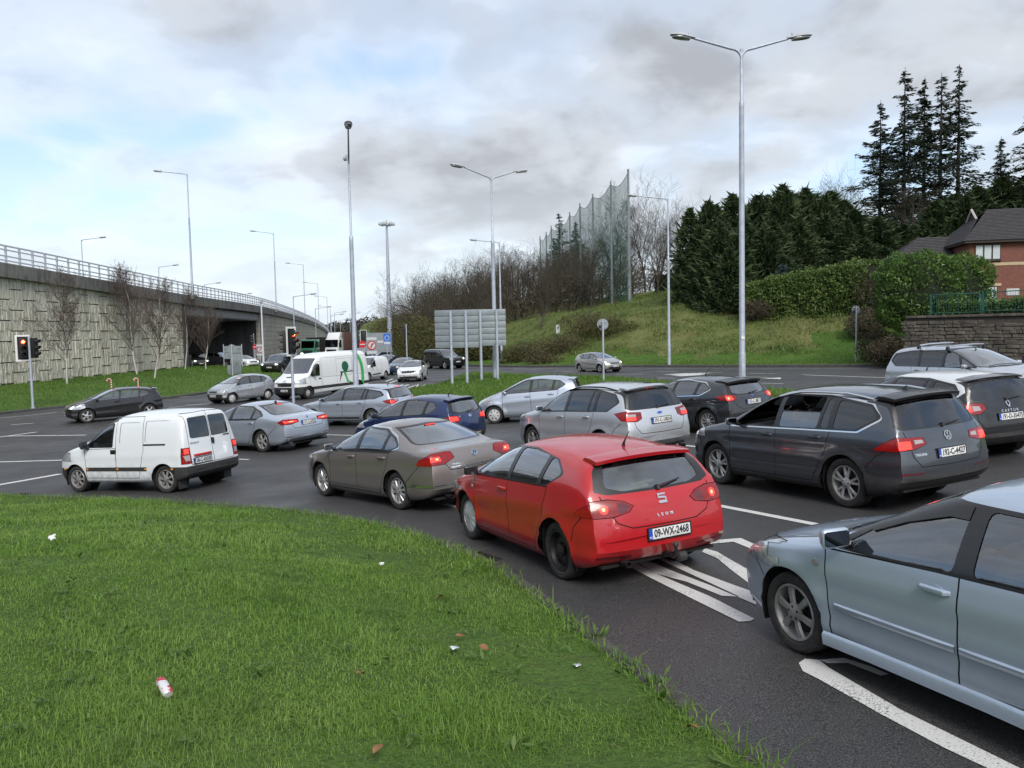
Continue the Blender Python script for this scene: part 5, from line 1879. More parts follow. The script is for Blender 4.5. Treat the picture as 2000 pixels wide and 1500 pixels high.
 o = B.emit('seam','panel_gap',M_SEAM,root,off=-.004)
 if o: o['kind'] = 'stuff'
 dobj = {}
 for i,d in enumerate(doors):
  for sd in 'LR':
   o = B.emit('door%d' % i,'door',P,root,sd)
   if o is None: continue
   dobj[(i,sd)] = o
   if S.get('handles') and i < len(S['handles']) and S['handles'][i]:
    hx,hz = S['handles'][i]
    p,n = B.surf('side',hx,hz)
    sg = 1 if sd == 'L' else -1
    hb = MB()
    y0 = p.y
    hb.add([(hx + a,sg * (y0 + b),hz + c) for a,b,c in [(-.115,.002,-.014),(-.115,.002,.016),(-.085,.04,-.016),(-.085,.042,.016),(.085,.042,-.014),(.085,.044,.018),(.115,.002,-.012),(.115,.002,.018)]],[(0,1,3,2),(2,3,5,4),(4,5,7,6),(1,7,5,3),(0,2,4,6)])
    hb.build('handle',S.get('m_handle') or P,o,bevel=.006)
    cup = MB()
    cup.prism([(hx + .07 * math.cos(a),hz - .004 + .04 * math.sin(a)) for a in np.linspace(0,2 * math.pi,17)[:-1]],sg * (y0 + .001),sg * (y0 + .006),'XZ')
    cup.build('handle_recess',M_TRIM if S.get('m_handle') else P,o,smooth=40)
 gl = S.get('glass',[])
 for i,wv in enumerate(S.get('wins',[])):
  gi = gl[i] if i < len(gl) else M_GLASS
  if gi is None: continue
  for sd in 'LR':
   if gi == 'open' :
    gi2 = None if sd == 'L' else M_GLASS
   else: gi2 = gi
   if gi2 is None: continue
   di = S.get('wdoor',[0,1,1,9])[i] if i < 4 else 9
   B.emit('win%d' % i,'window',gi2,dobj.get((di,sd),root),sd,off=-.006)
 B.emit('windscreen','windscreen',M_WSCR,root,off=-.004)
 B.emit('rear_window','rear_window',S.get('m_rear',M_REARG),root,off=-.004)
 lm = {'tail': M_TAIL,'taild': M_TAILD,'brake': M_BRAKE,'brake2': M_BRAKE2,'clear': M_CLEAR,'head': M_HEAD,'headlit': M_HLIT,'amber': M_AMBER,'reflector': M_TAILD}
 base = {'tail': 'tail_light','taild': 'tail_light','head': 'headlight'}
 main = {}
 for nm in ('tail','taild','head'):
  if nm in B.parts:
   for sd in 'LR':
    main[(nm,sd)] = B.emit(nm,base[nm],lm[nm],root,sd,off=.004)
 for nm in ('brake','brake2','clear','amber','headlit'):
  if nm in B.parts:
   for sd in 'LR':
    pr = main.get(('head',sd)) if nm == 'headlit' else (main.get(('tail',sd)) or main.get(('taild',sd)))
    B.emit(nm,{'brake': 'brake_lamp','brake2': 'brake_lamp','clear': 'reverse_lamp','amber': 'indicator','headlit': 'lamp'}[nm],lm[nm],pr or root,sd,off=.006)
 if 'reflector' in B.parts:
  for sd in 'LR': B.emit('reflector','reflector',M_TAILD,root,sd,off=.004)
 for nm,mt in (('grille',M_TRIM),('grille2',M_PLAS),('panel',S.get('m_panel',M_PLAS)),('chrome',M_CHROME),('tailgate_bar',M_CHROME),('decal',S.get('m_decal',M_TRIM)),('decal2',S.get('m_decal2',M_TRIM)),('decal3',MATS.get('livery_green',M_TRIM))):
  B.emit(nm,nm if nm not in ('panel','chrome','decal','decal2','decal3') else {'panel': 'bumper_insert','chrome': 'chrome_strip','decal': 'livery','decal2': 'livery','decal3': 'livery'}[nm],mt,root,'both' if not nm.startswith('decal') else 'L',off=.006)
  if nm.startswith('decal'): B.emit(nm,'livery',mt,root,'R',off=.006)
 # --- running gear
 tw = S.get('tw',.205)
 for cx,st in ((wb / 2,S.get('steer',0)),(-wb / 2,0)):
  for sg in (1,-1):
   y = sg * (W - tw / 2 - S.get('wi',.035))
   sty,mt = (S['wheel'] if cx > 0 else S.get('wheel_r',S['wheel']))
   add_wheel(root,cx,y,r,tw,sty,mt,st)
 fl = MB()
 zb = S.get('floor',.24)
 fl.box(((XR + XF) / 2,0,zb),(XF - XR - .35,2 * W - .34,.03))
 for cx in (wb / 2,-wb / 2):                 # wheel housings
  for sg in (1,-1):
   n = 14
   A = [[(cx + (ra + .012) * math.cos(a),sg * yy,r + (ra + .012) * math.sin(a)) for yy in (W - .03 - (.02 if a < .3 or a > 2.8 else 0),W - .36)] for a in np.linspace(-.4,math.pi + .4,n)]
   fl.grid(A)
   fl.add([(cx,sg * (W - .36),r)] + [(cx + (ra + .012) * math.cos(a),sg * (W - .36),r + (ra + .012) * math.sin(a)) for a in np.linspace(0,2 * math.pi,20)],[(0,k,k + 1) for k in range(1,20)])
 fl.build('underbody',M_DARK,root,fix=False)
 # --- cabin
 if S.get('cabin',True):
  cz = S.get('cz',.30); sx = S.get('sx',.02)
  ms = S.get('m_seat',M_SEAT)
  for sg in (1,-1):
   part_mesh(seat_mesh('front'),'front_seat',ms,root,T((sx,sg * .36,cz)))
  if S.get('rear_seat',True):
   part_mesh(seat_mesh('rear'),'rear_seat',ms,root,T((S.get('rsx',sx - .85),0,cz + .02)))
  db = MB()
  dx = S.get('dx',sx + .82)
  dz = S.get('dz',.92)
  db.prism([(dx - .12,.45),(dx - .14,dz - .12),(dx - .02,dz),(dx + .25,dz - .02),(dx + .30,.45)],-W + .16,W - .16,'XZ')
  db.build('dashboard',M_CLOTH,root,bevel=.02)
  part_mesh(steering_mesh(),'steering_wheel',M_PLAS,root,T((dx - .26,-.36,dz - .05)) @ RY(-.45))
  cb = MB()
  cb.box(((S.get('cab',(XR + .3,dx))[0] + dx) / 2,0,.33),(dx - S.get('cab',(XR + .3,dx))[0],2 * W - .3,.05))
  if S.get('shelf'):
   s0,s1,sz = S['shelf']
   cb.box(((s0 + s1) / 2,0,sz),(abs(s1 - s0),2 * W - .42,.03))
  cb.build('cabin_floor',M_CLOTH,root)
 # --- door mirrors
 if 'mirror' in S:
  mx,mz = S['mirror']
  p,n = B.surf('side',mx,mz)
  for sg in (1,-1):
   o = part_mesh(mirror_mesh(),'wing_mirror',S.get('m_mirror') or P,root,T((mx + .02,sg * (p.y + .13),mz + .03)) @ RZ(-sg * .15) @ Matrix.Diagonal((1,S.get('mirw',1.0),S.get('mirh',1.0),1)))
   g = MB(); g.prism([(y * .075 * S.get('mirw',1),z * .045) for y,z in ((-1,-.8),(-.8,-1),(.8,-1),(1,-.8),(1,.8),(.8,1),(-.8,1),(-1,.8))],-.058,-.0545,'YZ')
   g.build('mirror_glass',pmat('mirror_glass',(.10,.115,.14),rough=.05,metal=1.0),o)  # dark bluish tint stands in for the reflected road and car side
   a = MB(); a.tube([(-.01,-sg * .08,-.045),(0,-sg * .15,-.06)],[.03,.035],8)
   a.build('mirror_arm',M_TRIM,o,smooth=40)
 # --- small fittings
 if 'plate' in S:
  py,pz,txt = S['plate']
  p,n = B.surf('rear',abs(py),pz)
  n = Vector((n.x,0,n.z * .6))
  plate(root,frame_at(Vector((p.x,py,pz)),n) @ T((0,0,S.get('plate_o',0))),txt)
 if 'plate_f' in S:
  pz,txt = S['plate_f']
  p,n = B.surf('front',0,pz)
  plate(root,frame_at(Vector((p.x,0,pz)),Vector((1,0,0))),txt,frame=False)
 if 'badge' in S:
  k,z,rr = S['badge']
  p,n = B.surf('rear',0.001,z)
  emblem(root,frame_at(Vector((p.x,0,z)),Vector((n.x,0,n.z))),k,rr)
 if 'badge_f' in S:
  k,z,rr = S['badge_f']
  p,n = B.surf('front',0.001,z)
  emblem(root,frame_at(Vector((p.x,0,z)),Vector((n.x,0,n.z))) @ T((0,0,.01)),k,rr)
 for txt,y,z,size,mt in S.get('script',[]):
  p,n = B.surf('rear',abs(y),z)
  o = link_mesh('lettering',text_mesh(txt,size,.002,1.15,.0015),mt,root)
  n = Vector((n.x,n.y * (1 if y > 0 else -1),n.z))
  o.matrix_local = frame_at(Vector((p.x,y,z)),n) @ T((0,0,.006))
 if 'wiper' in S:
  y0,z0,y1,z1 = S['wiper']
  w = MB()
  ps = []
  for t in np.linspace(0,1,6):
   y = y0 + (y1 - y0) * t; z = z0 + (z1 - z0) * t
   p,n = B.surf('rear',abs(y),z)
   ps.append(Vector((p.x - .025,y,z)))
  w.tube(ps,[.016,.018,.014,.011,.009,.007],6)
  w.lathe([(.035,-.02),(.03,.02),(.001,.025)],12,'Z',(ps[0].x + .01,y0,z0))
  w.build('rear_wiper',M_TRIM,root,smooth=50)
 if 'brake3' in S:
  z,hw,hh = S['brake3'][:3]
  p,n = B.surf('rear',.001,z)
  m = frame_at(Vector((p.x,0,z)),Vector((n.x,0,n.z * .3)))
  b = MB(); b.box((0,0,0),(2 * hw + .03,hh * 2 + .014,.02)); o = b.build('high_brake_light',M_TAILD,root,bevel=.004); o.matrix_local = m
  nl = 8
  for k in range(nl):
   b = MB(); b.box((-hw + (k + .5) * 2 * hw / nl,0,.0105),(2 * hw / nl * .72,hh * 1.5,.004)); b.build('lamp',M_BRAKE,o)
 if 'antenna' in S:
  ax,ln = S['antenna']
  p,n = B.surf('top',ax,0)
  a = MB()
  if ln > .12:
   a.tube([p + Vector((0,0,-.005)),p + Vector((-.01,0,.03)),p + Vector((-.06,0,.09)),p + Vector((-ln * .6,0,ln * .72))],[.022,.016,.006,.003],7)
  else:
   a.add([p + Vector(q) for q in ((.08,.02,-.01),(.08,-.02,-.01),(-.07,.024,-.01),(-.07,-.024,-.01),(-.045,.004,.06),(-.045,-.004,.06))],[(0,1,5,4),(0,4,2),(1,3,5),(2,4,5,3)])
  a.build('aerial',M_TRIM,root,smooth=50)
 if 'rails' in S:
  x0,x1,dz,mt = S['rails']
  for sg in (1,-1):
   ps = []
   for t in np.linspace(0,1,9):
    x = x0 + (x1 - x0) * t
    z0_ = 3
    yy = W - S.get('raily',.30)
    p,n = B.surf('top',x,yy)
    ps.append(Vector((x,sg * yy,p.z + dz * min(1,4 * min(t,1 - t) + .05))))
   rl = MB(); rl.tube(ps,.017,8)
   rl.build('roof_rail',mt,root,smooth=60)
 if 'spoiler' in S:
  x0,x1,z,hw,drop,mt = S['spoiler']
  sp = MB()
  A = []
  for x,dz in ((x0,0),((x0 + x1) / 2,.006),(x1,-.012),(x1 + .012,-drop),(x0 + .06,-drop * .8)):
   row = []
   for t in np.linspace(-1,1,13):
    yy = hw * t
    zz = z + dz - .035 * abs(t) ** 2.5 - (x0 - x) * .08
    row.append((x + .06 * abs(t) ** 3 * (1 if x < x0 else .3),yy,zz))
   A.append(row)
  sp.grid(A)
  sp.add([A[i][0] for i in range(5)],[(0,1,2,3,4)]); sp.add([A[i][-1] for i in range(5)],[(0,1,2,3,4)])
  sp.build('spoiler',mt or P,root,smooth=35,fix='weld')
 if S.get('exhaust'):
  for ey in S['exhaust']:
   e = MB(); e.lathe([(.028,.0),(.034,.0),(.034,.16),(.028,.16)],16,c=(0,0,0),closed=True)
   o = e.build('exhaust_pipe',M_CHROME if S.get('exc') else M_STEEL,root,smooth=40)
   o.matrix_local = T((XR + .10,ey,S.get('exz',.27))) @ RZ(math.pi / 2) @ T((0,-.08,0))
 return root,B

def set_on_ground(o,x,y,head,wb,hw,dz=0.0):
 """stand a vehicle on the road surface with the slope it has there"""
 a = RAD(head)
 f = Vector((math.cos(a),math.sin(a),0)); l = Vector((-math.sin(a),math.cos(a),0))
 g = lambda p: float(Gd(p.x,p.y))
 c = Vector((x,y,0))
 zf = (g(c + f * wb / 2 + l * hw) + g(c + f * wb / 2 - l * hw)) / 2; zr = (g(c - f * wb / 2 + l * hw) + g(c - f * wb / 2 - l * hw)) / 2
 zl = (g(c + f * wb / 2 + l * hw) + g(c - f * wb / 2 + l * hw)) / 2; zq = (g(c + f * wb / 2 - l * hw) + g(c - f * wb / 2 - l * hw)) / 2
 fw = Vector((f.x,f.y,(zf - zr) / wb)).normalized(); lf = Vector((l.x,l.y,(zl - zq) / (2 * hw)))
 up = fw.cross(lf).normalized(); lf = up.cross(fw)
 m = Matrix((fw,lf,up)).transposed().to_4x4()
 m.translation = (x,y,(zf + zr) / 2 + dz)
 o.matrix_world = m
# ================================================================== street furniture, house, walls
M_LAMPH = pmat('lantern_grey',(.42,.44,.46),(.34,.36,.38),5,rough=.5)
M_BOWL = pmat('lantern_bowl',(.10,.105,.11),rough=.15,coat=1)
M_BLACK = pmat('signal_black',(.012,.012,.013),rough=.5)
M_WEDGE = pmat('white_edge',(.72,.72,.70),rough=.5)
M_REDL = pmat('red_signal',(.9,.05,.03),emit=(1,.05,.02),es=5.0)
M_REDC = pmat('red_signal_core',(1,.5,.2),emit=(1,.42,.12),es=7.0)
M_SBACK = pmat('sign_back',(.27,.305,.325),(.22,.25,.27),2.0,rough=.5,metal=.35)
M_SEDGE = pmat('sign_joint',(.07,.08,.09),rough=.6,metal=.3)

def lantern(parent,pos,dirx,s=1.0):
 """street-light head: tapered shell with bowl and photocell; dirx = unit vector the arm points to"""
 o = MB()
 prof = [(-.05,.07,.05),(.10,.10,.07),(.35,.17,.10),(.62,.16,.10),(.78,.09,.05),(.82,.03,.02)]
 n = 12
 A = []
 for x,w,h in prof:
  A.append([(x * s,w * s * math.cos(a),(h * math.sin(a) if math.sin(a) > 0 else .35 * h * math.sin(a)) * s) for a in np.linspace(0,2 * math.pi,n + 1)])
 o.grid(A); o.add(A[0][:-1],[tuple(range(n))]); o.add(A[-1][:-1],[tuple(range(n))])
 m = Matrix.Translation(pos) @ Matrix.Rotation(math.atan2(dirx[1],dirx[0]),4,'Z') @ Matrix.Rotation(-dirx[2],4,'Y')
 h = o.build('lantern',M_LAMPH,parent,smooth=50); h.matrix_local = m
 b = MB()
 b.prism([(.12 * s,-.09 * s),(.36 * s,-.145 * s),(.62 * s,-.13 * s),(.74 * s,-.06 * s),(.74 * s,.06 * s),(.62 * s,.13 * s),(.36 * s,.145 * s),(.12 * s,.09 * s)],-.085 * s,-.02 * s)
 b.build('bowl',M_BOWL,h,bevel=.015 * s)
 c = MB(); c.lathe([(.04 * s,.05 * s),(.04 * s,.13 * s),(.025 * s,.155 * s),(.001,.16 * s)],10,'Z',(.16 * s,0,.02 * s)); c.build('photocell',M_LAMPH,h,smooth=40)
 return h

def lamp_post(loc,H,arms,label,group=None,r0=.105,r1=.045,step=.62,s=1.0,name='lamp_post',arm_rise=.22):
 """tapered two-part column with curved arm(s); arms: list of (azimuth, length)"""
 o = empty(name,loc,0,label,'lamp post',group)
 b = MB()
 b.lathe([(r0 * 1.0,-.3),(r0,1.6),(r0 * .98,1.62),(r0 * .86,1.7),(r0 * .72,H * step),(r0 * .74,H * step + .02),(r0 * .74,H * step + .22),(r1 * 1.15,H * step + .28),(r1,H * .985)],14,'Z')
 b.build('column',M_GALV,o,smooth=45,fix=False)
 d = MB(); d.box((0,-r0 * .99,.95),(.11,.02,.62)); d.build('access_door',M_GALV,o,bevel=.005)
 for az,L in arms:
  c,sn = math.cos(az),math.sin(az)
  pts = []
  for t in np.linspace(0,math.pi / 2,6):
   pts.append((.35 * (1 - math.cos(t)),H * .985 - .35 + .35 * math.sin(t)))
  pts.append((L,H * .985 + arm_rise * L / 2.2))
  a = MB(); a.tube([(c * x,sn * x,z) for x,z in pts],[r1 * .95] * 5 + [r1 * .9,r1 * .75],10)
  a.build('arm',M_GALV,o,smooth=60)
  lantern(o,(c * L,sn * L,H * .985 + arm_rise * L / 2.2 + .01),(c,sn,.12),s)
 return o

# tall double-arm lamps
p = at(1449.5,30.0); p[2] = float(isz(p[0],p[1])) - .02
lp = lamp_post(tuple(p),12.7,[(RAD(185),1.75),(RAD(2),1.7)],'tall two-armed street lamp rising from behind the dark hatchback',r0=.125,r1=.055,s=1.05,step=.82,arm_rise=.45)
st = MB(); st.box((0,-.117,2.2),(.12,.006,.09)); st.build('sticker',M_WEDGE,lp)
p = gp(968,739,.2); p[2] = float(isz(p[0],p[1])) - .02
lamp_post(tuple(p),3 + (646 - 343) / 1600 * p[1] - p[2],[(RAD(207),1.9),(RAD(22),1.6)],'two-armed street lamp beside the grey sign boards',r0=.16,r1=.055,s=1.15,step=.66,arm_rise=.55)
# single lamps on the far side of the road
p = gp(1307,709,.3); p[2] = float(hillz(p[0],p[1]))
lamp_post(tuple(p),3 + (640 - 386) / 1600 * p[1] - p[2],[(RAD(178),2.3)],'single-arm street lamp on the grassy bank',r0=.13,r1=.055,step=.62)
p = gp(980,706,.4); p[2] = float(hillz(p[0],p[1]))
lamp_post(tuple(p),3 + (646 - 470) / 1600 * p[1] - p[2],[(RAD(175),2.1)],'single-arm street lamp behind the sign boards',r0=.12,r1=.05)
# junction column with camera
p = at(693.5,36); p[2] = float(Gd(p[0],p[1]))
H_ = 3 + (652 - 304) / 1600 * 36 - p[2]
cl = lamp_post(tuple(p),H_,[(RAD(-78),1.3)],'tall street lamp column with a small camera at its neck',r0=.125,r1=.045,step=.66,arm_rise=1.5)
cb = MB(); cb.box((0,0,0),(.12,.34,.12)); cb.box((.05,0,.12),(.05,.1,.14)); cc = cb.build('traffic_camera',M_LAMPH,cl,bevel=.012); cc.location = (-.16,0,H_ - .25)
# high mast with a ring of floodlights
p = at(763,130); p[2] = float(Gd(p[0],p[1]))
hm = empty('floodlight_mast',tuple(p),0,'high lighting mast crowned by a ring of floodlights','light mast')
b = MB(); b.lathe([(.42,-.3),(.40,3),(.16,20.6)],14,'Z'); b.build('column',M_GALV,hm,smooth=60,fix=False)
b = MB(); b.lathe([(.5,20.5),(.5,20.65),(.4,20.7)],20,'Z'); b.build('head_ring',M_GALV,hm,smooth=40)
for k in range(6):
 a = k * math.pi / 3 + .3
 b = MB(); b.tube([(0,0,20.6),(.95 * math.cos(a),.95 * math.sin(a),20.75)],.05,6); b.lathe([(.001,20.95),(.22,20.9),(.36,20.6),(.30,20.42),(.001,20.40)],12,'Z',(.98 * math.cos(a),.98 * math.sin(a),.05)); b.build('floodlight',M_LAMPH,hm,smooth=45)
b = MB(); b.lathe([(.10,20.6),(.12,21.2),(.001,21.4)],10,'Z'); b.build('cap',M_LAMPH,hm,smooth=45)
# lamps standing on the flyover parapet
FL_L = ['single-arm lamp on the flyover parapet above the underpass corner','single-arm lamp on the flyover parapet past the underpass','third lamp along the flyover parapet counting from the underpass','fourth lamp along the flyover parapet counting from the underpass','fifth lamp along the flyover parapet counting from the underpass','sixth lamp along the flyover parapet counting from the underpass']
for i,(y,ut,vt) in enumerate(((91.6,357,341),(143,535,455),(208,594,516),(270,624,553),(330,640,579),(390,652,598))):
 q,d,n = wp(y,.5)
 top = 3 + (646 + .0205 * (1000 - ut) - vt) / 1600 * y
 lamp_post((q[0],q[1],q[2]),max(6,top - q[2]),[(math.atan2(-n[1],-n[0]),2.3 + y * .004)],FL_L[i],'lamps on the flyover parapet',r0=.13,r1=.05 + y * .00012,s=1 + y / 400)
for i,(x,y,top) in enumerate(((-61,118,17.4),(-62.5,147,15.8),(-66,178,14.5),(-71,215,14.0))):
 lamp_post((x,y,wp(y)[0][2] - .6),top - wp(y)[0][2] + .6,[(0.1,2.4)],'distant single-arm lamp on the far edge of the flyover','lamps on the far edge of the flyover',r0=.12,r1=.05 + y * .00012,s=1 + y / 400)
for i,(u,vt,y) in enumerate(((577,577,125),(619,601,185),(649,615,235),(667,624,290),(656,610,260),(686,612,300))):
 p = at(u,y); zg = float(Gd(p[0],p[1]))
 lamp_post((p[0],p[1],zg),3 + (646 + .0205 * (1000 - u) - vt) / 1600 * y - zg,[(0.05,2.5)],'slim lamp along the slip road below the flyover','lamps along the slip road',r0=.11,r1=.05 + y * .00012,s=1 + y / 400)
# slim camera pole by the underpass
p = gp(515,716,.3)
o = empty('camera_pole',tuple(p),0,'slim pale pole with a small dome camera by the underpass','pole')
b = MB(); b.lathe([(.14,-.2),(.13,1),(.08,7.0)],10,'Z'); b.build('column',pmat('pale_steel',(.55,.57,.6),rough=.5,metal=.2),o,smooth=60,fix=False)
b = MB(); b.box((0,0,7.05),(.25,.5,.12)); b.lathe([(.001,7.4),(.14,7.35),(.17,7.2),(.12,7.08)],10,'Z'); b.build('dome_camera',M_LAMPH,o,smooth=40)

# ------------------------------------------------------------------ traffic signals
def signal_head(parent,loc,rz,lit=True,board=True,face='red'):
 h = empty('signal_head',loc,rz)
 b = MB(); b.box((0,0,0),(.20,.34,1.06)); o = b.build('signal_head',M_BLACK,parent,bevel=.02)
 bpy.data.objects.remove(h)
 o.location = loc; o.rotation_euler = (0,0,rz)
 if board:
  q = MB(); q.box((-.06,0,0),(.02,.62,1.32)); q.build('backing_board',M_BLACK,o)
  e = MB()
  for c,d in (((-.045,.30,0),(.022,.10,1.40)),((-.045,-.30,0),(.022,.10,1.40)),((-.045,0,.655),(.022,.50,.09)),((-.045,0,-.655),(.022,.50,.09))): e.box(c,d)
  e.build('white_border',M_WEDGE,o)
 for k,z in enumerate((.33,0,-.33)):
  on = lit and k == 0
  L = MB(); L.lathe([(.105,.0),(.08,.03),(.001,.045)],18,'Y'); lo = L.build('lens',M_REDL if on else pmat('dark_lens%d' % k,[(.05,.004,.004),(.05,.03,.004),(.004,.04,.02)][k],rough=.15,coat=1),o,smooth=60)
  lo.matrix_local = T((.10,0,z)) @ RZ(-math.pi / 2)
  if on:
   L = MB(); L.lathe([(.06,.0),(.001,.02)],14,'Y'); lc = L.build('lamp',M_REDC,o,smooth=60); lc.matrix_local = T((.14,0,z)) @ RZ(-math.pi / 2)
  V_ = MB(); n = 12; A = []
  for x,s_ in ((.09,1.0),(.36,.9)):
   A.append([(x if a > 0 else x * .6 + .03,.125 * s_ * math.cos(t),z + .125 * s_ * math.sin(t)) for t in np.linspace(-.5,math.pi + .5,n) for a in (math.sin(t),)])
  V_.grid(A); V_.build('visor',M_BLACK,o,smooth=60,fix=False)
 return o
def signal_post(loc,H,heads,label):
 o = empty('traffic_light',loc,0,label,'traffic light')
 b = MB(); b.lathe([(.07,-.2),(.065,H)],12,'Z'); b.lathe([(.11,0),(.11,.05),(.07,.06)],12,'Z'); b.build('post',M_GALV,o,smooth=40,fix=False)
 for lc,rz,lit,bd in heads:
  signal_head(o,lc,rz,lit,bd)
 return o
p = gp(64.5,797,.14); p[2] = float(lvz(p[0],p[1]))
d2c = math.atan2(-p[1],-p[0])
Ht = 3 + (664 - 655) / 1600 * p[1] - p[2]
signal_post(tuple(p),Ht,[((-.38,.05,Ht - .62),d2c + .15,True,True),((.26,.0,Ht - .62),RAD(-12),False,False)],'traffic light with two heads, red lit, on the verge by the ribbed wall')
p = at(570,39); p[2] = float(Gd(p[0],p[1]))
signal_post(tuple(p),3 + (655 - 660) / 1600 * 39 - p[2],[((.06,-.08,3.10 - p[2] - .38),RAD(-25),True,True),((-.30,.05,3.10 - p[2] - .38),RAD(190),False,False)],'traffic light showing red in front of the long green-striped van')
b = MB(); b.box((0,0,0),(.5,.5,.5))
p = at(795,92); p[2] = float(hillz(p[0],p[1]))
signal_post(tuple(p),3.6,[((-.2,0,3.0),RAD(180),False,False)],'unlit traffic light at the foot of the wooded slope')
p = at(712,88); p[2] = float(Gd(p[0],p[1]))
signal_post(tuple(p),3.9,[((0,-.12,3.3),RAD(90),False,True)],'traffic light seen from behind beyond the white vans')
p = at(497,104); p[2] = float(Gd(p[0],p[1]))
signal_post(tuple(p),3.9,[((0,-.12,3.3),RAD(200),False,True)],'traffic light at the mouth of the underpass')

# ------------------------------------------------------------------ signs
def board_back(loc,rz,w,z0,z1,n,posts,label):
 """back of a large plank sign: horizontal planks on vertical posts"""
 o = empty('sign_board',loc,rz,label,'sign')
 h = (z1 - z0) / n
 for k in range(n):
  b = MB(); b.box((0,0,z0 + (k + .5) * h),(w,.04,h - .03)); b.build('plank',M_SBACK,o,bevel=.006)
  if k:
   b = MB(); b.box((0,.012,z0 + k * h),(w,.03,.05)); b.build('joint_rail',M_SEDGE,o)
 for x,zb in posts:
  b = MB(); b.lathe([(.085,zb),(.085,z1 - .08)],12,'Z',(x,-.10,0)); b.build('post',M_GALV,o,smooth=40,fix=False)
  b = MB()
  for k in range(n): b.box((x,-.04,z0 + (k + .5) * h),(.22,.05,.05))
  b.build('clamps',M_GALV,o)
 return o
pa = gp(884,750,.2); pa[2] = float(isz(pa[0],pa[1]))
c = at(893,pa[1] + .2)
zb = 3 - (679 - 648) / 1600 * pa[1]; zt = 3 + (648 - 604) / 1600 * pa[1]
board_back((c[0],c[1],0),RAD(-12),86 / 1600 * pa[1] * 1.02,zb,zt,6,[(-.32,pa[2] - .2),(.62,pa[2] - .2)],'grey back of a large plank sign board, the left and nearer one')
c2 = at(962,pa[1] + 2.2)
board_back((c2[0],c2[1],0),RAD(4),54 / 1600 * pa[1] * 1.05,zb + .05,zt + .05,6,[(-.72,pa[2] - .2),(.30,pa[2] - .2)],'grey back of the second plank sign board behind the two-armed lamp')
p = gp(911,744,.2)
b = MB()
def round_back(u,v,dep_z,vt,rpx,zf,label):
 p = gp(u,v,dep_z); p[2] = float(zf(p[0],p[1])) - .05
 H = 3 + (646 + .0205 * (1000 - u) - vt) / 1600 * p[1] - p[2]
 R_ = rpx / 1600 * p[1]
 o = empty('round_sign',tuple(p),0,label,'sign')
 b = MB(); b.lathe([(.055,-.1),(.055,H + R_ * .9)],10,'Z'); b.build('post',M_GALV,o,smooth=40,fix=False)
 b = MB(); b.lathe([(.001,.09),(R_,.09),(R_,.075),(.001,.075)],26,'Y',(0,0,H)); b.build('disc',M_SBACK,o,smooth=30)
 b = MB(); b.box((0,.055,H + R_ * .5),(R_ * 1.3,.04,.05)); b.box((0,.055,H - R_ * .5),(R_ * 1.3,.04,.05)); b.build('bracket',M_GALV,o)
 b = MB(); b.box((-R_ * .5,.03,H - R_ * .35),(R_ * .45,.06,R_ * .5)); b.build('light_box',M_BLACK,o,bevel=.01)
 return o
round_back(1179,743,.2,633,11,isz,'back of a round sign on a post on the grass island')
round_back(1672,706,.25,605,8.6,hillz,'back of a round sign on a post below the laurel bush')
def sign_post(loc,rz,H,label):
 o = empty('road_sign',loc,rz,label,'sign')
 b = MB(); b.lathe([(.05,-.1),(.05,H)],10,'Z',(0,.06,0)); b.build('post',M_GALV,o,smooth=40,fix=False)
 return o
M_SRED = pmat('sign_red',(.50,.012,.02),rough=.4); M_SWHITE = pmat('sign_white',(.48,.50,.51),rough=.4); M_SBLUE = pmat('sign_blue',(.02,.12,.48),rough=.4); M_SGREEN = pmat('sign_green',(.02,.22,.17),rough=.4)
def disc(parent,x,z,r,mat,y=0,name='disc',n=24):
 b = MB(); b.prism([(x + r * math.cos(2 * math.pi * k / n),z + r * math.sin(2 * math.pi * k / n)) for k in range(n)],y - .008,y + .008,'XZ'); return b.build(name,mat,parent)
def rect(parent,x,z,w,h,mat,y=0,name='plate',t=.016):
 b = MB(); b.box((x,y,z),(w,t,h)); return b.build(name,mat,parent)
def no_entry(loc,H,r,label):
 o = sign_post(loc,0,H + r,label); disc(o,0,H,r,M_SRED); rect(o,0,H,r * 1.4,r * .3,M_SWHITE,-.012,'white_bar'); return o
def no_turn(loc,H,r,label):
 o = sign_post(loc,0,H + r * 2,label)
 rect(o,0,H,r * 2.5,r * 4.0,M_SBACK,.012)
 rect(o,0,H + r * 1.5,r * 2.2,r * .6,M_SWHITE,-.004,'text_plate'); rect(o,0,H - r * 1.55,r * 2.2,r * .6,M_SWHITE,-.004,'text_plate')
 disc(o,0,H,r,M_SRED,-.006); disc(o,0,H,r * .78,M_SWHITE,-.016)
 b = MB(); b.box((0,-.028,H),(r * .16,.008,r * 1.5),Matrix.Rotation(.7,3,'Y')); b.build('bar',M_SRED,o)
 b = MB(); b.box((.0,-.029,H - .1 * r),(r * .16,.006,r * .9)); b.box((.22 * r,-.029,H + .3 * r),(r * .5,.006,r * .15)); b.build('arrow',M_BLACK,o)
 return o
for u,v0,vc,dep,r,kind,lb in ((709,700,672,82,.36,'ne','red no-entry disc by the far traffic light'),(727,700,674,84,.46,'nt','no-right-turn panel beyond the delivery van'),(499.5,712,677,100,.32,'ne','red no-entry disc at the underpass mouth'),(508.5,712,683,99,.36,'nt','no-turn panel at the underpass mouth')):
 p = at(u,dep); p[2] = float(Gd(p[0],p[1]))
 zc = 3 + (646 + .0205 * (1000 - u) - vc) / 1600 * dep - p[2]
 (no_entry if kind == 'ne' else no_turn)(tuple(p),zc,r,lb)
p = at(757,92); p[2] = float(Gd(p[0],p[1]))
o = sign_post(tuple(p),0,3 + (651 - 655) / 1600 * 92 - p[2],'blue and white cycle sign at the foot of the high mast'); zc = 3 + (651 - 662) / 1600 * 92 - p[2]
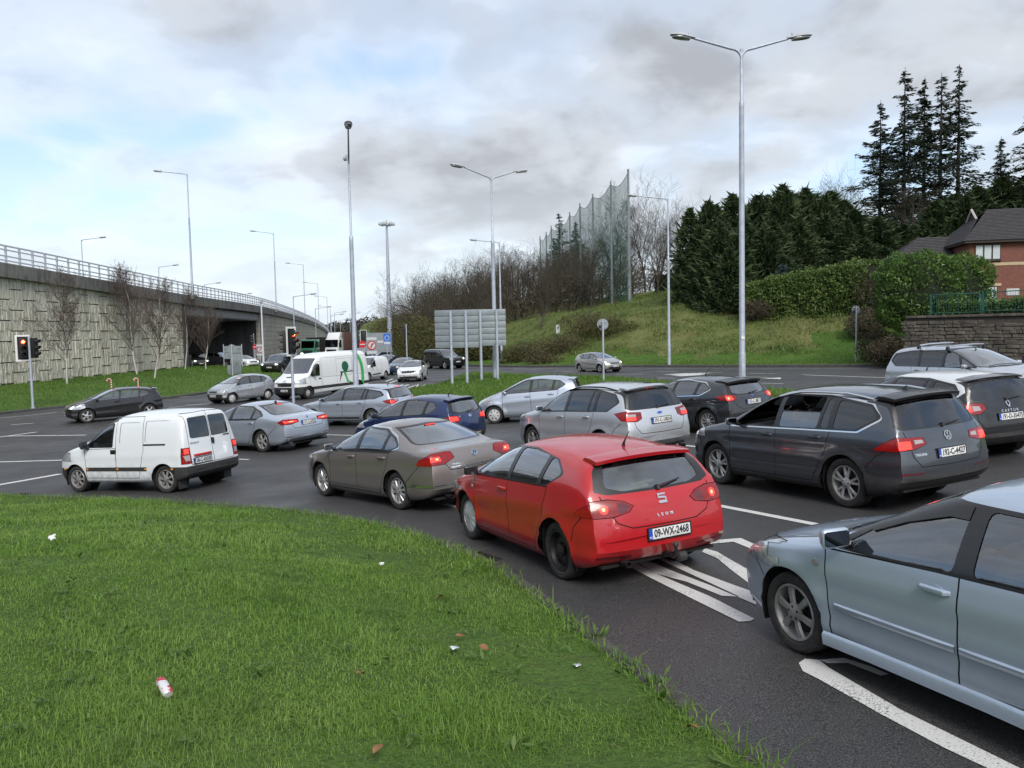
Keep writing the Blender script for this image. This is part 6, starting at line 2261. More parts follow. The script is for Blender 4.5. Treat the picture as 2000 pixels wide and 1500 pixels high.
rect(o,0,zc,.8,1.25,M_SBLUE,0); disc(o,0,zc + .15,.27,M_SWHITE,-.012); disc(o,0,zc + .15,.21,M_SBLUE,-.018,'symbol'); rect(o,0,zc - .42,.7,.3,M_SWHITE,-.01,'text_plate')
for u,vc,dep,w,h,mt,lb in ((708,654,150,2.8,1.6,M_SGREEN,'small green direction sign far down the road'),(735,668,110,4.2,2.6,M_SBACK,'back of a sign board behind the no-turn panel')):
 p = at(u,dep); p[2] = float(Gd(p[0],p[1])); zc = 3 + (651 - vc) / 1600 * dep - p[2]
 o = sign_post(tuple(p),0,zc,lb); rect(o,0,zc,w,h,mt,0,'board'); rect(o,0,zc + .1,w * .8,h * .12,M_SWHITE,-.012,'lettering_band')
# control cabinet with the sign backs around it
p = gp(463,729,.4); p[2] = float(lvz(p[0],p[1]))
o = empty('control_cabinet',tuple(p),RAD(18),'tall grey control cabinet on the verge before the underpass','cabinet')
M_CAB = pmat('cabinet_grey',(.20,.225,.245),(.16,.18,.195),3,rough=.55)
b = MB(); b.box((0,0,.95),(.78,.5,1.9)); b.build('body',M_CAB,o,bevel=.02)
b = MB(); b.box((0,0,1.93),(.86,.58,.06)); b.build('lid',M_CAB,o,bevel=.01)
for s_ in (-.19,.19):
 b = MB(); b.box((s_,-.257,.95),(.36,.015,1.74)); dd = b.build('door',M_CAB,o,bevel=.006)
 h = MB(); h.box((s_ * .25,-.27,.95),(.03,.02,.16)); h.build('handle',M_BLACK,dd)
b = MB(); b.box((-.62,.05,.42),(.34,.4,.84)); b.build('side_box',M_CAB,o,bevel=.015)
p = gp(454,733,.35); p[2] = float(lvz(p[0],p[1]))
o = sign_post(tuple(p),0,2.75,'round sign seen from behind beside the control cabinet'); disc(o,0,2.35,.38,M_SBACK,.12)
p = gp(456,716,.35); p[2] = float(lvz(p[0],p[1]))
o = empty('sign_board',tuple(p),RAD(6),'back of a slatted direction board behind the control cabinet','sign')
for k in range(4):
 b = MB(); b.box((0,0,1.05 + k * .36),(2.0,.04,.33)); b.build('plank',M_SBACK,o)
for x in (-.98,.98):
 b = MB(); b.lathe([(.05,-.3),(.05,2.5)],8,'Z',(x,-.06,0)); b.build('post',M_GALV,o,smooth=40,fix=False)
# small white marker post on the bank
p = at(1090.5,86); p[2] = float(hillz(p[0],p[1]))
o = empty('marker_post',tuple(p),0,'small white marker post standing in the rough grass of the bank','post')
b = MB(); b.prism([(-.2,0),(.2,0),(.2,.75),(.12,.92),(-.12,.92),(-.2,.75)],-.05,.05,'XZ'); b.build('plate',M_SWHITE,o,bevel=.01)
b = MB(); b.prism([(.11 * math.cos(a),.6 + .16 * math.sin(a)) for a in np.linspace(0,6.2,14)],-.062,-.052,'XZ'); b.build('figure',M_CAB,o)

# ------------------------------------------------------------------ driving-range net
def netmat():
 m = bpy.data.materials.new('green_net'); m.use_nodes = True
 nt = m.node_tree; b = nt.nodes['Principled BSDF']
 b.inputs['Base Color'].default_value = (.015,.115,.07,1); b.inputs['Roughness'].default_value = .9
 t = N(nt,'ShaderNodeBsdfTransparent'); mx = N(nt,'ShaderNodeMixShader')
 g = N(nt,'ShaderNodeNewGeometry')
 f = ramp(nt,noise(nt,vmath(nt,'MULTIPLY',g.outputs['Position'],(1,.6,.1)),.8,3),[(.3,.40),(.7,.60)])
 nt.links.new(f,mx.inputs[0]); nt.links.new(t.outputs[0],mx.inputs[1]); nt.links.new(b.outputs[0],mx.inputs[2])
 nt.links.new(mx.outputs[0],nt.nodes['Material Output'].inputs[0])
 return m
M_NET = netmat()
NP = [(1231,335,104.6),(1197,358,112.7),(1162,382,122.6),(1137,400,131.5),(1117,417,141),(1100,432,149),(1081,443,159),(1071,455,168),(1059,463,176)]
net = empty('ball_net',tuple(on_hill(1150,125)),0,'high green ball-stop net strung between steel posts on the hill','net')
ninv = Matrix.Translation(-Vector(on_hill(1150,125)))
pts = []
for u,v,d in NP:
 q = on_hill(u,d); top = 3 + (646 + .0205 * (1000 - u) - v) / 1600 * d
 pts.append((q,top))
 b = MB(); H = top - q[2]; k = .24 if d < 110 else .2
 b.lathe([(k,-.2),(k,H * .26),(k * .78,H * .27),(k * .76,H * .62),(k * .6,H * .63),(k * .55,H),(.001,H)],10,'Z',tuple(q)); o = b.build('post',pmat('net_post',(.20,.235,.25),(.15,.18,.19),2,rough=.6,metal=.2),net,smooth=40,fix=False); o.matrix_parent_inverse = ninv
for (q0,t0),(q1,t1) in zip(pts[:-1],pts[1:]):
 b = MB(); A = []
 for t in np.linspace(0,1,9):
  x,y = q0[0] + (q1[0] - q0[0]) * t,q0[1] + (q1[1] - q0[1]) * t
  zt = t0 + (t1 - t0) * t - .4 - .9 * math.sin(math.pi * t); zb = float(hillz(x,y))
  A.append([(x,y + .25,zb + (zt - zb) * s_) for s_ in np.linspace(0,1,6)])
 b.grid(A); o = b.build('net_panel',M_NET,net,smooth=180,fix=False); o.matrix_parent_inverse = ninv
 b = MB(); b.tube([a[-1] for a in A],.035,5); o = b.build('cable',M_STEEL2 if 'M_STEEL2' in globals() else M_BLACK,net); o.matrix_parent_inverse = ninv

# ------------------------------------------------------------------ stone wall, railing and house on the right
M_STONE = pmat('rubble_stone',(.06,.052,.043),(.105,.093,.078),2.2,rough=.95,bump=.5,bscale=18,stretch='world',c3=(.045,.042,.036),s3=1.3,lo3=.5,hi3=.7)
M_MORT = pmat('stone_mortar',(.045,.04,.035),(.065,.059,.05),5,rough=1,stretch='world')
w0 = on_hill(1768,47.5); w0 = np.array([w0[0],w0[1]]); w1 = at(2075,43.0)[:2]
wd = (w1 - w0); WL = np.hypot(*wd); wd /= WL; wn_ = np.array([wd[1],-wd[0]])
zb_ = float(Gd(*w0)) - .1; zt_ = 3.42
sw = empty('stone_wall',(w0[0],w0[1],zb_),math.atan2(wd[1],wd[0]),'old rubble stone retaining wall below the green railing','wall')
b = MB(); b.box((WL / 2,.35,(zt_ - zb_) / 2),(WL,.55,zt_ - zb_ - .02)); b.build('core',M_MORT,sw)
def stone_mesh(seed):
 r = random.Random(seed); bm = bmesh.new(); bmesh.ops.create_cube(bm,size=1)
 bmesh.ops.bevel(bm,geom=list(bm.edges),offset=.13,segments=1,affect='EDGES')
 for v in bm.verts: v.co += Vector((r.uniform(-.06,.06),r.uniform(-.1,.1),r.uniform(-.07,.07)))
 me = bpy.data.meshes.new('stone'); bm.to_mesh(me); bm.free(); return me
_st = [stone_mesh(s) for s in range(8)]
z = .02; cnt = 0
hw = zt_ - zb_ - .16
while z < hw - .1 and cnt < 298:
 h = min(rnd.uniform(.15,.27),hw - z); x = -rnd.uniform(0,.3)
 while x < 9.3 and cnt < 298:
  w = rnd.choice((rnd.uniform(.22,.4),rnd.uniform(.4,.75)))
  o = link_mesh('stone',_st[rnd.randrange(8)],M_STONE,sw)
  o.location = (x + w / 2,.06 + rnd.uniform(-.03,.03),z + h / 2 + rnd.uniform(-.02,.02)); o.scale = (w * .98,.22,h * rnd.uniform(.85,1.08)); o.rotation_euler = (0,rnd.uniform(-.05,.05),0)
  x += w; cnt += 1
 z += h
for k in range(int(WL / 1.1)):
 b = MB(); b.box((.55 + k * 1.1,.3,hw + .07),(1.08,.75,.13)); b.build('coping',M_STONE,sw,bevel=.02)
M_GRAIL = pmat('green_railing',(.012,.075,.06),rough=.45)
gr = empty('green_railing',(w0[0],w0[1],zt_),math.atan2(wd[1],wd[0]),'dark green bar railing in bays on top of the stone wall','railing')
bays = [(1.3,3.75,0.0),(3.9,6.2,.05),(6.35,8.6,.38),(8.75,11,.42)]
for x0,x1,dz in bays:
 b = MB(); H = 1.15
 b.tube([(x0,.3,dz + .1),(x0,.3,dz + H - .12),(x0 + .12,.3,dz + H),(x1 - .12,.3,dz + H),(x1,.3,dz + H - .12),(x1,.3,dz + .1)],.028,8); b.tube([(x0,.3,dz + .1),(x1,.3,dz + .1)],.022,6)
 b.build('frame',M_GRAIL,gr,smooth=50)
 for x in np.arange(x0 + .12,x1 - .05,.125):
  b = MB(); b.tube([(x,.3,dz + .1),(x,.3,dz + H)],.009,5); b.build('bar',M_GRAIL,gr)
 b = MB(); b.box((x0 - .05,.3,dz + .55),(.07,.07,1.3)); b.build('post',M_GRAIL,gr)
hedge_obj('low_hedge',[(*(w0 + wd * 1.6 + wn_ * -1.2),zt_ - .1,.85),(*(w0 + wd * 4.5 + wn_ * -1.2),zt_ - .1,.8),(*(w0 + wd * 8 + wn_ * -1.2),zt_ + .1,.95),(*(w0 + wd * 12 + wn_ * -1.2),zt_ + .3,1.0)],1.0,1.0,7000,M_LAUREL,'low clipped hedge behind the green railing',.15,.07,.06)

def brick_mat():
 m = pmat('red_brick',(.19,.055,.035),rough=.85)
 nt = m.node_tree; b = nt.nodes['Principled BSDF']
 tc = N(nt,'ShaderNodeTexCoord'); sp = N(nt,'ShaderNodeSeparateXYZ'); nt.links.new(tc.outputs['Object'],sp.inputs[0])
 cb = N(nt,'ShaderNodeCombineXYZ'); nt.links.new(fmath(nt,'ADD',sp.outputs[0],sp.outputs[1]),cb.inputs[0]); nt.links.new(sp.outputs[2],cb.inputs[1])
 br = N(nt,'ShaderNodeTexBrick'); br.inputs['Scale'].default_value = 1; br.inputs['Brick Width'].default_value = .225; br.inputs['Row Height'].default_value = .075; br.inputs['Mortar Size'].default_value = .006
 br.inputs['Color1'].default_value = (.20,.058,.036,1); br.inputs['Color2'].default_value = (.14,.04,.028,1); br.inputs['Mortar'].default_value = (.16,.12,.10,1)
 nt.links.new(cb.outputs[0],br.inputs['Vector']); nt.links.new(br.outputs[0],b.inputs['Base Color'])
 return m
M_BRICK = brick_mat()
M_CREAM = pmat('cream_brick',(.46,.36,.23),(.38,.30,.19),6,rough=.8)
M_ROOF = pmat('roof_tile',(.028,.026,.028),(.045,.042,.044),3,rough=.75)
M_FASC = pmat('dark_fascia',(.022,.014,.012),rough=.6)
M_WFR = pmat('dark_window_frame',(.03,.02,.018),rough=.5)
M_BLIND = pmat('pale_blind',(.5,.54,.56),(.42,.46,.48),3,rough=.6,coat=.6)
M_BARGE = pmat('pale_barge',(.5,.46,.43),rough=.7)
hc = at(1890,62); hx,hy = hc[0],hc[1]
hr = RAD(-12)
hz0 = 3.1
house = empty('brick_house',(hx,hy,hz0),hr,'red brick two-storey house with dark tiled hipped roof and cream bands','house')
b = MB(); b.box((6.5,4.5,2.85),(13,9,5.9)); wall = b.build('wall',M_BRICK,house)
for z in (4.15,):
 b = MB(); b.box((6.5,4.5,z),(13.06,9.06,.22)); b.build('band',M_CREAM,house)
def tiled(name,quad,parent,rows):
 """roof slope as overlapping courses"""
 a,b_,c_,d = [np.array(q,float) for q in quad]       # eave left, eave right, ridge right, ridge left
 n = np.cross(b_ - a,d - a); n /= np.linalg.norm(n)
 if n[2] < 0: n = -n
 for k in range(rows):
  t0,t1 = k / rows,min(1,(k + 1.12) / rows)
  l0,r0,l1,r1 = a + (d - a) * t0,b_ + (c_ - b_) * t0,a + (d - a) * t1,b_ + (c_ - b_) * t1
  m = MB(); m.add([l0 + n * .05,r0 + n * .05,r1 + n * .015,l1 + n * .015,l0 - n * .02,r0 - n * .02,r1 - n * .03,l1 - n * .03],[(0,1,2,3),(4,7,6,5),(0,4,5,1),(1,5,6,2),(2,6,7,3),(3,7,4,0)])
  m.build('tile_course',M_ROOF,parent,fix=True)
rb = MB(); rb.box((6.5,4.5,5.82),(13.9,9.9,.16)); roof = rb.build('roof',M_FASC,house)
ez,rz_ = 5.9,8.75
tiled('',[(-.5,-.5,ez),(13.5,-.5,ez),(13.5,4.5,rz_),(2.6,4.5,rz_)],roof,22)
tiled('',[(13.5,9.5,ez),(-.5,9.5,ez),(2.6,4.5,rz_),(13.5,4.5,rz_)],roof,10)
tiled('',[(-.5,9.5,ez),(-.5,-.5,ez),(1.6,3.4,8.0),(1.6,5.6,8.0)],roof,14)
b = MB(); b.add([(1.55,3.35,7.95),(1.55,5.65,7.95),(1.55,4.5,rz_ + .02)],[(0,1,2)]); b.build('gablet',M_FASC,roof)
for s_ in (-1,1):
 b = MB(); b.tube([(1.5,4.5 + s_ * 1.2,7.92),(1.5,4.5,rz_ + .06)],.09,4); b.build('barge_board',M_BARGE,roof)
# left wing
b = MB(); b.box((-2.2,6.2,2.3),(4.6,6.5,4.6)); b.build('wing_wall',M_BRICK,house)
b = MB(); b.box((-2.2,6.2,4.66),(5.6,7.5,.16)); wroof = b.build('wing_roof',M_FASC,house)
tiled('',[(-5.0,2.4,4.72),(.6,2.4,4.72),(.6,6.2,6.9),(-2.0,6.2,6.9)],wroof,15)
tiled('',[(-5.0,10,4.72),(-5.0,2.4,4.72),(-2.0,6.2,6.9),(-2.0,6.25,6.9)],wroof,15)
def window(x,z,w,h,panes,parent=house):
 b = MB(); b.box((x,-.01,z),(w,.10,h)); f = b.build('window',M_WFR,parent)
 pw = w / panes
 for k in range(panes):
  b = MB(); b.box((x - w / 2 + (k + .5) * pw,-.065,z),(pw - .12,.02,h - .14)); b.build('pane',M_BLIND,f)
 b = MB(); b.box((x,-.08,z - h / 2 - .05),(w + .1,.16,.09)); b.build('sill',M_FASC,f)
 return f
for x,w,pn in ((1.25,1.75,3),(5.2,1.5,2),(9,1.75,3)):
 window(x,5.05,w,1.15,pn)
for x,w,pn in ((1.3,1.3,2),(5.1,1.5,2),(9,1.5,2)):
 window(x,1.75,w,1.5,pn)
 b = MB(); b.box((x,-.035,2.62),(w + .5,.06,.2)); b.build('lintel',M_CREAM,house)
b = MB(); b.box((3.0,-.03,2.05),(.85,.05,.5)); b.build('wall_plaque',M_SWHITE,house)
# ------------------------------------------------------------------ car shapes
def circ(cx,cz,r,n=14,sx=1.0):
 return [(cx + r * sx * math.cos(2 * math.pi * k / n),cz + r * math.sin(2 * math.pi * k / n)) for k in range(n)]

P_RED = paint('red',(.40,.009,.013),0.0,.3,.14)
SP_RED = dict(W=1.768,H=1.455,wb=2.578,r=.318,paint=P_RED,
 top=[(2.17,.50),(2.16,.64),(2.0,.76),(1.6,.89),(1.12,1.0),(.45,1.30),(.05,1.43),(-.5,1.462),(-1.15,1.43),(-1.70,1.345),(-1.82,1.30),(-2.02,.98),(-2.09,.90),(-2.13,.72),(-2.15,.60),(-2.15,.50)],
 bot=[(2.17,.42),(2.08,.24),(1.8,.18),(0,.17),(-1.6,.19),(-2.02,.25),(-2.15,.42)],
 belt=[(2.2,.74),(1.3,.87),(.9,.93),(0,.97),(-.8,1.01),(-1.5,1.05),(-2.2,1.0)],
 line=(.70,-.07,.012),line2=(.36,0,.01),flare=.03,tum=.40,
 dlo=[(1.0,.95),(-1.05,1.0),(-1.42,1.16),(-1.16,1.30),(-.5,1.375),(.05,1.365),(.45,1.24)],
 wins=[[(.90,.97),(-.03,.985),(-.09,1.352),(.06,1.348),(.42,1.228)],[(-.12,.987),(-.83,1.008),(-.93,1.325),(-.5,1.358),(-.19,1.356)],[(-.92,1.015),(-1.06,1.02),(-1.36,1.165),(-1.15,1.282),(-1.01,1.31)]],
 doors=[[(.93,.25),(.96,.94),(-.07,.97),(-.10,.25)],[(-.10,.25),(-.07,.97),(-1.10,1.0),(-.98,.62),(-.74,.25)]],
 handles=[(.05,.86),None],wdoor=[0,1,1],ws=(1.0,1.41,.76,.54),wsx=0,
 rwt=[[(-.4,.965),(.60,.98),(.73,1.02),(.66,1.20),(.57,1.30),(-.4,1.315)]],rw=[(-.4,.995),(.42,1.0),(.60,1.05),(.52,1.265),(-.4,1.285)],
 rseams=[[(0,.63),(.40,.635),(.56,.70),(.66,.86),(.68,.97)]],seams=[[(-1.66,.50),(-1.72,.66),(-1.85,.77)],[(1.62,.55),(1.80,.70),(2.1,.74)],[(-.74,.25),(.93,.25)]],
 fseams=[[(0,.72),(.5,.73),(.72,.80)]],tseams=[[(1.98,.0),(1.92,.5),(1.62,.70),(1.1,.74)]],
 lamps=[('tail','rear',[(.36,.855),(.46,.91),(.62,.935),(1.0,.92),(1.0,.77),(.6,.77),(.42,.80)]),('tail','side',[(-2.3,.775),(-2.3,.92),(-2.0,.915),(-1.84,.86),(-1.72,.79),(-1.85,.775)]),
  ('taild','rear',[(.40,.855),(.46,.895),(.535,.905),(.535,.79),(.46,.80)]),('brake','rear',circ(.685,.85,.045)),('brake2','rear',circ(.685,.85,.02,8)),
  ('reflector','rear',[(.42,.33),(.80,.345),(.80,.37),(.42,.352)]),
  ('head','front',[(.42,.72),(.60,.82),(1.0,.86),(1.0,.68),(.6,.66)]),('head','side',[(2.3,.68),(2.3,.85),(1.72,.86),(1.9,.72)])],
 patch=[('grille','front',[(-.1,.52),(.42,.52),(.38,.68),(-.1,.70)])],
 wheel=(('cap',10,0),M_HUBCAP),wheel_r=(('steel',0),M_STEEL),mirror=(.84,.985),m_mirror=M_TRIM,
 plate=(-.02,.545,'09-WX-2468'),badge=('s',.885,.055),script=[('L  E  O  N',0,.725,.040,M_CHROME)],wiper=(.0,1.0,-.30,1.05),brake3=(1.325,.13,.009),antenna=(-1.42,.24),
 spoiler=(-1.60,-1.875,1.375,.60,.05,None),exhaust=[.48],sx=-.02,shelf=(-1.15,-1.8,.90))

def derive(b,xf,xr,wb,W,H,**kw):
 """new car shape from a base shape: remap lengths, widths and heights"""
 import copy
 S = copy.copy(b)
 bx = [min(p[0] for p in b['top']),-b['wb'] / 2,b['wb'] / 2,max(p[0] for p in b['top'])]
 nx = [xr,-wb / 2,wb / 2,xf]
 def fx(x):
  if x <= bx[0]: return nx[0] + (x - bx[0])
  if x >= bx[3]: return nx[3] + (x - bx[3])
  return float(np.interp(x,bx,nx))
 kz = H / b['H']; ky = W / b['W']
 fz = lambda z: z * kz
 fy = lambda y: y * ky
 xz = lambda q: [(fx(p[0]),fz(p[1])) for p in q]
 yz = lambda q: [(fy(p[0]),fz(p[1])) for p in q]
 for k in ('top','bot','belt','dlo','roofpaint'):
  if k in b: S[k] = xz(b[k])
 for k in ('wins','doors','seams','mould','dlos','press'):
  if k in b: S[k] = [xz(q) for q in b[k]]
 for k in ('rwt','rseams','fseams'):
  if k in b: S[k] = [yz(q) for q in b[k]]
 if 'rw' in b: S['rw'] = yz(b['rw'])
 if 'tseams' in b: S['tseams'] = [[(fx(p[0]),fy(p[1])) for p in q] for q in b['tseams']]
 for k in ('lamps','patch'):
  if k in b: S[k] = [(n,v,xz(q) if v == 'side' else yz(q)) for n,v,q in b[k]]
 if 'ws' in b: S['ws'] = (fz(b['ws'][0]),fz(b['ws'][1]),fy(b['ws'][2]),fy(b['ws'][3]))
 if 'wsx' in b: S['wsx'] = fx(b['wsx'])
 if 'handles' in b: S['handles'] = [h and (fx(h[0]),fz(h[1])) for h in b['handles']]
 if 'mirror' in b: S['mirror'] = (fx(b['mirror'][0]),fz(b['mirror'][1]))
 if 'wiper' in b: S['wiper'] = (fy(b['wiper'][0]),fz(b['wiper'][1]),fy(b['wiper'][2]),fz(b['wiper'][3]))
 if 'brake3' in b: S['brake3'] = (fz(b['brake3'][0]),) + b['brake3'][1:]
 if 'antenna' in b: S['antenna'] = (fx(b['antenna'][0]),b['antenna'][1])
 if 'rails' in b: S['rails'] = (fx(b['rails'][0]),fx(b['rails'][1])) + b['rails'][2:]
 if 'spoiler' in b: s = b['spoiler']; S['spoiler'] = (fx(s[0]),fx(s[1]),fz(s[2]),fy(s[3]),s[4],s[5])
 if 'shelf' in b: S['shelf'] = (fx(b['shelf'][0]),fx(b['shelf'][1]),fz(b['shelf'][2]))
 for k in ('clad','clad_r','clad_f'):
  if k in b: S[k] = b[k] * kz
 if 'badge' in b: S['badge'] = (b['badge'][0],fz(b['badge'][1]),b['badge'][2])
 if 'line' in b: S['line'] = (b['line'][0] * kz,b['line'][1],b['line'][2])
 S['sx'] = fx(b.get('sx',.02)); S['dx'] = fx(b.get('dx',b.get('sx',.02) + .82)); S['dz'] = fz(b.get('dz',.92)); S['rsx'] = fx(b.get('rsx',b.get('sx',.02) - .85)); S['cz'] = fz(b.get('cz',.30))
 S.update(W=W,H=H,wb=wb)
 for k,v in kw.items():
  if v is None: S.pop(k,None)
  else: S[k] = v
 return S

# ---- saloon
SP_SALOON = dict(W=1.82,H=1.472,wb=2.711,r=.325,paint=paint('umber',(.265,.235,.222),.65,.34,.2),
 top=[(2.26,.50),(2.25,.68),(2.05,.82),(1.6,.92),(1.0,1.0),(.40,1.28),(-.05,1.43),(-.6,1.48),(-1.1,1.435),(-1.86,1.10),(-2.05,1.06),(-2.36,1.05),(-2.45,.99),(-2.50,.74),(-2.51,.5)],
 bot=[(2.26,.42),(2.15,.24),(1.8,.18),(0,.17),(-1.7,.19),(-2.3,.26),(-2.51,.42)],
 belt=[(2.3,.78),(1.2,.89),(.7,.93),(-1.0,.98),(-1.8,1.01),(-2.5,.99)],
 line=(.80,-.035,.011),line2=(.34,0,.008),tum=.40,flare=.02,
 dlo=[(.97,.945),(-1.12,.985),(-1.47,1.08),(-1.27,1.22),(-.88,1.36),(-.1,1.385),(.37,1.27)],chrome=1,
 wins=[[(.85,.965),(.0,.982),(-.06,1.36),(.05,1.358),(.38,1.245)],[(-.12,.986),(-.90,1.0),(-.98,1.285),(-.82,1.342),(-.17,1.365)],[(-.98,1.005),(-1.1,1.01),(-1.40,1.085),(-1.22,1.20),(-1.04,1.268)]],
 doors=[[(.92,.25),(.96,.93),(-.06,.965),(-.06,.25)],[(-.06,.25),(-.06,.965),(-1.18,1.0),(-1.05,.66),(-.80,.25)]],
 handles=[(.10,.865),(-.96,.885)],wdoor=[0,1,1],ws=(1.0,1.415,.78,.55),wsx=0,m_handle=None,
 rwt=[[(-.4,1.09),(.66,1.10),(.72,1.13),(.58,1.38),(-.4,1.43)]],rw=[(-.4,1.105),(.62,1.115),(.67,1.14),(.54,1.365),(-.4,1.405)],
 rseams=[[(0,.70),(.52,.71),(.60,.82),(.64,1.0)]],seams=[[(-1.70,.50),(-1.85,.62),(-2.1,.80)],[(1.7,.55),(1.9,.72),(2.2,.78)],[(-.8,.25),(.92,.25)]],
 tseams=[[(2.05,.0),(1.98,.5),(1.66,.74),(1.0,.78)]],fseams=[[(0,.78),(.5,.79),(.76,.84)]],
 lamps=[('tail','rear',[(.42,.90),(.46,1.0),(.60,1.01),(1.0,.97),(1.0,.80),(.62,.815)]),('tail','side',[(-2.7,.80),(-2.7,.98),(-2.36,.99),(-2.10,.89),(-2.02,.80)]),
  ('brake','rear',[(.66,.87),(.68,.94),(.84,.93),(.84,.86)]),('brake2','rear',[(.70,.89),(.70,.92),(.75,.92),(.75,.89)]),('taild','rear',[(.645,.81),(.645,1.0),(.66,1.0),(.66,.81)]),
  ('head','front',[(.46,.66),(.50,.78),(1.0,.84),(1.0,.66)]),('head','side',[(2.3,.66),(2.3,.83),(1.78,.82),(1.98,.68)])],
 patch=[('grille','front',[(-.1,.58),(.44,.58),(.46,.74),(-.1,.76)]),('chrome','rear',[(-.1,.725),(.50,.735),(.50,.76),(-.1,.75)]),('chrome','side',[(-1.72,.435),(-2.7,.455),(-2.7,.48),(-1.72,.46)]),('chrome','rear',[(.5,.452),(1.1,.452),(1.1,.48),(.5,.478)]),('chrome','side',[(-.82,.285),(.92,.285),(.92,.305),(-.82,.305)])],
 wheel=(('spoke',10,.020,.030),M_ALLOY),mirror=(.80,.985),badge=('vw',.925,.055),script=[('PASSAT',.40,.79,.035,M_CHROME)],brake3=(1.37,.10,.008),exhaust=[.55],sx=-.02,shelf=(-1.2,-1.85,1.02))

# ---- sport utility
SP_SUV = dict(W=1.84,H=1.67,wb=2.787,r=.355,paint=paint('gunmetal',(.09,.098,.113),.75,.28,.22),
 top=[(2.27,.55),(2.26,.78),(2.1,.94),(1.65,1.03),(1.18,1.11),(.55,1.45),(.12,1.62),(-.5,1.672),(-1.4,1.645),(-1.98,1.58),(-2.10,1.53),(-2.30,1.12),(-2.37,1.0),(-2.42,.78),(-2.43,.62),(-2.43,.55)],
 bot=[(2.27,.44),(2.15,.28),(1.8,.23),(0,.22),(-1.8,.24),(-2.25,.30),(-2.43,.46)],
 belt=[(2.3,.92),(1.3,1.01),(.8,1.04),(-1.4,1.09),(-2.4,1.08)],
 line=(.90,-.01,.012),line2=(.44,0,.012),tum=.34,flare=.02,
 dlo=[(1.04,1.05),(-1.62,1.095),(-2.0,1.29),(-1.78,1.46),(-1.0,1.565),(-.1,1.575),(.45,1.42)],chrome=1,
 wins=[[(.94,1.07),(.0,1.085),(-.05,1.548),(.1,1.543),(.46,1.395)],[(-.1,1.088),(-.87,1.10),(-.95,1.54),(-.15,1.555)],[(-.93,1.102),(-1.08,1.106),(-1.10,1.525),(-1.0,1.535)],[(-1.18,1.108),(-1.58,1.115),(-1.93,1.29),(-1.74,1.44),(-1.2,1.51)]],
 doors=[[(.98,.33),(1.03,1.035),(-.05,1.07),(-.05,.33)],[(-.05,.33),(-.05,1.07),(-1.14,1.09),(-1.06,.78),(-.80,.33)]],
 handles=[(.12,.955),(-.88,.975)],m_handle=None,wdoor=[0,1,1,9],ws=(1.11,1.60,.80,.58),wsx=0,
 rwt=[[(-.4,1.115),(.70,1.125),(.78,1.16),(.66,1.50),(-.4,1.545)]],rw=[(-.4,1.14),(.64,1.15),(.70,1.19),(.60,1.47),(-.4,1.51)],m_rear=M_PRIV,
 rseams=[[(0,.63),(.55,.64),(.66,.78),(.70,1.1)]],seams=[[(-1.80,.62),(-1.95,.78),(-2.1,.86)],[(-.8,.33),(.98,.33)],[(1.75,.6),(1.95,.85),(2.2,.9)]],
 tseams=[[(2.1,.0),(2.0,.55),(1.7,.76),(1.15,.80)]],
 lamps=[('tail','rear',[(.42,.93),(.45,1.02),(1.0,1.05),(1.0,.86),(.62,.88)]),('tail','side',[(-2.6,.86),(-2.6,1.045),(-2.25,1.045),(-2.06,.96),(-1.92,.865)]),
  ('brake','rear',[(.66,.89),(.66,.985),(.86,.99),(.86,.88)]),('clear','rear',[(.46,.95),(.47,.99),(.60,.995),(.60,.94)]),('reflector','rear',[(.5,.535),(.86,.545),(.86,.575),(.5,.56)]),
  ('head','front',[(.44,.82),(.46,.92),(1.0,.98),(1.0,.82)]),('head','side',[(2.4,.82),(2.4,.97),(1.80,.97),(2.05,.83)])],
 patch=[('grille','front',[(-.1,.72),(.44,.72),(.44,.9),(-.1,.9)])],
 clad=.30,cladw=.06,clad_r=.52,clad_f=.46,wheel=(('twin',5,.021,.22),M_ALLOY),mirror=(.86,1.10),m_mirror=None,
 plate=(0,.79,'192-C-4427'),badge=('vw',1.005,.065),script=[('TIGUAN',.55,.80,.045,M_CHROME)],wiper=(.0,1.15,-.36,1.18),brake3=(1.555,.15,.010),antenna=(-1.72,.06),
 rails=(.05,-1.75,.05,M_CHROME),raily=.30,spoiler=(-1.85,-2.16,1.605,.64,.05,M_TRIM),tw=.225,sx=.0,cz=.45,dz=1.04,floor=.32)

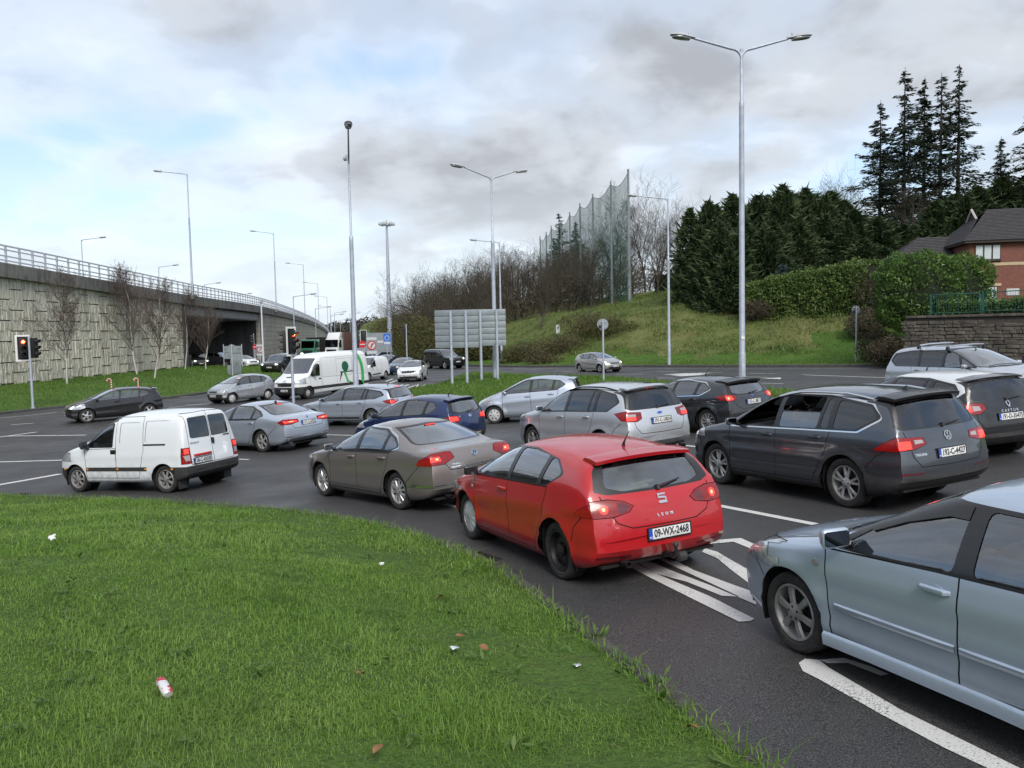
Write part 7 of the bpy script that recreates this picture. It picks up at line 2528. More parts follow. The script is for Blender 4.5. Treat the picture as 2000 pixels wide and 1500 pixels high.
# ---- small van
SP_VAN = dict(W=1.72,H=1.80,wb=2.693,r=.305,paint=paint('van_white',(.66,.69,.72),0.0,.4,.75),
 top=[(2.08,.55),(2.06,.76),(1.9,.92),(1.45,1.05),(1.08,1.14),(.62,1.48),(.25,1.71),(-.2,1.80),(-.9,1.815),(-1.72,1.785),(-1.86,1.73),(-1.93,1.35),(-1.98,.9),(-2.02,.66),(-2.03,.5)],
 bot=[(2.08,.42),(1.95,.28),(1.6,.24),(0,.24),(-1.6,.25),(-1.95,.32),(-2.03,.42)],
 belt=[(2.1,.92),(1.1,1.02),(0,1.05),(-2.0,1.06)],tum=.17,flare=.012,line=(.82,0,.008),kr=.06,pr=(.3,.05),sht=.03,
 dlo=[(1.0,1.03),(.14,1.03),(.12,1.56),(.22,1.59),(.64,1.42)],wins=[[(.92,1.055),(.19,1.055),(.17,1.54),(.22,1.555),(.62,1.385)]],
 doors=[[(.97,.34),(1.02,1.0),(.06,1.01),(.04,.34)],[(.04,.34),(.06,1.70),(-.74,1.70),(-.78,.95),(-.62,.34)]],handles=[None,None],wdoor=[0],glass=[M_GLASS],
 ws=(1.14,1.68,.78,.66),wsx=0,press=[[(-.06,1.12),(-.66,1.12),(-.66,1.58),(-.06,1.58)],[(-.82,1.14),(-1.52,1.14),(-1.50,1.60),(-.82,1.60)]],
 mould=[[(.98,.50),(-.86,.50),(-.86,.585),(.98,.585)]],
 rwt=[],rw=[(.022,1.16),(.56,1.17),(.60,1.2),(.575,1.60),(.54,1.63),(.022,1.64)],m_rear=M_PRIV,
 rseams=[[(0,.60),(0,1.74)],[(0,.60),(.66,.60)],[(.655,.60),(.66,1.1),(.63,1.72),(0,1.745)]],seams=[[(-.74,1.70),(.06,1.70)],[(1.02,1.0),(.66,1.46),(.22,1.64),(.06,1.64)]],
 patch=[('decal','side',[(-.78,1.06),(-1.42,1.06),(-1.42,1.095),(-.78,1.095)])],
 lamps=[('tail','rear',[(.67,.64),(.67,.98),(1.,.98),(1.,.64)]),('tail','side',[(-2.2,.64),(-2.2,.98),(-1.86,.98),(-1.86,.64)]),('brake','rear',[(.70,.86),(.70,.96),(.84,.96),(.84,.86)]),('clear','rear',[(.69,.70),(.69,.82),(.84,.82),(.84,.70)]),
  ('head','front',[(.46,.72),(.46,.9),(1.,.94),(1.,.72)]),('head','side',[(2.2,.72),(2.2,.93),(1.72,.95),(1.8,.74)])],
 clad_r=.58,clad_f=.56,m_bumper=M_PLAS,wheel=(('spoke',7,.026,.034),M_ALLOYD),mirror=(.90,1.08),m_mirror=M_PLAS,mirw=.9,mirh=1.5,tw=.19,
 plate=(.36,.68,'08-C-42038'),script=[('PEUGEOT',.50,1.07,.05,M_ALLOY),('PARTNER',-.50,1.14,.045,M_TRIM)],rear_seat=False,sx=.12,dx=.95,dz=1.06,cz=.42,cab=(-.3,.9),floor=.30)

SILVER = paint('silver_blue',(.52,.575,.66),.7,.32,.35)
SILVER2 = paint('silver',(.55,.57,.6),.7,.33,.4)
# the near saloon, four doors, light side mouldings
SP_NEAR = derive(SP_SALOON,2.13,-2.28,2.60,1.71,1.472,paint=paint('ice_silver',(.45,.53,.64),.5,.36,.18),r=.318,
 top=[(2.13,.50),(2.12,.66),(1.95,.80),(1.5,.91),(.98,1.0),(.30,1.34),(-.1,1.485),(-.55,1.525),(-1.05,1.48),(-1.78,1.10),(-1.95,1.06),(-2.18,1.04),(-2.24,.98),(-2.27,.74),(-2.28,.5)],
 dlo=[(.90,.935),(-1.05,.97),(-1.42,1.07),(-1.17,1.24),(-.78,1.37),(0,1.385),(.36,1.285)],chrome=None,
 wins=[[(.78,.955),(-.16,.972),(-.18,1.35),(-.02,1.352),(.33,1.252)],[(-.30,.975),(-.95,.99),(-1.02,1.235),(-.76,1.345),(-.30,1.355)],[(-1.06,1.0),(-1.33,1.07),(-1.11,1.20)]],
 doors=[[(.84,.27),(.90,.92),(-.22,.965),(-.22,.27)],[(-.22,.27),(-.22,.965),(-1.16,1.0),(-1.05,.66),(-.80,.27)]],handles=[(-.06,.85),(-1.0,.87)],
 line=(.78,-.03,.010),line2=(.33,0,.016),patch=[('grille','front',[(-.1,.58),(.44,.58),(.46,.70),(-.1,.72)])] + [('decal','side',q) for q in ([(.52,1.10),(.60,1.115),(.33,1.262),(.27,1.20)],[(.27,1.20),(.33,1.262),(-.02,1.36),(-.04,1.285)],[(-.04,1.285),(-.02,1.36),(-.18,1.36),(-.18,1.285)])],
 lamps=[('head','front',[(.42,.66),(.48,.80),(.8,.88),(1.0,.88),(1.0,.66)]),('head','side',[(2.3,.64),(2.3,.86),(1.62,.90),(1.75,.78),(1.95,.66)]),('amber','side',[(2.3,.66),(2.3,.80),(1.98,.84),(2.0,.70)]),
  ('tail','rear',[(.5,.80),(.5,.98),(1,.98),(1,.80)]),('tail','side',[(-2.5,.8),(-2.5,.98),(-2.1,.98),(-2.1,.8)])],
 wheel=(('spoke',6,.024,.036),M_ALLOYD),mirror=(.72,1.01),mirw=1.15,mirh=1.2,badge=None,script=None,plate_f=(.45,''),exhaust=None,m_seat=M_SEATL,m_decal=M_TRIM)
# executive saloon
SP_EXEC = derive(SP_SALOON,2.32,-2.62,2.975,1.868,1.479,paint=SILVER,r=.335,
 lamps=[('tail','rear',[(.36,.88),(.38,.97),(1.0,1.0),(1.0,.83),(.66,.83)]),('tail','side',[(-2.8,.83),(-2.8,1.0),(-2.46,1.0),(-2.24,.90),(-2.42,.83)]),('brake','rear',[(.44,.895),(.44,.925),(.84,.93),(.84,.88)]),('brake2','rear',[(.55,.90),(.55,.92),(.70,.92),(.70,.90)]),('reflector','rear',[(.6,.44),(.9,.45),(.9,.47),(.6,.46)]),
  ('head','front',[(.40,.68),(.44,.78),(1.0,.82),(1.0,.68)]),('head','side',[(2.5,.68),(2.5,.82),(1.9,.84),(2.1,.70)])],
 patch=[('grille','front',[(.02,.56),(.36,.56),(.36,.74),(.02,.74)])],wheel=(('twin',5,.016,.16),M_ALLOY),badge=('bmw',1.0,.04),plate=(0,.84,'171-C-6752'),script=None,exhaust=[.66,-.66],exc=1,antenna=(-1.15,.06),m_seat=M_SEATL)
# family estate
SP_ESTATE = derive(SP_SUV,2.20,-2.36,2.703,1.80,1.50,paint=SILVER,r=.32,clad=None,clad_r=None,clad_f=None,chrome=None,m_rear=M_REARG,tum=.38,
 dlo=[(1.0,.955),(-1.50,1.0),(-1.92,1.13),(-1.72,1.28),(-1.0,1.385),(-.1,1.405),(.42,1.27)],
 wins=[[(.90,.975),(.0,.985),(-.05,1.375),(.1,1.37),(.44,1.245)],[(-.1,.99),(-.87,1.0),(-.97,1.36),(-.15,1.385)],[(-.95,1.0),(-1.05,1.0),(-1.10,1.345),(-1.02,1.35)],[(-1.13,1.005),(-1.46,1.02),(-1.84,1.13),(-1.68,1.25),(-1.16,1.335)]],
 lamps=[('tail','rear',[(.44,.90),(.46,.97),(1.0,.985),(1.0,.80),(.75,.82)]),('tail','side',[(-2.6,.80),(-2.6,.985),(-2.2,.985),(-1.84,.93),(-2.05,.83)]),('brake','rear',[(.70,.84),(.66,.92),(.85,.93),(.85,.84)]),('clear','rear',[(.5,.91),(.5,.96),(.62,.96),(.62,.90)]),
  ('head','front',[(.44,.72),(.46,.82),(1.0,.88),(1.0,.72)]),('head','side',[(2.4,.72),(2.4,.87),(1.75,.87),(2.0,.73)])],
 mould=[[(.95,.30),(-.04,.30),(-.04,.36),(.95,.36)],[(-.07,.30),(-.8,.30),(-.8,.36),(-.07,.36)]],wheel=(('twin',5,.016,.18),M_ALLOYD),plate=(0,.62,'11-C-5096'),badge=('diamond',.86,.05),script=None,antenna=(-1.55,.20),rails=(.0,-1.65,.035,M_ALLOY),spoiler=None,glass=[M_GLASS,M_GLASS,M_GLASS,M_GLASS],tw=.205,floor=.25,wi=.03)
# small five-door city car, navy
SP_CITY = derive(SP_RED,1.86,-1.80,2.385,1.66,1.50,paint=paint('navy',(.014,.028,.10),.45,.3,.25),r=.295,tw=.185,
 lamps=[('tail','rear',[(.40,.86),(.44,.95),(1.0,.99),(1.0,.80),(.5,.80)]),('tail','side',[(-2.2,.80),(-2.2,.98),(-1.62,.97),(-1.50,.90),(-1.62,.80)]),('brake','rear',[(.50,.84),(.50,.93),(.78,.95),(.78,.83)]),('reflector','rear',circ(.66,.42,.05)),
  ('head','front',[(.40,.72),(.46,.86),(1.0,.96),(1.0,.72)]),('head','side',[(2,.70),(2,.92),(1.45,.94),(1.6,.74)])],
 patch=[('panel','rear',[(-.1,.30),(.62,.30),(.70,.40),(.45,.52),(-.1,.52)])],wheel=(('cap',9,0),M_HUBCAP),wheel_r=None,m_mirror=None,plate=(-.1,.42,'142-C-9140'),badge=('h',.92,.05),script=[('i10',.42,.93,.05,M_CHROME)],antenna=(-1.1,.22),handles=[(.02,.86),(-.70,.90)])
# rounded supermini
SP_MINI = derive(SP_RED,1.92,-1.83,2.46,1.695,1.53,paint=SILVER,r=.30,wheel=(('cap',7,0),M_HUBCAP),wheel_r=None,m_mirror=None,plate=(0,.62,'08-C-11452'),badge=('o',.9,.045),script=None,antenna=(-.9,.30),exhaust=None,handles=[(.02,.88),(-.78,.92)],
 lamps=[('tail','rear',[(.55,.82),(.58,1.05),(1,1.05),(1,.82)]),('tail','side',[(-2.2,.82),(-2.2,1.05),(-1.6,1.05),(-1.66,.82)]),('brake','rear',[(.62,.86),(.62,.95),(.8,.95),(.8,.86)]),
  ('head','front',[(.40,.70),(.46,.88),(1.0,.98),(1.0,.70)]),('head','side',[(2.2,.68),(2.2,.94),(1.40,.98),(1.6,.74)])])
# pale crossover
SP_CROSS = derive(SP_SUV,2.22,-2.32,2.69,1.84,1.68,paint=paint('moondust',(.60,.62,.65),.65,.33,.5),r=.345,clad=None,clad_f=None,clad_r=None,chrome=None,glass=[M_GLASS,M_PRIV,M_PRIV,M_PRIV],
 lamps=[('tail','rear',[(.50,.95),(.48,1.08),(1.0,1.12),(1.0,.92),(.62,.90)]),('tail','side',[(-2.5,.92),(-2.5,1.12),(-2.1,1.12),(-1.80,1.07),(-2.05,.93)]),('brake','rear',[(.64,.93),(.62,.99),(.86,1.0),(.86,.93)]),('clear','rear',[(.62,1.0),(.61,1.05),(.86,1.06),(.86,1.005)]),
  ('taild','rear',[(.51,1.0),(.50,1.07),(.6,1.07),(.6,1.0)]),('head','front',[(.44,.80),(.46,.92),(1.0,1.0),(1.0,.80)]),('head','side',[(2.4,.80),(2.4,.99),(1.75,.99),(2.0,.81)])],
 wheel=(('twin',5,.018,.2),M_ALLOYD),plate=(0,.88,'191-C-10024'),badge=('oval',1.03,.045),script=None,antenna=None,brake3=(1.56,.12,.012),rails=(.05,-1.70,.05,M_TRIM),spoiler=(-1.78,-2.05,1.625,.62,.04,None),exhaust=[-.6])
# dark hatchback with tall tail lamps and roof spoiler
SP_HATCH = derive(SP_RED,2.20,-2.16,2.648,1.82,1.475,paint=paint('graphite',(.045,.047,.052),.6,.3,.3),r=.33,chrome=1,flare=.03,line=(.80,-.06,.016),
 lamps=[('tail','rear',[(.55,.90),(.58,.99),(1.0,1.05),(1.0,.86),(.72,.86)]),('tail','side',[(-2.4,.86),(-2.4,1.05),(-2.0,1.04),(-1.62,.97),(-1.85,.88)]),('brake','rear',[(.66,.89),(.68,.98),(.88,1.0),(.88,.88)]),('brake2','rear',circ(.78,.93,.03,8)),
  ('head','front',[(.44,.70),(.5,.80),(1.0,.90),(1.0,.72)]),('head','side',[(2.4,.72),(2.4,.88),(1.6,.92),(1.85,.75)])],
 wheel=(('twin',10,.012,.09),M_ALLOY),wheel_r=None,m_mirror=None,m_handle=None,handles=[(.05,.875),(-.86,.91)],plate=(0,.80,'152-C-8871'),badge=('oval',.95,.04),script=None,spoiler=(-1.48,-1.92,1.405,.62,.07,M_TRIM),antenna=(-.55,.30),exhaust=None)
# two-tone crossover, black with white roof
SP_TWO = derive(SP_SUV,2.03,-2.10,2.606,1.78,1.566,paint=paint('black',(.010,.011,.013),.3,.28,.25),r=.34,clad=.34,cladw=.05,clad_r=.50,chrome=None,m_rear=M_PRIV,glass=[M_PRIV,M_PRIV,M_PRIV,M_PRIV],
 roofpaint=[(.85,1.17),(.35,1.38),(-.1,1.475),(-.9,1.475),(-1.45,1.40),(-1.72,1.13),(-1.95,1.33),(-1.9,1.8),(.9,1.8)][::-1],roof_x=.25,m_roof=paint('ivory',(.62,.64,.66),0,.3,.1),
 lamps=[('tail','rear',[(.46,.94),(.50,1.03),(1.0,1.06),(1.0,.86),(.6,.86)]),('tail','side',[(-2.4,.86),(-2.4,1.06),(-1.95,1.05),(-1.66,.96),(-1.85,.88)]),('clear','rear',[(.56,.92),(.58,.99),(.70,1.0),(.70,.91)]),('brake','rear',[(.72,.90),(.72,1.0),(.85,1.0),(.85,.9)]),
  ('head','front',[(.44,.78),(.46,.88),(1.0,.95),(1.0,.78)]),('head','side',[(2.4,.78),(2.4,.94),(1.65,.94),(1.85,.8)])],
 wheel=(('twin',5,.018,.2),M_ALLOY),plate=(0,.78,'191-D-35475'),badge=('diamond',1.0,.06),script=[('C A P T U R',0,.875,.062,M_CHROME)],antenna=(-.2,.22),rails=None,spoiler=(-1.58,-1.86,1.50,.60,.04,None),brake3=(1.455,.10,.012),tw=.21)
SP_TWO['roofpaint'] = [[(1.0,1.10),(.30,1.42),(-.2,1.50),(-.2,2.0),(1.0,2.0)],[(-.2,1.475),(-.2,2.0),(-1.35,2.0),(-1.35,1.39),(-.8,1.475)],[(-1.35,1.39),(-1.68,1.10),(-1.99,1.36),(-1.95,2.0),(-1.35,2.0)]]
# people carrier
SP_MPV = derive(SP_SUV,2.40,-2.42,2.85,1.88,1.72,paint=paint('silver_grey',(.54,.57,.63),.7,.33,.4),r=.335,clad=None,clad_r=None,clad_f=None,chrome=None,spoiler=None,tum=.30,
 top=[(2.40,.50),(2.39,.72),(2.2,.88),(1.85,.98),(1.42,1.07),(.80,1.40),(.30,1.62),(-.2,1.71),(-1.0,1.73),(-1.9,1.70),(-2.10,1.62),(-2.28,1.15),(-2.35,1.0),(-2.41,.75),(-2.42,.52)],
 dlo=[(1.32,1.07),(-1.80,1.12),(-2.08,1.30),(-1.95,1.52),(-1.3,1.60),(0,1.60),(.45,1.50)],
 wins=[[(.72,1.10),(.12,1.10),(.10,1.57),(.35,1.52),(.52,1.43)],[(.02,1.10),(-.82,1.115),(-.86,1.575),(0,1.575)],[(-.92,1.118),(-1.75,1.135),(-2.01,1.30),(-1.90,1.50),(-1.3,1.57),(-.95,1.575)],[(.80,1.10),(1.18,1.095),(.62,1.40)]],
 glass=[M_GLASS,M_PRIV,M_PRIV,M_GLASS],wdoor=[0,1,9,9],ws=(1.07,1.62,.84,.62),
 lamps=[('tail','rear',[(.66,.9),(.66,1.1),(1,1.1),(1,.86)]),('tail','side',[(-2.7,.9),(-2.7,1.1),(-2.28,1.08),(-2.34,.88)]),('head','front',[(.46,.68),(.50,.82),(1.0,.95),(1.0,.70)]),('head','side',[(2.6,.70),(2.6,.92),(1.75,.95),(2.0,.74)])],
 patch=[('grille','front',[(-.1,.62),(.46,.62),(.46,.78),(-.1,.78)]),('grille2','front',[(-.1,.30),(.55,.30),(.60,.48),(-.1,.50)])],
 wheel=(('spoke',7,.022,.03),M_ALLOYD),plate=None,plate_f=(.50,'06-C-20518'),badge=None,script=None,wiper=None,brake3=None,rails=None,antenna=(.45,.22),mirror=(.96,1.10),badge_f=('oval',.72,.05))

def front_lamps(z0,z1,xs,lit=True,y0=.42,zr=.06):
 """head lamps seen from the front: lens with a lit bowl"""
 q = [('head','front',[(y0,z0 + .03),(y0 + .06,z1 - zr),(1.1,z1 + .02),(1.1,z0)]),('head','side',[(3.2,z0),(3.2,z1),(xs[0],z1 + .02),(xs[1],z0 + .04)])]
 if lit:
  q.append(('headlit','front',circ(y0 + .24,(z0 + z1) / 2,.05,10)))
 return q
NOREAR = dict(script=None,wiper=None,brake3=None)
# black supermini coming round the corner, lamps lit
SP_CLIO = derive(SP_RED,2.06,-2.0,2.589,1.73,1.448,paint=paint('jet',(.012,.012,.014),.3,.25,.2),r=.315,wheel=(('spoke',5,.034,.05),M_ALLOY),wheel_r=None,m_mirror=M_TRIM,plate=None,plate_f=(.42,'141-C-13860'),badge=None,badge_f=('diamond',.66,.075),antenna=None,exhaust=None,
 lamps=front_lamps(.62,.80,(1.46,1.70)) + [('tail','rear',[(.45,.82),(.45,.96),(1,.96),(1,.82)]),('tail','side',[(-2.4,.82),(-2.4,.96),(-1.8,.96),(-1.9,.82)])],patch=[('grille','front',[(-.1,.60),(.40,.62),(.44,.68),(-.1,.70)]),('grille2','front',[(-.1,.26),(.6,.28),(.6,.38),(-.1,.50)])],**NOREAR)
SP_OLDMINI = derive(SP_RED,1.84,-1.80,2.37,1.66,1.50,paint=paint('old_silver',(.46,.485,.52),.6,.4,.6),r=.285,tw=.18,wheel=(('cap',7,0),M_HUBCAP),wheel_r=None,m_mirror=M_PLAS,plate=None,plate_f=(.44,'00-C-22306'),badge=None,badge_f=('o',.70,.045),antenna=None,exhaust=None,spoiler=None,
 lamps=front_lamps(.66,.86,(1.40,1.52),False) + [('tail','rear',[(.6,.82),(.6,1.0),(1,1.0),(1,.82)]),('tail','side',[(-2.2,.82),(-2.2,1.02),(-1.68,1.0),(-1.68,.82)])],patch=[('grille','front',[(-.1,.62),(.30,.62),(.32,.70),(-.1,.70)]),('grille2','front',[(-.1,.34),(.62,.34),(.66,.52),(-.1,.52)])],clad_f=.34,**NOREAR)
SP_BEIGE = derive(SP_RED,2.08,-2.10,2.60,1.71,1.47,paint=paint('champagne',(.46,.45,.42),.6,.36,.35),r=.31,wheel=(('spoke',6,.024,.036),M_ALLOYD),wheel_r=None,m_mirror=None,plate=None,plate_f=(.46,'05-C-17734'),badge=None,badge_f=('o',.70,.045),antenna=None,exhaust=None,
 lamps=front_lamps(.64,.82,(1.50,1.74)) + [('tail','rear',[(.5,.82),(.5,1.0),(1,1.0),(1,.82)]),('tail','side',[(-2.4,.82),(-2.4,1.02),(-1.95,1.0),(-1.95,.82)])],patch=[('grille','front',[(-.1,.62),(.36,.62),(.40,.70),(-.1,.70)]),('grille2','front',[(-.1,.26),(.5,.28),(.5,.40),(-.1,.44)])],**NOREAR)
SP_WHITEH = derive(SP_RED,2.02,-1.98,2.46,1.73,1.467,paint=paint('white',(.68,.70,.72),0,.35,.3),r=.305,wheel=(('cap',8,0),M_HUBCAP),wheel_r=None,m_mirror=None,plate=None,plate_f=(.46,'161-C-6173'),badge=None,badge_f=('o',.78,.045),antenna=None,exhaust=None,
 lamps=front_lamps(.66,.80,(1.60,1.76)) + [('tail','rear',[(.5,.82),(.5,1.0),(1,1.0),(1,.82)])],patch=[('grille','front',[(-.1,.62),(.44,.62),(.46,.76),(-.1,.76)]),('grille2','front',[(-.1,.28),(.6,.28),(.64,.38),(-.1,.40)])],**NOREAR)
SP_COUPE = derive(SP_SALOON,2.24,-2.24,2.75,1.85,1.40,paint=paint('steel_blue',(.055,.10,.19),.6,.3,.25),r=.33,wheel=(('twin',5,.018,.2),M_ALLOYD),plate=None,badge=None,script=None,brake3=None,exhaust=None)
# tall boxy four-by-four
SP_BOX = derive(SP_SUV,2.36,-2.44,2.885,1.915,1.88,paint=paint('pitch',(.010,.010,.012),.25,.27,.25),r=.375,clad=None,clad_r=None,clad_f=None,chrome=None,spoiler=None,tum=.14,
 top=[(2.36,.62),(2.35,.95),(2.28,1.08),(1.6,1.16),(1.12,1.22),(.66,1.66),(.42,1.82),(0,1.88),(-1.0,1.90),(-2.1,1.88),(-2.30,1.82),(-2.38,1.25),(-2.42,.9),(-2.44,.6)],
 dlo=[(.98,1.20),(-2.2,1.20),(-2.16,1.74),(-.2,1.78),(.46,1.74)],wins=[[(.86,1.22),(.0,1.22),(-.02,1.74),(.42,1.71)],[(-.1,1.22),(-1.0,1.22),(-1.0,1.74),(-.1,1.74)],[(-1.12,1.22),(-2.10,1.22),(-2.08,1.72),(-1.12,1.74)]],glass=[M_GLASS,M_PRIV,M_PRIV],wdoor=[0,1,9],
 lamps=[('head','front',[(.52,.86),(.52,1.02),(.86,1.02),(.86,.86)]),('headlit','front',circ(.68,.94,.06,10)),('tail','rear',[(.72,.9),(.72,1.4),(1,1.4),(1,.9)])],patch=[('grille2','front',[(-.1,.86),(.48,.86),(.48,1.02),(-.1,1.02)])],
 wheel=(('spoke',5,.03,.04),M_ALLOYD),plate=None,plate_f=(.66,'06-C-31007'),badge=None,script=None,wiper=None,brake3=None,rails=None,antenna=None,ws=(1.22,1.80,.86,.76),m_rear=M_PRIV,mirror=(.82,1.24),kf=.12,pf=(.4,.08))
# compact delivery van
SP_VAN2 = derive(SP_VAN,2.2,-2.2,2.785,1.85,1.84,paint=paint('van_white2',(.70,.72,.74),0,.4,.35),r=.32,script=None,plate=None,plate_f=(.50,'191-C-2750'),clad_r=.4,clad_f=.42,press=[[(-.15,.62),(-.78,.62),(-.78,.70),(-.15,.70)]],mould=None,wheel=(('cap',7,0),M_ALLOYD),patch=[('decal','side',[(.85,.42),(-.5,.46),(-.5,.56),(.85,.50)])],
 lamps=front_lamps(.78,.98,(1.62,1.75),False) + [('tail','rear',[(.7,.7),(.7,1.2),(1,1.2),(1,.7)])])
# long high-roof van
M_GREEN = pmat('livery_green',(.05,.36,.10),rough=.4)
M_DGREEN = pmat('livery_dark_green',(.015,.11,.06),rough=.4)
def arcband(cx,cz,r0,r1,a0,a1,n=10):
 A = np.linspace(RAD(a0),RAD(a1),n + 1)
 return [[(cx + r0 * math.cos(a),cz + r0 * math.sin(a)),(cx + r1 * math.cos(a),cz + r1 * math.sin(a)),(cx + r1 * math.cos(b),cz + r1 * math.sin(b)),(cx + r0 * math.cos(b),cz + r0 * math.sin(b))] for a,b in zip(A[:-1],A[1:])]
SP_LONG = dict(W=2.07,H=2.50,wb=4.33,r=.345,paint=paint('van_white3',(.70,.72,.73),0,.4,.6),nst=70,tum=.06,bul=.03,sht=.02,flare=.012,kr=.04,pr=(.3,.03),kf=.30,pf=(.9,.16),lf=1.2,
 top=[(3.02,.60),(3.01,.95),(2.85,1.12),(2.45,1.26),(2.15,1.38),(1.75,1.85),(1.42,2.26),(1.15,2.42),(.6,2.49),(-1,2.51),(-2.9,2.50),(-3.10,2.44),(-3.17,1.6),(-3.19,.8),(-3.20,.5)],
 bot=[(3.02,.38),(2.9,.24),(2.5,.22),(0,.30),(-3.0,.32),(-3.2,.42)],belt=[(3.1,1.05),(2.2,1.22),(1.4,1.28),(-3.2,1.3)],
 dlo=[(2.02,1.25),(1.20,1.22),(1.16,1.86),(1.42,1.92),(1.62,1.80)],wins=[[(1.94,1.28),(1.26,1.25),(1.22,1.82),(1.42,1.87),(1.59,1.76)]],glass=[M_GLASS],wdoor=[0],
 doors=[[(1.95,.45),(2.05,1.22),(1.10,1.20),(1.08,.45)]],handles=[(1.22,1.08)],m_handle=M_PLAS,ws=(1.40,2.20,.90,.86),wsx=.5,
 seams=[[(2.05,1.22),(1.62,1.86),(1.40,2.0),(1.10,2.0),(1.10,1.2)],[(1.0,.5),(1.0,2.2)],[(-.25,.5),(-.25,2.2)],[(1.0,2.2),(-3.1,2.2)],[(1.0,1.12),(-3.1,1.12)],[(-1.7,.5),(-1.7,2.2)],[(-.9,1.4),(-1.65,1.4),(-1.65,2.1),(-.3,2.1)]],
 mould=[[(1.9,.50),(-1.7,.50),(-1.7,.66),(1.9,.66)],[(-2.6,.50),(-3.15,.50),(-3.15,.66),(-2.6,.66)]],
 lamps=front_lamps(.84,1.18,(2.35,2.62),True,.52,.18) + [('tail','rear',[(.84,.8),(.84,1.5),(1.2,1.5),(1.2,.8)])],
 patch=[('grille','front',[(-.1,.74),(.48,.74),(.54,.94),(-.1,.96)]),('grille2','front',[(-.1,.44),(.7,.44),(.7,.62),(-.1,.62)]),('decal','side',circ(-1.02,1.62,.30,22)),('decal2','side',[(-.55,1.28),(-1.7,1.28),(-1.7,1.34),(-.55,1.34)])] + [('decal3','side',q) for q in arcband(-.75,1.15,1.72,1.98,100,255,12)[::1]] + [('decal3','side',[(-.85,1.30),(-1.05,1.30),(-1.25,.72),(-1.12,.70)]),('decal2','side',[(-.62,1.28),(-.78,1.28),(-.42,.72)]),('decal3','side',[(-1.1,.85),(-1.5,.68),(-1.4,.66),(-1.05,.72)])],
 m_decal=M_DGREEN,m_decal2=M_TRIM,clad_f=.70,m_bumper=M_PLAS,wheel=(('steel',0),M_HUBCAP),mirror=(1.82,1.38),m_mirror=M_PLAS,mirw=1.2,mirh=2.6,tw=.225,plate_f=(.52,'131-D-36884'),badge_f=('bolt',1.02,.10),rear_seat=False,sx=1.0,dx=1.85,dz=1.30,cz=.65,cab=(.2,1.9),floor=.40)
# ================================================================== traffic
CARS = {}
def put(key,name,S,x,y,head,label,cat='car',group=None):
 o,B = make_car(name,S,label,cat,group)
 set_on_ground(o,x,y,head,S['wb'],S['W'] / 2 - .12)
 CARS[key] = (o,B,S)
 return o,B
def again(key,x,y,head,label,dz=0):
 o0,B,S = CARS[key]
 o = copy_tree(o0); o['label'] = label
 set_on_ground(o,x,y,head,S['wb'],S['W'] / 2 - .12,dz)
 return o
Q = None
o,B = put('red','red_hatchback',SP_RED,.70,10.33,115.2,'red five-door hatchback with tow bar and one black steel wheel')
tb = MB(); tb.tube([(-2.02,-.02,.30),(-2.2,-.02,.29),(-2.25,-.02,.32),(-2.25,-.02,.40)],[.03,.026,.02,.018],8); tb.build('tow_bar',M_STEEL,o,smooth=50)
bm = bmesh.new(); bmesh.ops.create_uvsphere(bm,u_segments=12,v_segments=8,radius=.032); me = bpy.data.meshes.new('tow_ball'); bm.to_mesh(me); bm.free(); shade(me,180)
t_ = link_mesh('tow_ball',me,M_PLAS,o); t_.location = (-2.25,-.02,.42)
tb = MB(); tb.lathe([(.05,-.05),(.055,.04),(.03,.06),(.001,.06)],12,'Y',(-2.19,0,.27)); tp = tb.build('tow_socket',M_PLAS,o,smooth=40); tp.matrix_local = T((0,-.12,0))
pp,nn = B.surf('side',1.02,.78)
for sg in (1,-1):
 b = MB(); b.prism([(1.02 + .03 * math.cos(a),.78 + .022 * math.sin(a)) for a in np.linspace(0,6.1,12)],sg * pp.y,sg * (pp.y + .012),'XZ'); b.build('side_repeater',M_CLEAR,o,bevel=.003)
o,B = put('near','silver_saloon',SP_NEAR,3.43,5.42,112.0,'pale silver-blue saloon at the lane marking beside the lawn')
pp,nn = B.surf('side',.98,.80)
for sg in (1,-1):
 b = MB(); b.prism([(.98 + .032 * math.cos(a),.80 + .026 * math.sin(a)) for a in np.linspace(0,6.1,12)],sg * pp.y,sg * (pp.y + .012),'XZ'); b.build('side_repeater',M_CLEAR,o,bevel=.003)
 for x0,x1 in ((.80,-.20),(-.235,-.92)):
  A = []
  for x in np.linspace(x0,x1,9):
   e = .6 if x in (x0,x1) else 1
   q0,_ = B.surf('side',x,.49); q1,_ = B.surf('side',x,.535)
   A.append([(x,sg * (q0.y - .002),.485),(x,sg * (q0.y + .016 * e),.495),(x,sg * (q1.y + .017 * e),.53),(x,sg * (q1.y - .002),.54)])
  b = MB(); b.grid(A); b.build('side_moulding',SP_NEAR['paint'],o,smooth=60)
 # sill skirt
 b = MB(); ps = [(.92,.20),(.5,.19),(-.4,.19),(-.92,.20)]
 A = []
 for x,z in ps:
  q,_ = B.surf('side',x,.31)
  A.append([(x,sg * (q.y - .002),.30),(x,sg * (q.y + .018),.275),(x,sg * (q.y + .012),.20),(x,sg * (q.y - .08),.18)])
 b.grid(A); b.build('sill_skirt',SP_NEAR['paint'],o,smooth=50)
SUVS = dict(SP_SUV)
SUVS['wins'] = [SP_SUV['wins'][0],[(-.115,1.325),(-.91,1.335),(-.95,1.54),(-.15,1.555)],SP_SUV['wins'][2],SP_SUV['wins'][3],[(-.1,1.088),(-.87,1.10),(-.908,1.325),(-.115,1.315)]]
SUVS['glass'] = ['open','open',M_PRIV,M_PRIV,M_GLASS]
o,B = put('suv','grey_suv',SUVS,4.90,13.05,114.6,'dark grey seven-seat SUV with chrome rails and open side windows')
suv = o
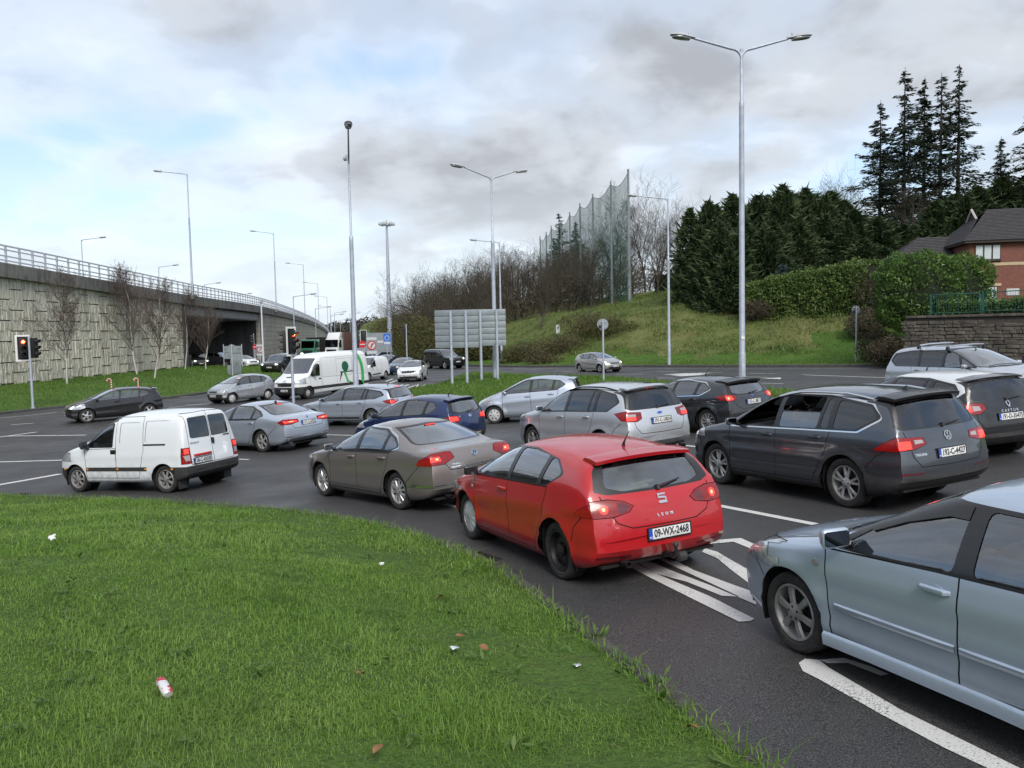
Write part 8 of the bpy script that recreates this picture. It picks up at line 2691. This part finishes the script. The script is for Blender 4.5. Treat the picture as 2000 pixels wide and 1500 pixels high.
o,B = put('umber','brown_saloon',SP_SALOON,-2.20,15.46,130.6,'brownish grey four-door saloon with chrome window trim')
o,B = put('van','small_van',SP_VAN,-8.60,19.16,157.7,'small white panel van with dark rear windows and black bumper','van')
rb = MB(); rb.box((0,0,0),(.50,.055,.05)); r_ = rb.build('tailgate_handle',pmat('red_strip',(.42,.03,.03),rough=.4),o,bevel=.012); r_.matrix_local = T((-2.005,.33,.80)) @ RZ(-math.pi / 2 - .02)
rb = MB(); rb.box((0,0,0),(.06,.05,.13)); r_ = rb.build('latch',M_TRIM,o,bevel=.012); r_.location = (-1.975,-.03,1.06)
for sg in (1,-1):
 rb = MB(); rb.box((-1.72,sg * .70,.22),(.02,.24,.26)); rb.build('mud_flap',M_PLAS,o)
 pp,_ = B.surf('side',.12,.98); rb = MB(); rb.box((.12,sg * (pp.y + .008),.93),(.17,.02,.10)); rb.build('door_handle',M_TRIM,o,bevel=.008)
 for x in (1.72,.93,.0,-.84,-1.62):
  pp,_ = B.surf('side',x,.54); rb = MB(); rb.box((x,sg * (pp.y + .014),.545),(.05,.02,.035)); rb.build('marker_lamp',M_AMBER,o,bevel=.006)
put('exec','silver_saloon',SP_EXEC,-8.27,26.03,146.0,'silver executive saloon beyond the small white van')
put('estate','silver_estate',SP_ESTATE,-6.0,31.3,154.5,'silver-blue estate car with roof rails in front of the lamp column')
put('city','navy_hatchback',SP_CITY,-2.53,22.2,147.0,'small navy blue hatchback behind the brownish saloon')
put('mini','silver_supermini',SP_MINI,.75,28.6,168,'rounded silver-blue supermini beside the grass island')
put('cross','silver_crossover',SP_CROSS,1.95,18.95,121.7,'pale silver crossover with black roof rails and tinted glass')
put('hatch','dark_hatchback',SP_HATCH,5.02,22.6,124.0,'dark grey hatchback with big roof spoiler below the two-armed lamp')
put('two','two_tone_crossover',SP_TWO,8.13,16.14,105.6,'black crossover with white roof and tinted windows')
o,B = put('mpv','silver_people_carrier',SP_MPV,13.55,24.4,287,'silver people carrier with roof bars coming the other way','car')
for x in (.10,-1.0):
 pz,_ = B.surf('top',x,.5)
 b = MB(); b.tube([(x,-.66,pz.z + .07),(x,-.3,pz.z + .095),(x,.3,pz.z + .095),(x,.66,pz.z + .07)],.022,8); rb = b.build('roof_bar',M_CHROME,o,smooth=60)
 for sg in (1,-1):
  b = MB(); b.box((x,sg * .68,pz.z + .02),(.10,.09,.12),taper=.7); b.build('roof_bar_foot',M_TRIM,o,bevel=.01)
for x0,y0,y1 in ((1.42,-.55,.1),(1.42,.05,.62)):
 b = MB(); pz = B.surf('top',1.36,abs(y0))[0].z
 b.tube([(1.40,y0,pz + .02),(1.36,(y0 + y1) / 2,B.surf('top',1.36,abs((y0 + y1) / 2))[0].z + .025),(1.34,y1,B.surf('top',1.34,abs(y1))[0].z + .02)],.012,6); b.build('wiper',M_TRIM,o)
o,B = put('clio','black_hatchback',SP_CLIO,-18.24,37.5,216,'black hatchback with candy canes on its roof and headlights lit')
clio = o
o,B = put('oldmini','silver_hatchback',SP_OLDMINI,-15.01,45.3,236,'old silver hatchback with grey front bumper and learner plate')
q,n = B.surf('front',.42,1.30)
b = MB(); b.box((0,0,0),(.18,.18,.004)); lp_ = b.build('learner_plate',M_WHITE,o); lp_.matrix_local = frame_at(Vector((q.x,.42,1.30)),Vector((n.x,n.y,n.z))) @ T((0,0,.02))
t_ = link_mesh('lettering',text_mesh('N',.17,.001,1,.008),pmat('learner_red',(.6,.02,.06)),lp_); t_.location = (0,0,.004)
o,B = put('long','long_van',SP_LONG,-11.03,47.3,242.2,'long high-roof white van with green swirl livery and headlights on','van')
q,n = B.surf('front',.001,1.16)
b = MB(); b.prism([(.22 * math.cos(a),.075 * math.sin(a)) for a in np.linspace(0,6.1,20)],0,.004); ov = b.build('bonnet_badge',M_DGREEN,o); ov.matrix_local = frame_at(Vector((B.surf('front',.001,1.22)[0].x,0,1.22)),Vector((n.x,0,n.z))) @ T((0,0,.01))
put('van2','delivery_van',SP_VAN2,-11.04,62.4,252,'plain white delivery van behind the long green-striped van','van')
put('whiteh','white_hatchback',SP_WHITEH,-7.10,58.6,268,'white hatchback with headlights lit on the far approach')
put('disco','black_four_by_four',SP_BOX,-6.5,78.9,309,'boxy black four-by-four turning below the wooded slope')
put('beige','champagne_hatchback',SP_BEIGE,6.39,60.1,298.8,'pale champagne hatchback with headlights on below the open bank')
o,B = put('coupe','blue_saloon',SP_COUPE,at(786,72)[0],72,262,'dark blue saloon behind the white hatchback on the far approach')
o = again('coupe',at(753,84)[0],84,258,'blue saloon farther back beside the foot of the high mast')
o = again('disco',at(545,80)[0],80,262,'black four-by-four half hidden behind the red traffic light')
o = again('disco',at(425,99)[0],99,352,'black four-by-four in the shade of the underpass')
o = again('disco',at(386,96)[0],96,300,'black four-by-four at the dark left side of the underpass')
o = again('whiteh',at(478,96)[0],96,318,'white hatchback coming out of the underpass')
for i,(u,d) in enumerate(((694,112),(703,125),(684,140),(740,118))):
 again(('coupe','beige','oldmini','coupe')[i],at(u,d)[0],d,255,('dark blue saloon far down the approach','champagne hatchback far down the approach road','silver hatchback far down the approach road','blue saloon below the no-turn panel')[i])
# candy canes clipped to the roof of the black hatchback
M_CANE = [pmat('cane_white',(.7,.66,.62),rough=.4),pmat('cane_red',(.6,.03,.04),rough=.4)]
for k,(x,y) in enumerate(((.0,.52),(-.95,.50))):
 loc = clio.matrix_world @ Vector((x,y if k else -y,1.33))
 c = empty('candy_cane',loc,RAD(216),('red and white candy cane on the far side of the black hatchback roof','red and white candy cane standing at the near rear of the black hatchback roof')[k],'decoration')
 path = [(0,0,z) for z in np.linspace(0,.42,9)] + [(.09 - .09 * math.cos(t),0,.42 + .09 * math.sin(t)) for t in np.linspace(.4,3.6,8)]
 for s_ in range(len(path) - 1):
  b = MB(); b.tube([path[s_],path[s_ + 1]],.03,8); b.build('stripe',M_CANE[s_ % 2],c,smooth=50)

# ------------------------------------------------------------------ lorries and coach in the distance
def lorry(loc,head,cabm,boxm,label,name='lorry',L=8.0,H=3.9,cabh=3.0,deflect=True,box=True):
 o = empty(name,loc,RAD(head),label,'lorry')
 b = MB(); b.prism([(0,.45),(0,1.25),(-.12,1.55),(-.32,cabh - .15),(-.5,cabh),(-1.9,cabh),(-1.9,.45)],-1.22,1.22,'XZ'); b.build('cab',cabm,o,bevel=.07)
 b = MB(); b.prism([(-.085,1.55),(-.27,cabh - .25),(-.25,cabh - .25),(-.065,1.55)],-1.1,1.1,'XZ'); b.build('windscreen',M_PRIV,o)
 b = MB(); b.box((.02,0,.95),(.04,1.7,.45)); b.build('grille',M_TRIM,o)
 b = MB(); b.box((.03,0,.5),(.12,2.4,.36)); b.build('bumper',M_PLAS,o,bevel=.03)
 for sg in (1,-1):
  b = MB(); b.box((.05,sg * .95,.66),(.1,.36,.2)); b.build('headlight',M_HLIT,o,bevel=.02)
  b = MB(); b.box((-.1,sg * 1.42,1.95),(.12,.22,.7)); b.build('mirror',M_BLACK,o,bevel=.02)
  b = MB(); b.prism([(-.45,1.5),(-.55,cabh - .3),(-1.2,cabh - .3),(-1.2,1.5)],sg * 1.215,sg * 1.235,'XZ'); b.build('side_window',M_PRIV,o)
  for x in (-1.0,-L + 2.2,-L + 1.0):
   w = MB(); w.lathe([(.25,-.14),(.48,-.14),(.5,-.1),(.5,.1),(.48,.14),(.25,.14)],20,'Y',(x,sg * 1.05,.5)); w.build('wheel',M_TYRE,o,smooth=40)
 if deflect:
  b = MB(); b.prism([(-.55,cabh),(-1.2,H - .08),(-1.9,H - .05),(-1.9,cabh)],-1.1,1.1,'XZ'); b.build('roof_deflector',cabm,o,bevel=.08)
 if box:
  b = MB(); b.box((-L / 2 - 1.1,0,(H + 1.0) / 2),(L - 2.0,2.5,H - 1.0)); b.build('box_body',boxm,o,bevel=.03)
 b = MB(); b.box((-L / 2 - .9,0,.8),(L - 1.2,.9,.3)); b.build('chassis',M_DARK,o)
 return o
WHT = paint('lorry_white',(.62,.63,.64),0,.4,.3)
def lp3(u,d): q = at(u,d); return (q[0],q[1],float(Gd(q[0],q[1])))
lorry(lp3(648,134),256,WHT,pmat('curtain_brown',(.11,.06,.05),rough=.7),'white-cabbed lorry with brown box body on the slip road',H=4.0)
lorry(lp3(601,131),256,pmat('cab_green',(.03,.14,.085),rough=.35,coat=1),M_DARK,'green and white tipper lorry below the flyover wall',H=3.2,cabh=2.9,deflect=False,box=True)
def coach(loc,head,label):
 o = empty('coach',loc,RAD(head),label,'bus')
 b = MB(); b.box((-5,0,1.75),(10,2.5,2.9)); b.build('body',WHT,o,bevel=.15)
 b = MB(); b.box((.005,0,2.15),(.03,2.2,1.5)); b.build('windscreen',M_PRIV,o,bevel=.005)
 for sg in (1,-1):
  for k in range(5):
   b = MB(); b.box((-1.3 - k * 1.8,sg * 1.255,2.3),(1.6,.02,.95)); b.build('window',M_PRIV,o)
  b = MB(); b.box((.02,sg * .9,.75),(.04,.4,.22)); b.build('headlight',M_HLIT,o)
  for x in (-2,-7.5):
   w = MB(); w.lathe([(.25,-.14),(.48,-.14),(.5,0),(.48,.14),(.25,.14)],18,'Y',(x,sg * 1.1,.5)); w.build('wheel',M_TYRE,o,smooth=40)
 return o
coach(lp3(681,150),254,'white coach behind the lorry with the brown box')

# ------------------------------------------------------------------ people in the grey SUV
M_SKIN = pmat('skin',(.42,.24,.17),rough=.55); M_HAIRD = pmat('dark_hair',(.012,.009,.008),(.03,.022,.018),60,rough=.6); M_HAIRB = pmat('brown_hair',(.10,.045,.022),(.16,.08,.04),60,rough=.6)
def person(mw,shirt,hair,label,arm=None):
 o = empty('person',(0,0,0),0,label,'person')
 o.matrix_world = mw
 bm = bmesh.new(); lay = bm.verts.layers.skin.verify()
 pts = {'pel': ((0,0,.12),.15),'wai': ((-.06,0,.30),.13),'che': ((-.12,0,.50),.15),'nec': ((-.12,0,.66),.06),'nk2': ((-.11,0,.74),.055),
  'sl': ((-.12,.18,.58),.075),'el': ((.0,.26,.36),.05),'wl': ((.22,.22,.34),.035),'sr': ((-.12,-.18,.58),.075),'er': ((.0,-.26,.36),.05),'wr': ((.22,-.2,.36),.035),'kl': ((.42,.12,.14),.08),'kr': ((.42,-.12,.14),.08),'fl': ((.55,.12,-.25),.05),'fr': ((.55,-.12,-.25),.05)}
 if arm: pts.update(arm)
 vs = {}
 for k,(c,r) in pts.items():
  v = bm.verts.new(c); v[lay].radius = (r,r); vs[k] = v
 vs['pel'][lay].use_root = True
 for a,b_ in (('pel','wai'),('wai','che'),('che','nec'),('nec','nk2'),('che','sl'),('sl','el'),('el','wl'),('che','sr'),('sr','er'),('er','wr'),('pel','kl'),('kl','fl'),('pel','kr'),('kr','fr')):
  bm.edges.new((vs[a],vs[b_]))
 me = bpy.data.meshes.new('body'); bm.to_mesh(me); bm.free()
 bo = link_mesh('body',me,shirt,o); bo.modifiers.new('skin','SKIN'); m = bo.modifiers.new('sub','SUBSURF'); m.levels = m.render_levels = 2
 bm = bmesh.new(); bmesh.ops.create_uvsphere(bm,u_segments=20,v_segments=14,radius=1)
 for v in bm.verts:
  x,y,z = v.co; jaw = max(0,-z)
  v.co = Vector((x * .098 * (1 - .12 * jaw) + .01 * jaw,y * .076 * (1 - .28 * jaw),z * .122))
  if x > .93 and -.35 < z < .1: v.co.x += .022 * (1 - abs(y) * 3)
 me = bpy.data.meshes.new('head'); bm.to_mesh(me); bm.free(); shade(me,180)
 hd = link_mesh('head',me,M_SKIN,o); hd.location = (-.08,0,.86)
 bm = bmesh.new(); bmesh.ops.create_uvsphere(bm,u_segments=20,v_segments=14,radius=1)
 bmesh.ops.delete(bm,geom=[v for v in bm.verts if (v.co.x > .45 and v.co.z < .45) or v.co.z < -.55],context='VERTS')
 for v in bm.verts: v.co = Vector((v.co.x * .112,v.co.y * .088,v.co.z * .132 + .008))
 me = bpy.data.meshes.new('hair'); bm.to_mesh(me); bm.free(); shade(me,180)
 link_mesh('hair',me,hair,hd)
 for s_ in (1,-1):
  b = MB(); b.lathe([(.001,0),(.011,.004),(.001,.008)],8,'Z'); e = b.build('eye',M_TRIM,hd,smooth=60); e.matrix_local = T((.09,s_ * .03,.008)) @ RY(math.pi / 2)
  b = MB(); b.lathe([(.001,-.012),(.028,0),(.001,.012)],10,'Y'); e = b.build('ear',M_SKIN,hd,smooth=60); e.location = (-.005,s_ * .076,-.005)
 for sd,w,s_ in (('L',pts['wl'][0],1),('R',pts['wr'][0],-1)):
  h = MB()
  W_ = Vector(w)
  h.tube([W_,W_ + Vector((.04,0,0)),W_ + Vector((.085,0,-.005))],[.034,.042,.034],8)
  for k,(dy,L) in enumerate(((-.03,.06),(-.01,.07),(.01,.066),(.03,.05))):
   a0 = W_ + Vector((.08,dy,0)); h.tube([a0,a0 + Vector((L * .6,0,-.008)),a0 + Vector((L * .8,0,-.04))],[.0095,.009,.007],6)
  a0 = W_ + Vector((.03,-s_ * .035,0)); h.tube([a0,a0 + Vector((.035,-s_ * .03,-.005)),a0 + Vector((.07,-s_ * .03,-.015))],[.012,.0105,.008],6)
  h.build('hand',M_SKIN,o,smooth=60)
 return o
sm = suv.matrix_world
person(sm @ T((-.82,.36,.50)),pmat('dark_coat',(.02,.025,.05),rough=.9),M_HAIRD,'dark-haired passenger in the rear seat behind the lowered window')
person(sm @ T((.02,-.36,.47)),pmat('grey_top',(.10,.10,.11),rough=.9),M_HAIRD,'driver of the grey SUV with hands on the wheel',arm={'wl': ((.36,.12,.50),.033),'wr': ((.36,-.14,.50),.033)})
person(sm @ T((.06,.36,.30)),pmat('brown_top',(.12,.06,.04),rough=.9),M_HAIRB,'brown-haired passenger slouched low in the front seat')
# drivers at the wheel of the nearest cars
for k,(lb,hr_,sh) in {'red': ('driver of the red hatchback',M_HAIRD,(.05,.06,.08)),'near': ('driver of the pale silver saloon',M_HAIRB,(.10,.09,.08)),'umber': ('driver of the brownish saloon',M_HAIRD,(.04,.04,.05)),'cross': ('driver of the pale silver crossover',M_HAIRB,(.2,.05,.05)),'van': ('driver of the small white van',M_HAIRD,(.3,.25,.03)),'exec': ('driver of the silver executive saloon',M_HAIRD,(.05,.05,.06))}.items():
 c,B,S = CARS[k]
 person(c.matrix_world @ T((S.get('sx',0) + .02,-.36,S.get('cz',.3) + .02)),pmat('top_' + k,sh,rough=.9),hr_,lb + ' with hands on the wheel',arm={'wl': ((.34,.12,.50),.033),'wr': ((.34,-.14,.50),.033)})
# papers on the parcel shelf of the red car
c,B,S = CARS['red']
b = MB(); b.box((0,0,0),(.30,.46,.03)); b.box((.03,-.2,.03),(.25,.36,.025)); o = b.build('paper_stack',pmat('paper',(.55,.6,.52),rough=.8)); tag(o,'loose papers lying on the rear shelf of the red hatchback','papers'); o.matrix_world = c.matrix_world @ T((-1.45,.05,.935)) @ RZ(.2)
# ================================================================== grass, weeds and litter
def blade_mat(name,cols,noise_s=.6):
 m = pmat(name,cols[0],rough=.55,spec=.35)
 nt = m.node_tree; b = nt.nodes['Principled BSDF']
 g = N(nt,'ShaderNodeNewGeometry')
 c = ramp(nt,g.outputs['Random Per Island'],[(i / (len(cols) - 1),c_) for i,c_ in enumerate(cols)])
 n = noise(nt,g.outputs['Position'],noise_s,5,.6)
 c = mixc(nt,ramp(nt,n,[(.42,0.0),(.66,.55)]),c,[x * 1.0 for x in cols[-1]])
 c = mixc(nt,ramp(nt,noise(nt,g.outputs['Position'],noise_s * 3.3,4),[(.52,0.0),(.72,.6)]),c,[x * .62 for x in cols[0]])
 nt.links.new(c,b.inputs['Base Color'])
 t = N(nt,'ShaderNodeBsdfTranslucent'); nt.links.new(c,t.inputs[0])
 mx = N(nt,'ShaderNodeMixShader'); mx.inputs[0].default_value = .45
 nt.links.new(b.outputs[0],mx.inputs[1]); nt.links.new(t.outputs[0],mx.inputs[2]); nt.links.new(mx.outputs[0],nt.nodes['Material Output'].inputs[0])
 return m
M_BLADE = blade_mat('grass_blades',[(.095,.195,.026),(.14,.265,.038),(.185,.32,.052),(.25,.36,.09)])
M_TUSS = blade_mat('rough_grass',[(.10,.175,.04),(.15,.21,.055),(.26,.26,.11),(.13,.20,.05)],.12)
M_VERGE = blade_mat('verge_blades',[(.075,.16,.022),(.115,.215,.032),(.16,.24,.046)],.3)
def blades(P,H,Wd,lean=.5,bend=.6):
 n = len(P)
 a = rng.random(n) * 2 * math.pi
 h = H * np.exp(rng.normal(size=n) * .32)
 l = np.abs(rng.normal(size=n)) * lean
 d = np.stack([np.cos(a),np.sin(a),np.zeros(n)],1)
 s = np.stack([-np.sin(a),np.cos(a),np.zeros(n)],1) * (Wd * (.7 + .6 * rng.random(n)))[:,None] * .5
 up = np.zeros((n,3)); up[:,2] = 1
 m = P + d * (h * l * .35)[:,None] + up * (h * .58)[:,None]
 t = P + d * (h * l * (1 + bend * .3))[:,None] + up * (h * (1 - .28 * np.minimum(l,1.3)))[:,None]
 V = np.stack([P - s,P + s,m + s * .8,m - s * .8,t + s * .12,t - s * .12],1).reshape(-1,3)
 b = (np.arange(n) * 6)[:,None]
 F = np.concatenate([b + [[0,1,2,3]],b + [[3,2,4,5]]])
 return V,F
def scatter_fg(n,y0,y1,xw,wexp=1.0):
 """points on the foreground lawn inside the field of view plus a margin"""
 out = []
 k = 0
 while k < n:
  y = y0 + (y1 - y0) * rng.random(n) ** wexp; x = rng.uniform(-1,1,n) * (y * .72 + 1.2)
  m = inside(x,y,FG_BOUND)
  x,y = x[m],y[m]
  out.append(np.stack([x,y],1)); k += len(x)
 q = np.vstack(out)[:n]
 return np.column_stack([q,fgz(q[:,0],q[:,1])])
vf = []
for n,y0,y1,h,w,we in ((115000,1.6,5.2,.040,.0040,1.0),(105000,4.6,9.5,.045,.0062,1.0),(70000,9,20,.055,.011,1.1)):
 P = scatter_fg(n,y0,y1,0,we)
 cl = .75 + .55 * np.clip(np.sin(P[:,0] * 1.9 + 2 * np.sin(P[:,1] * .8)) * np.sin(P[:,1] * 2.3 + P[:,0]),-1,1)
 # clump
 P[:,:2] += rng.normal(size=(n,2)) * .02
 vf.append(blades(P - [0,0,.008],h * np.clip(cl,.5,1.3),w,.85))
V,F = join(*vf)
o = link_mesh('grass',np_mesh('grass',V,F),M_BLADE); tag(o,'thick green lawn grass in the foreground','grass',kind='stuff')
# fringe hanging over the kerb
n = 16000
i = rng.integers(0,len(K_FG) - 1,n); t = rng.random(n)[:,None]
q = K_FG[i] * (1 - t) + K_FG[i + 1] * t
ok = (q[:,1] > 2) & (q[:,0] > -16)
q = q[ok] + rng.normal(size=(ok.sum(),2)) * .05
g = .5 + .5 * np.sin(q[:,0] * 2.3 + q[:,1] * 1.1)
q = q[rng.random(len(q)) < .55 + .45 * g]
P = np.column_stack([q,Gd(q[:,0],q[:,1]) + .08])
V,F = blades(P,.075,.009,.9)
o = link_mesh('grass_fringe',np_mesh('fringe',V,F),M_BLADE); tag(o,'ragged grass spilling over the foreground kerb','grass',kind='stuff')
# verge and island grass
def scat(bound,n,zf):
 B_ = np.asarray(bound)[:,:2]; lo,hi = B_.min(0),B_.max(0); out = []; k = 0
 while k < n:
  x = rng.uniform(lo[0],hi[0],n); y = rng.uniform(lo[1],hi[1],n); m = inside(x,y,B_)
  out.append(np.stack([x[m],y[m]],1)); k += m.sum()
 q = np.vstack(out)[:n]
 return np.column_stack([q,zf(q[:,0],q[:,1])])
for bd,n,zf,h,w,lb in ((K_IS[:-1],26000,isz,.13,.030,'grass of the island between the carriageways'),(LV_BOUND,26000,lvz,.12,.04,'grass of the verge below the flyover')):
 P = scat(bd,n,zf); V,F = blades(P - [0,0,.01],h,w,.6)
 o = link_mesh('grass',np_mesh('grass',V,F),M_VERGE); tag(o,lb,'grass',kind='stuff')
# rough bank: tussocks, paler and longer up the slope
n = 150000
y = rng.uniform(40,112,n); u = rng.uniform(700,1790,n); x = (u - 1000) / 1600 * y
m = inside(x,y,HL_BOUND); x,y,u = x[m],y[m],u[m]
d = dist_poly(x,y,K_HL)
m = d < 42; x,y,u,d = x[m],y[m],u[m],d[m]
z = hillz(x,y)
low = d < np.where(u > 1600,8,5.5)
cl = .6 + .5 * np.sin(x * .9 + 1.3 * np.sin(y * .7)) * np.sin(y * 1.1)
P = np.column_stack([x,y,z - .02])
V,F = blades(P[~low],(.34 * np.clip(cl,.3,1.2))[~low],.055,.9,1.0)
o = link_mesh('rough_grass',np_mesh('rough',V,F),M_TUSS); tag(o,'long tussocky grass on the open bank','grass',kind='stuff')
V,F = blades(P[low],.11,.045,.7)
o = link_mesh('grass',np_mesh('grass',V,F),M_VERGE); tag(o,'mown grass strip at the foot of the bank','grass',kind='stuff')
# broad-leaved weeds
M_WEED = leaf_mat('weed_leaf',[(.05,.11,.02),(.09,.16,.03),(.13,.19,.045)],.5,.25)
P = []
for k in range(230):
 c = scatter_fg(1,2.0,13,0,1.3)[0]
 for j in range(rnd.randint(4,9)):
  P.append(c + [rng.normal() * .05,rng.normal() * .05,.03 + .04 * rng.random()])
P = np.array(P); A,B_ = rot_frames(len(P)); A[:,2] = np.abs(A[:,2]) * .5 + .1; A /= np.linalg.norm(A,axis=1)[:,None]
B_ = np.cross(A,[0,0,1.]); B_ /= np.linalg.norm(B_,axis=1)[:,None]
V,F = leaf_quads(P,.075,.028,A,B_)
o = link_mesh('weeds',np_mesh('weeds',V,F),M_WEED); tag(o,'scattered dandelion and dock leaves in the lawn','weeds',kind='stuff')
# kerbside weed tufts, each its own plant
for k,(u,v) in enumerate(((1115,1218),(1168,1252),(1242,1312),(1275,1345),(1298,1368))):
 p = gp(u,v,.05)
 ob = empty('weed_tuft',tuple(p),0,'small leafy weed growing from the kerb of the lawn','weed','weeds along the kerb')
 n = 26; Pp = rng.normal(size=(n,3)) * [.055,.055,.02] + [0,0,.045]
 A = Pp / np.linalg.norm(Pp,axis=1)[:,None] + [0,0,.3]; A /= np.linalg.norm(A,axis=1)[:,None]; B_ = np.cross(A,[0,0,1.]); B_ /= np.linalg.norm(B_,axis=1)[:,None] + 1e-6
 V,F = leaf_quads(Pp,.09,.032,A,B_); link_mesh('leaves',np_mesh('leaves',V,F),M_WEED,ob)
def lawn_at(u,v):
 d = ray(u,v); z = 1.0
 for _ in range(60):
  t = (z - CAM_H) / d[2]; p = d * t; z = .5 * z + .5 * float(fgz(p[0],p[1]))
 return np.array([p[0],p[1],z])
# crushed drinks can
p = lawn_at(322,1356)
can = empty('drinks_can',tuple(p + [0,0,.045]),RAD(40),'crumpled white and red drinks can lying in the grass','can')
b = MB(); prof = [(.001,-.083),(.024,-.083),(.028,-.078),(.033,-.068),(.033,.06),(.026,.076),(.026,.082),(.001,.081)]
b.lathe(prof,20,'Y');
b.v = [(x * (1 - .18 * math.exp(-((y - .01) / .03) ** 2) * (1 if x > 0 else .2)),y,z * (1 - .12 * math.sin(y * 60) ** 2)) for x,y,z in b.v]
co = b.build('shell',pmat('can_white',(.66,.66,.67),(.5,.03,.05),16,rough=.3,metal=.3,lo=.52,hi=.56),can,smooth=50); co.rotation_euler = (.25,0,0)
b = MB(); b.lathe([(.001,.0825),(.024,.083),(.026,.081)],18,'Y'); e = b.build('lid',M_ALLOY,can,smooth=40); e.rotation_euler = (.25,0,0)
def crumple(name,u,v,s,mat,label,cat,lift=.03,flat=.35,seed=1):
 p = lawn_at(u,v); r = np.random.default_rng(seed)
 bm = bmesh.new(); bmesh.ops.create_icosphere(bm,subdivisions=2,radius=s)
 for w in bm.verts: w.co = Vector(w.co) * float(r.uniform(.6,1.25)); w.co.z *= flat; w.co.x *= 1.5
 me = bpy.data.meshes.new(name); bm.to_mesh(me); bm.free(); shade(me,25)
 o = link_mesh(name,me,mat); o.location = tuple(p + [0,0,lift]); o.rotation_euler = (r.uniform(-.3,.3),.2,r.uniform(0,6)); tag(o,label,cat); return o
crumple('plastic_wrapper',887,1277,.036,pmat('clear_plastic',(.55,.62,.65),rough=.15,coat=1),'crumpled clear plastic wrapper in the grass near the kerb','litter',.05)
crumple('paper_scrap',103,1060,.045,M_WHITE,'white paper scrap on the far left of the lawn','litter',.07,.6,3)
crumple('paper_scrap',746,1111,.022,M_WHITE,'tiny white paper scrap in the grass behind the grey drain','litter',.06,.7,4)
crumple('foil_scrap',1127,1311,.025,pmat('foil',(.6,.62,.65),rough=.2,metal=.8),'small scrap of foil in the grass beside the kerb','litter',.05,.5,5)
M_DEAD = pmat('dead_leaf',(.16,.07,.03),(.24,.13,.05),30,rough=.8)
for k,(u,v) in enumerate(((860,1178),(1352,1440),(898,1258),(945,1280),(740,1485),(704,1333))):
 p = lawn_at(u,v)
 b = MB(); n = 9; out = []
 for j in range(n):
  t = j / (n - 1); out.append((t * .09 - .045,.028 * math.sin(math.pi * t) ** .8))
 A = [[(x,y * s_,.012 * math.cos(x * 40) + .012 * s_ * s_) for s_ in (-1,0,1)] for x,y in out]
 b.grid(A); o = b.build('fallen_leaf',M_DEAD,smooth=60,fix=False)
 o.location = tuple(p + [0,0,.055]); o.rotation_euler = (rnd.uniform(-.5,.5),rnd.uniform(-.4,.4),rnd.uniform(0,6)); tag(o,'brown fallen leaf lying in the lawn','leaf','fallen leaves on the lawn')

# silt and dead matter lying along the foreground kerb
def silt():
 m = bpy.data.materials.new('kerb_silt'); m.use_nodes = True
 nt = m.node_tree; b = nt.nodes['Principled BSDF']
 v = N(nt,'ShaderNodeNewGeometry').outputs['Position']
 b.inputs['Roughness'].default_value = .95
 nt.links.new(mixc(nt,noise(nt,v,14,5),(.028,.022,.018),(.085,.06,.045)),b.inputs['Base Color'])
 t = N(nt,'ShaderNodeBsdfTransparent'); mx = N(nt,'ShaderNodeMixShader')
 at_ = N(nt,'ShaderNodeAttribute'); at_.attribute_name = 'edge'
 f = fmath(nt,'MULTIPLY',ramp(nt,noise(nt,v,5,7,.7),[(.36,0.0),(.62,1.0)]),at_.outputs['Fac'])
 nt.links.new(f,mx.inputs[0]); nt.links.new(t.outputs[0],mx.inputs[1]); nt.links.new(b.outputs[0],mx.inputs[2]); nt.links.new(mx.outputs[0],nt.nodes['Material Output'].inputs[0])
 K = K_FG[(K_FG[:,0] > -14) & (K_FG[:,1] > 1)]
 prof = [(-.02,.004),(-.22,.005),(-.5,.005),(-.9,.004)]
 o = ribbon('kerb_silt',K,prof,m,zf=Gd); tag(o,'brown silt and grit gathered along the kerb','silt',kind='stuff')
 a = o.data.attributes.new('edge','FLOAT','POINT')
 a.data.foreach_set('value',np.tile([.95,.8,.35,0.0],len(K)).astype(np.float32))
silt()
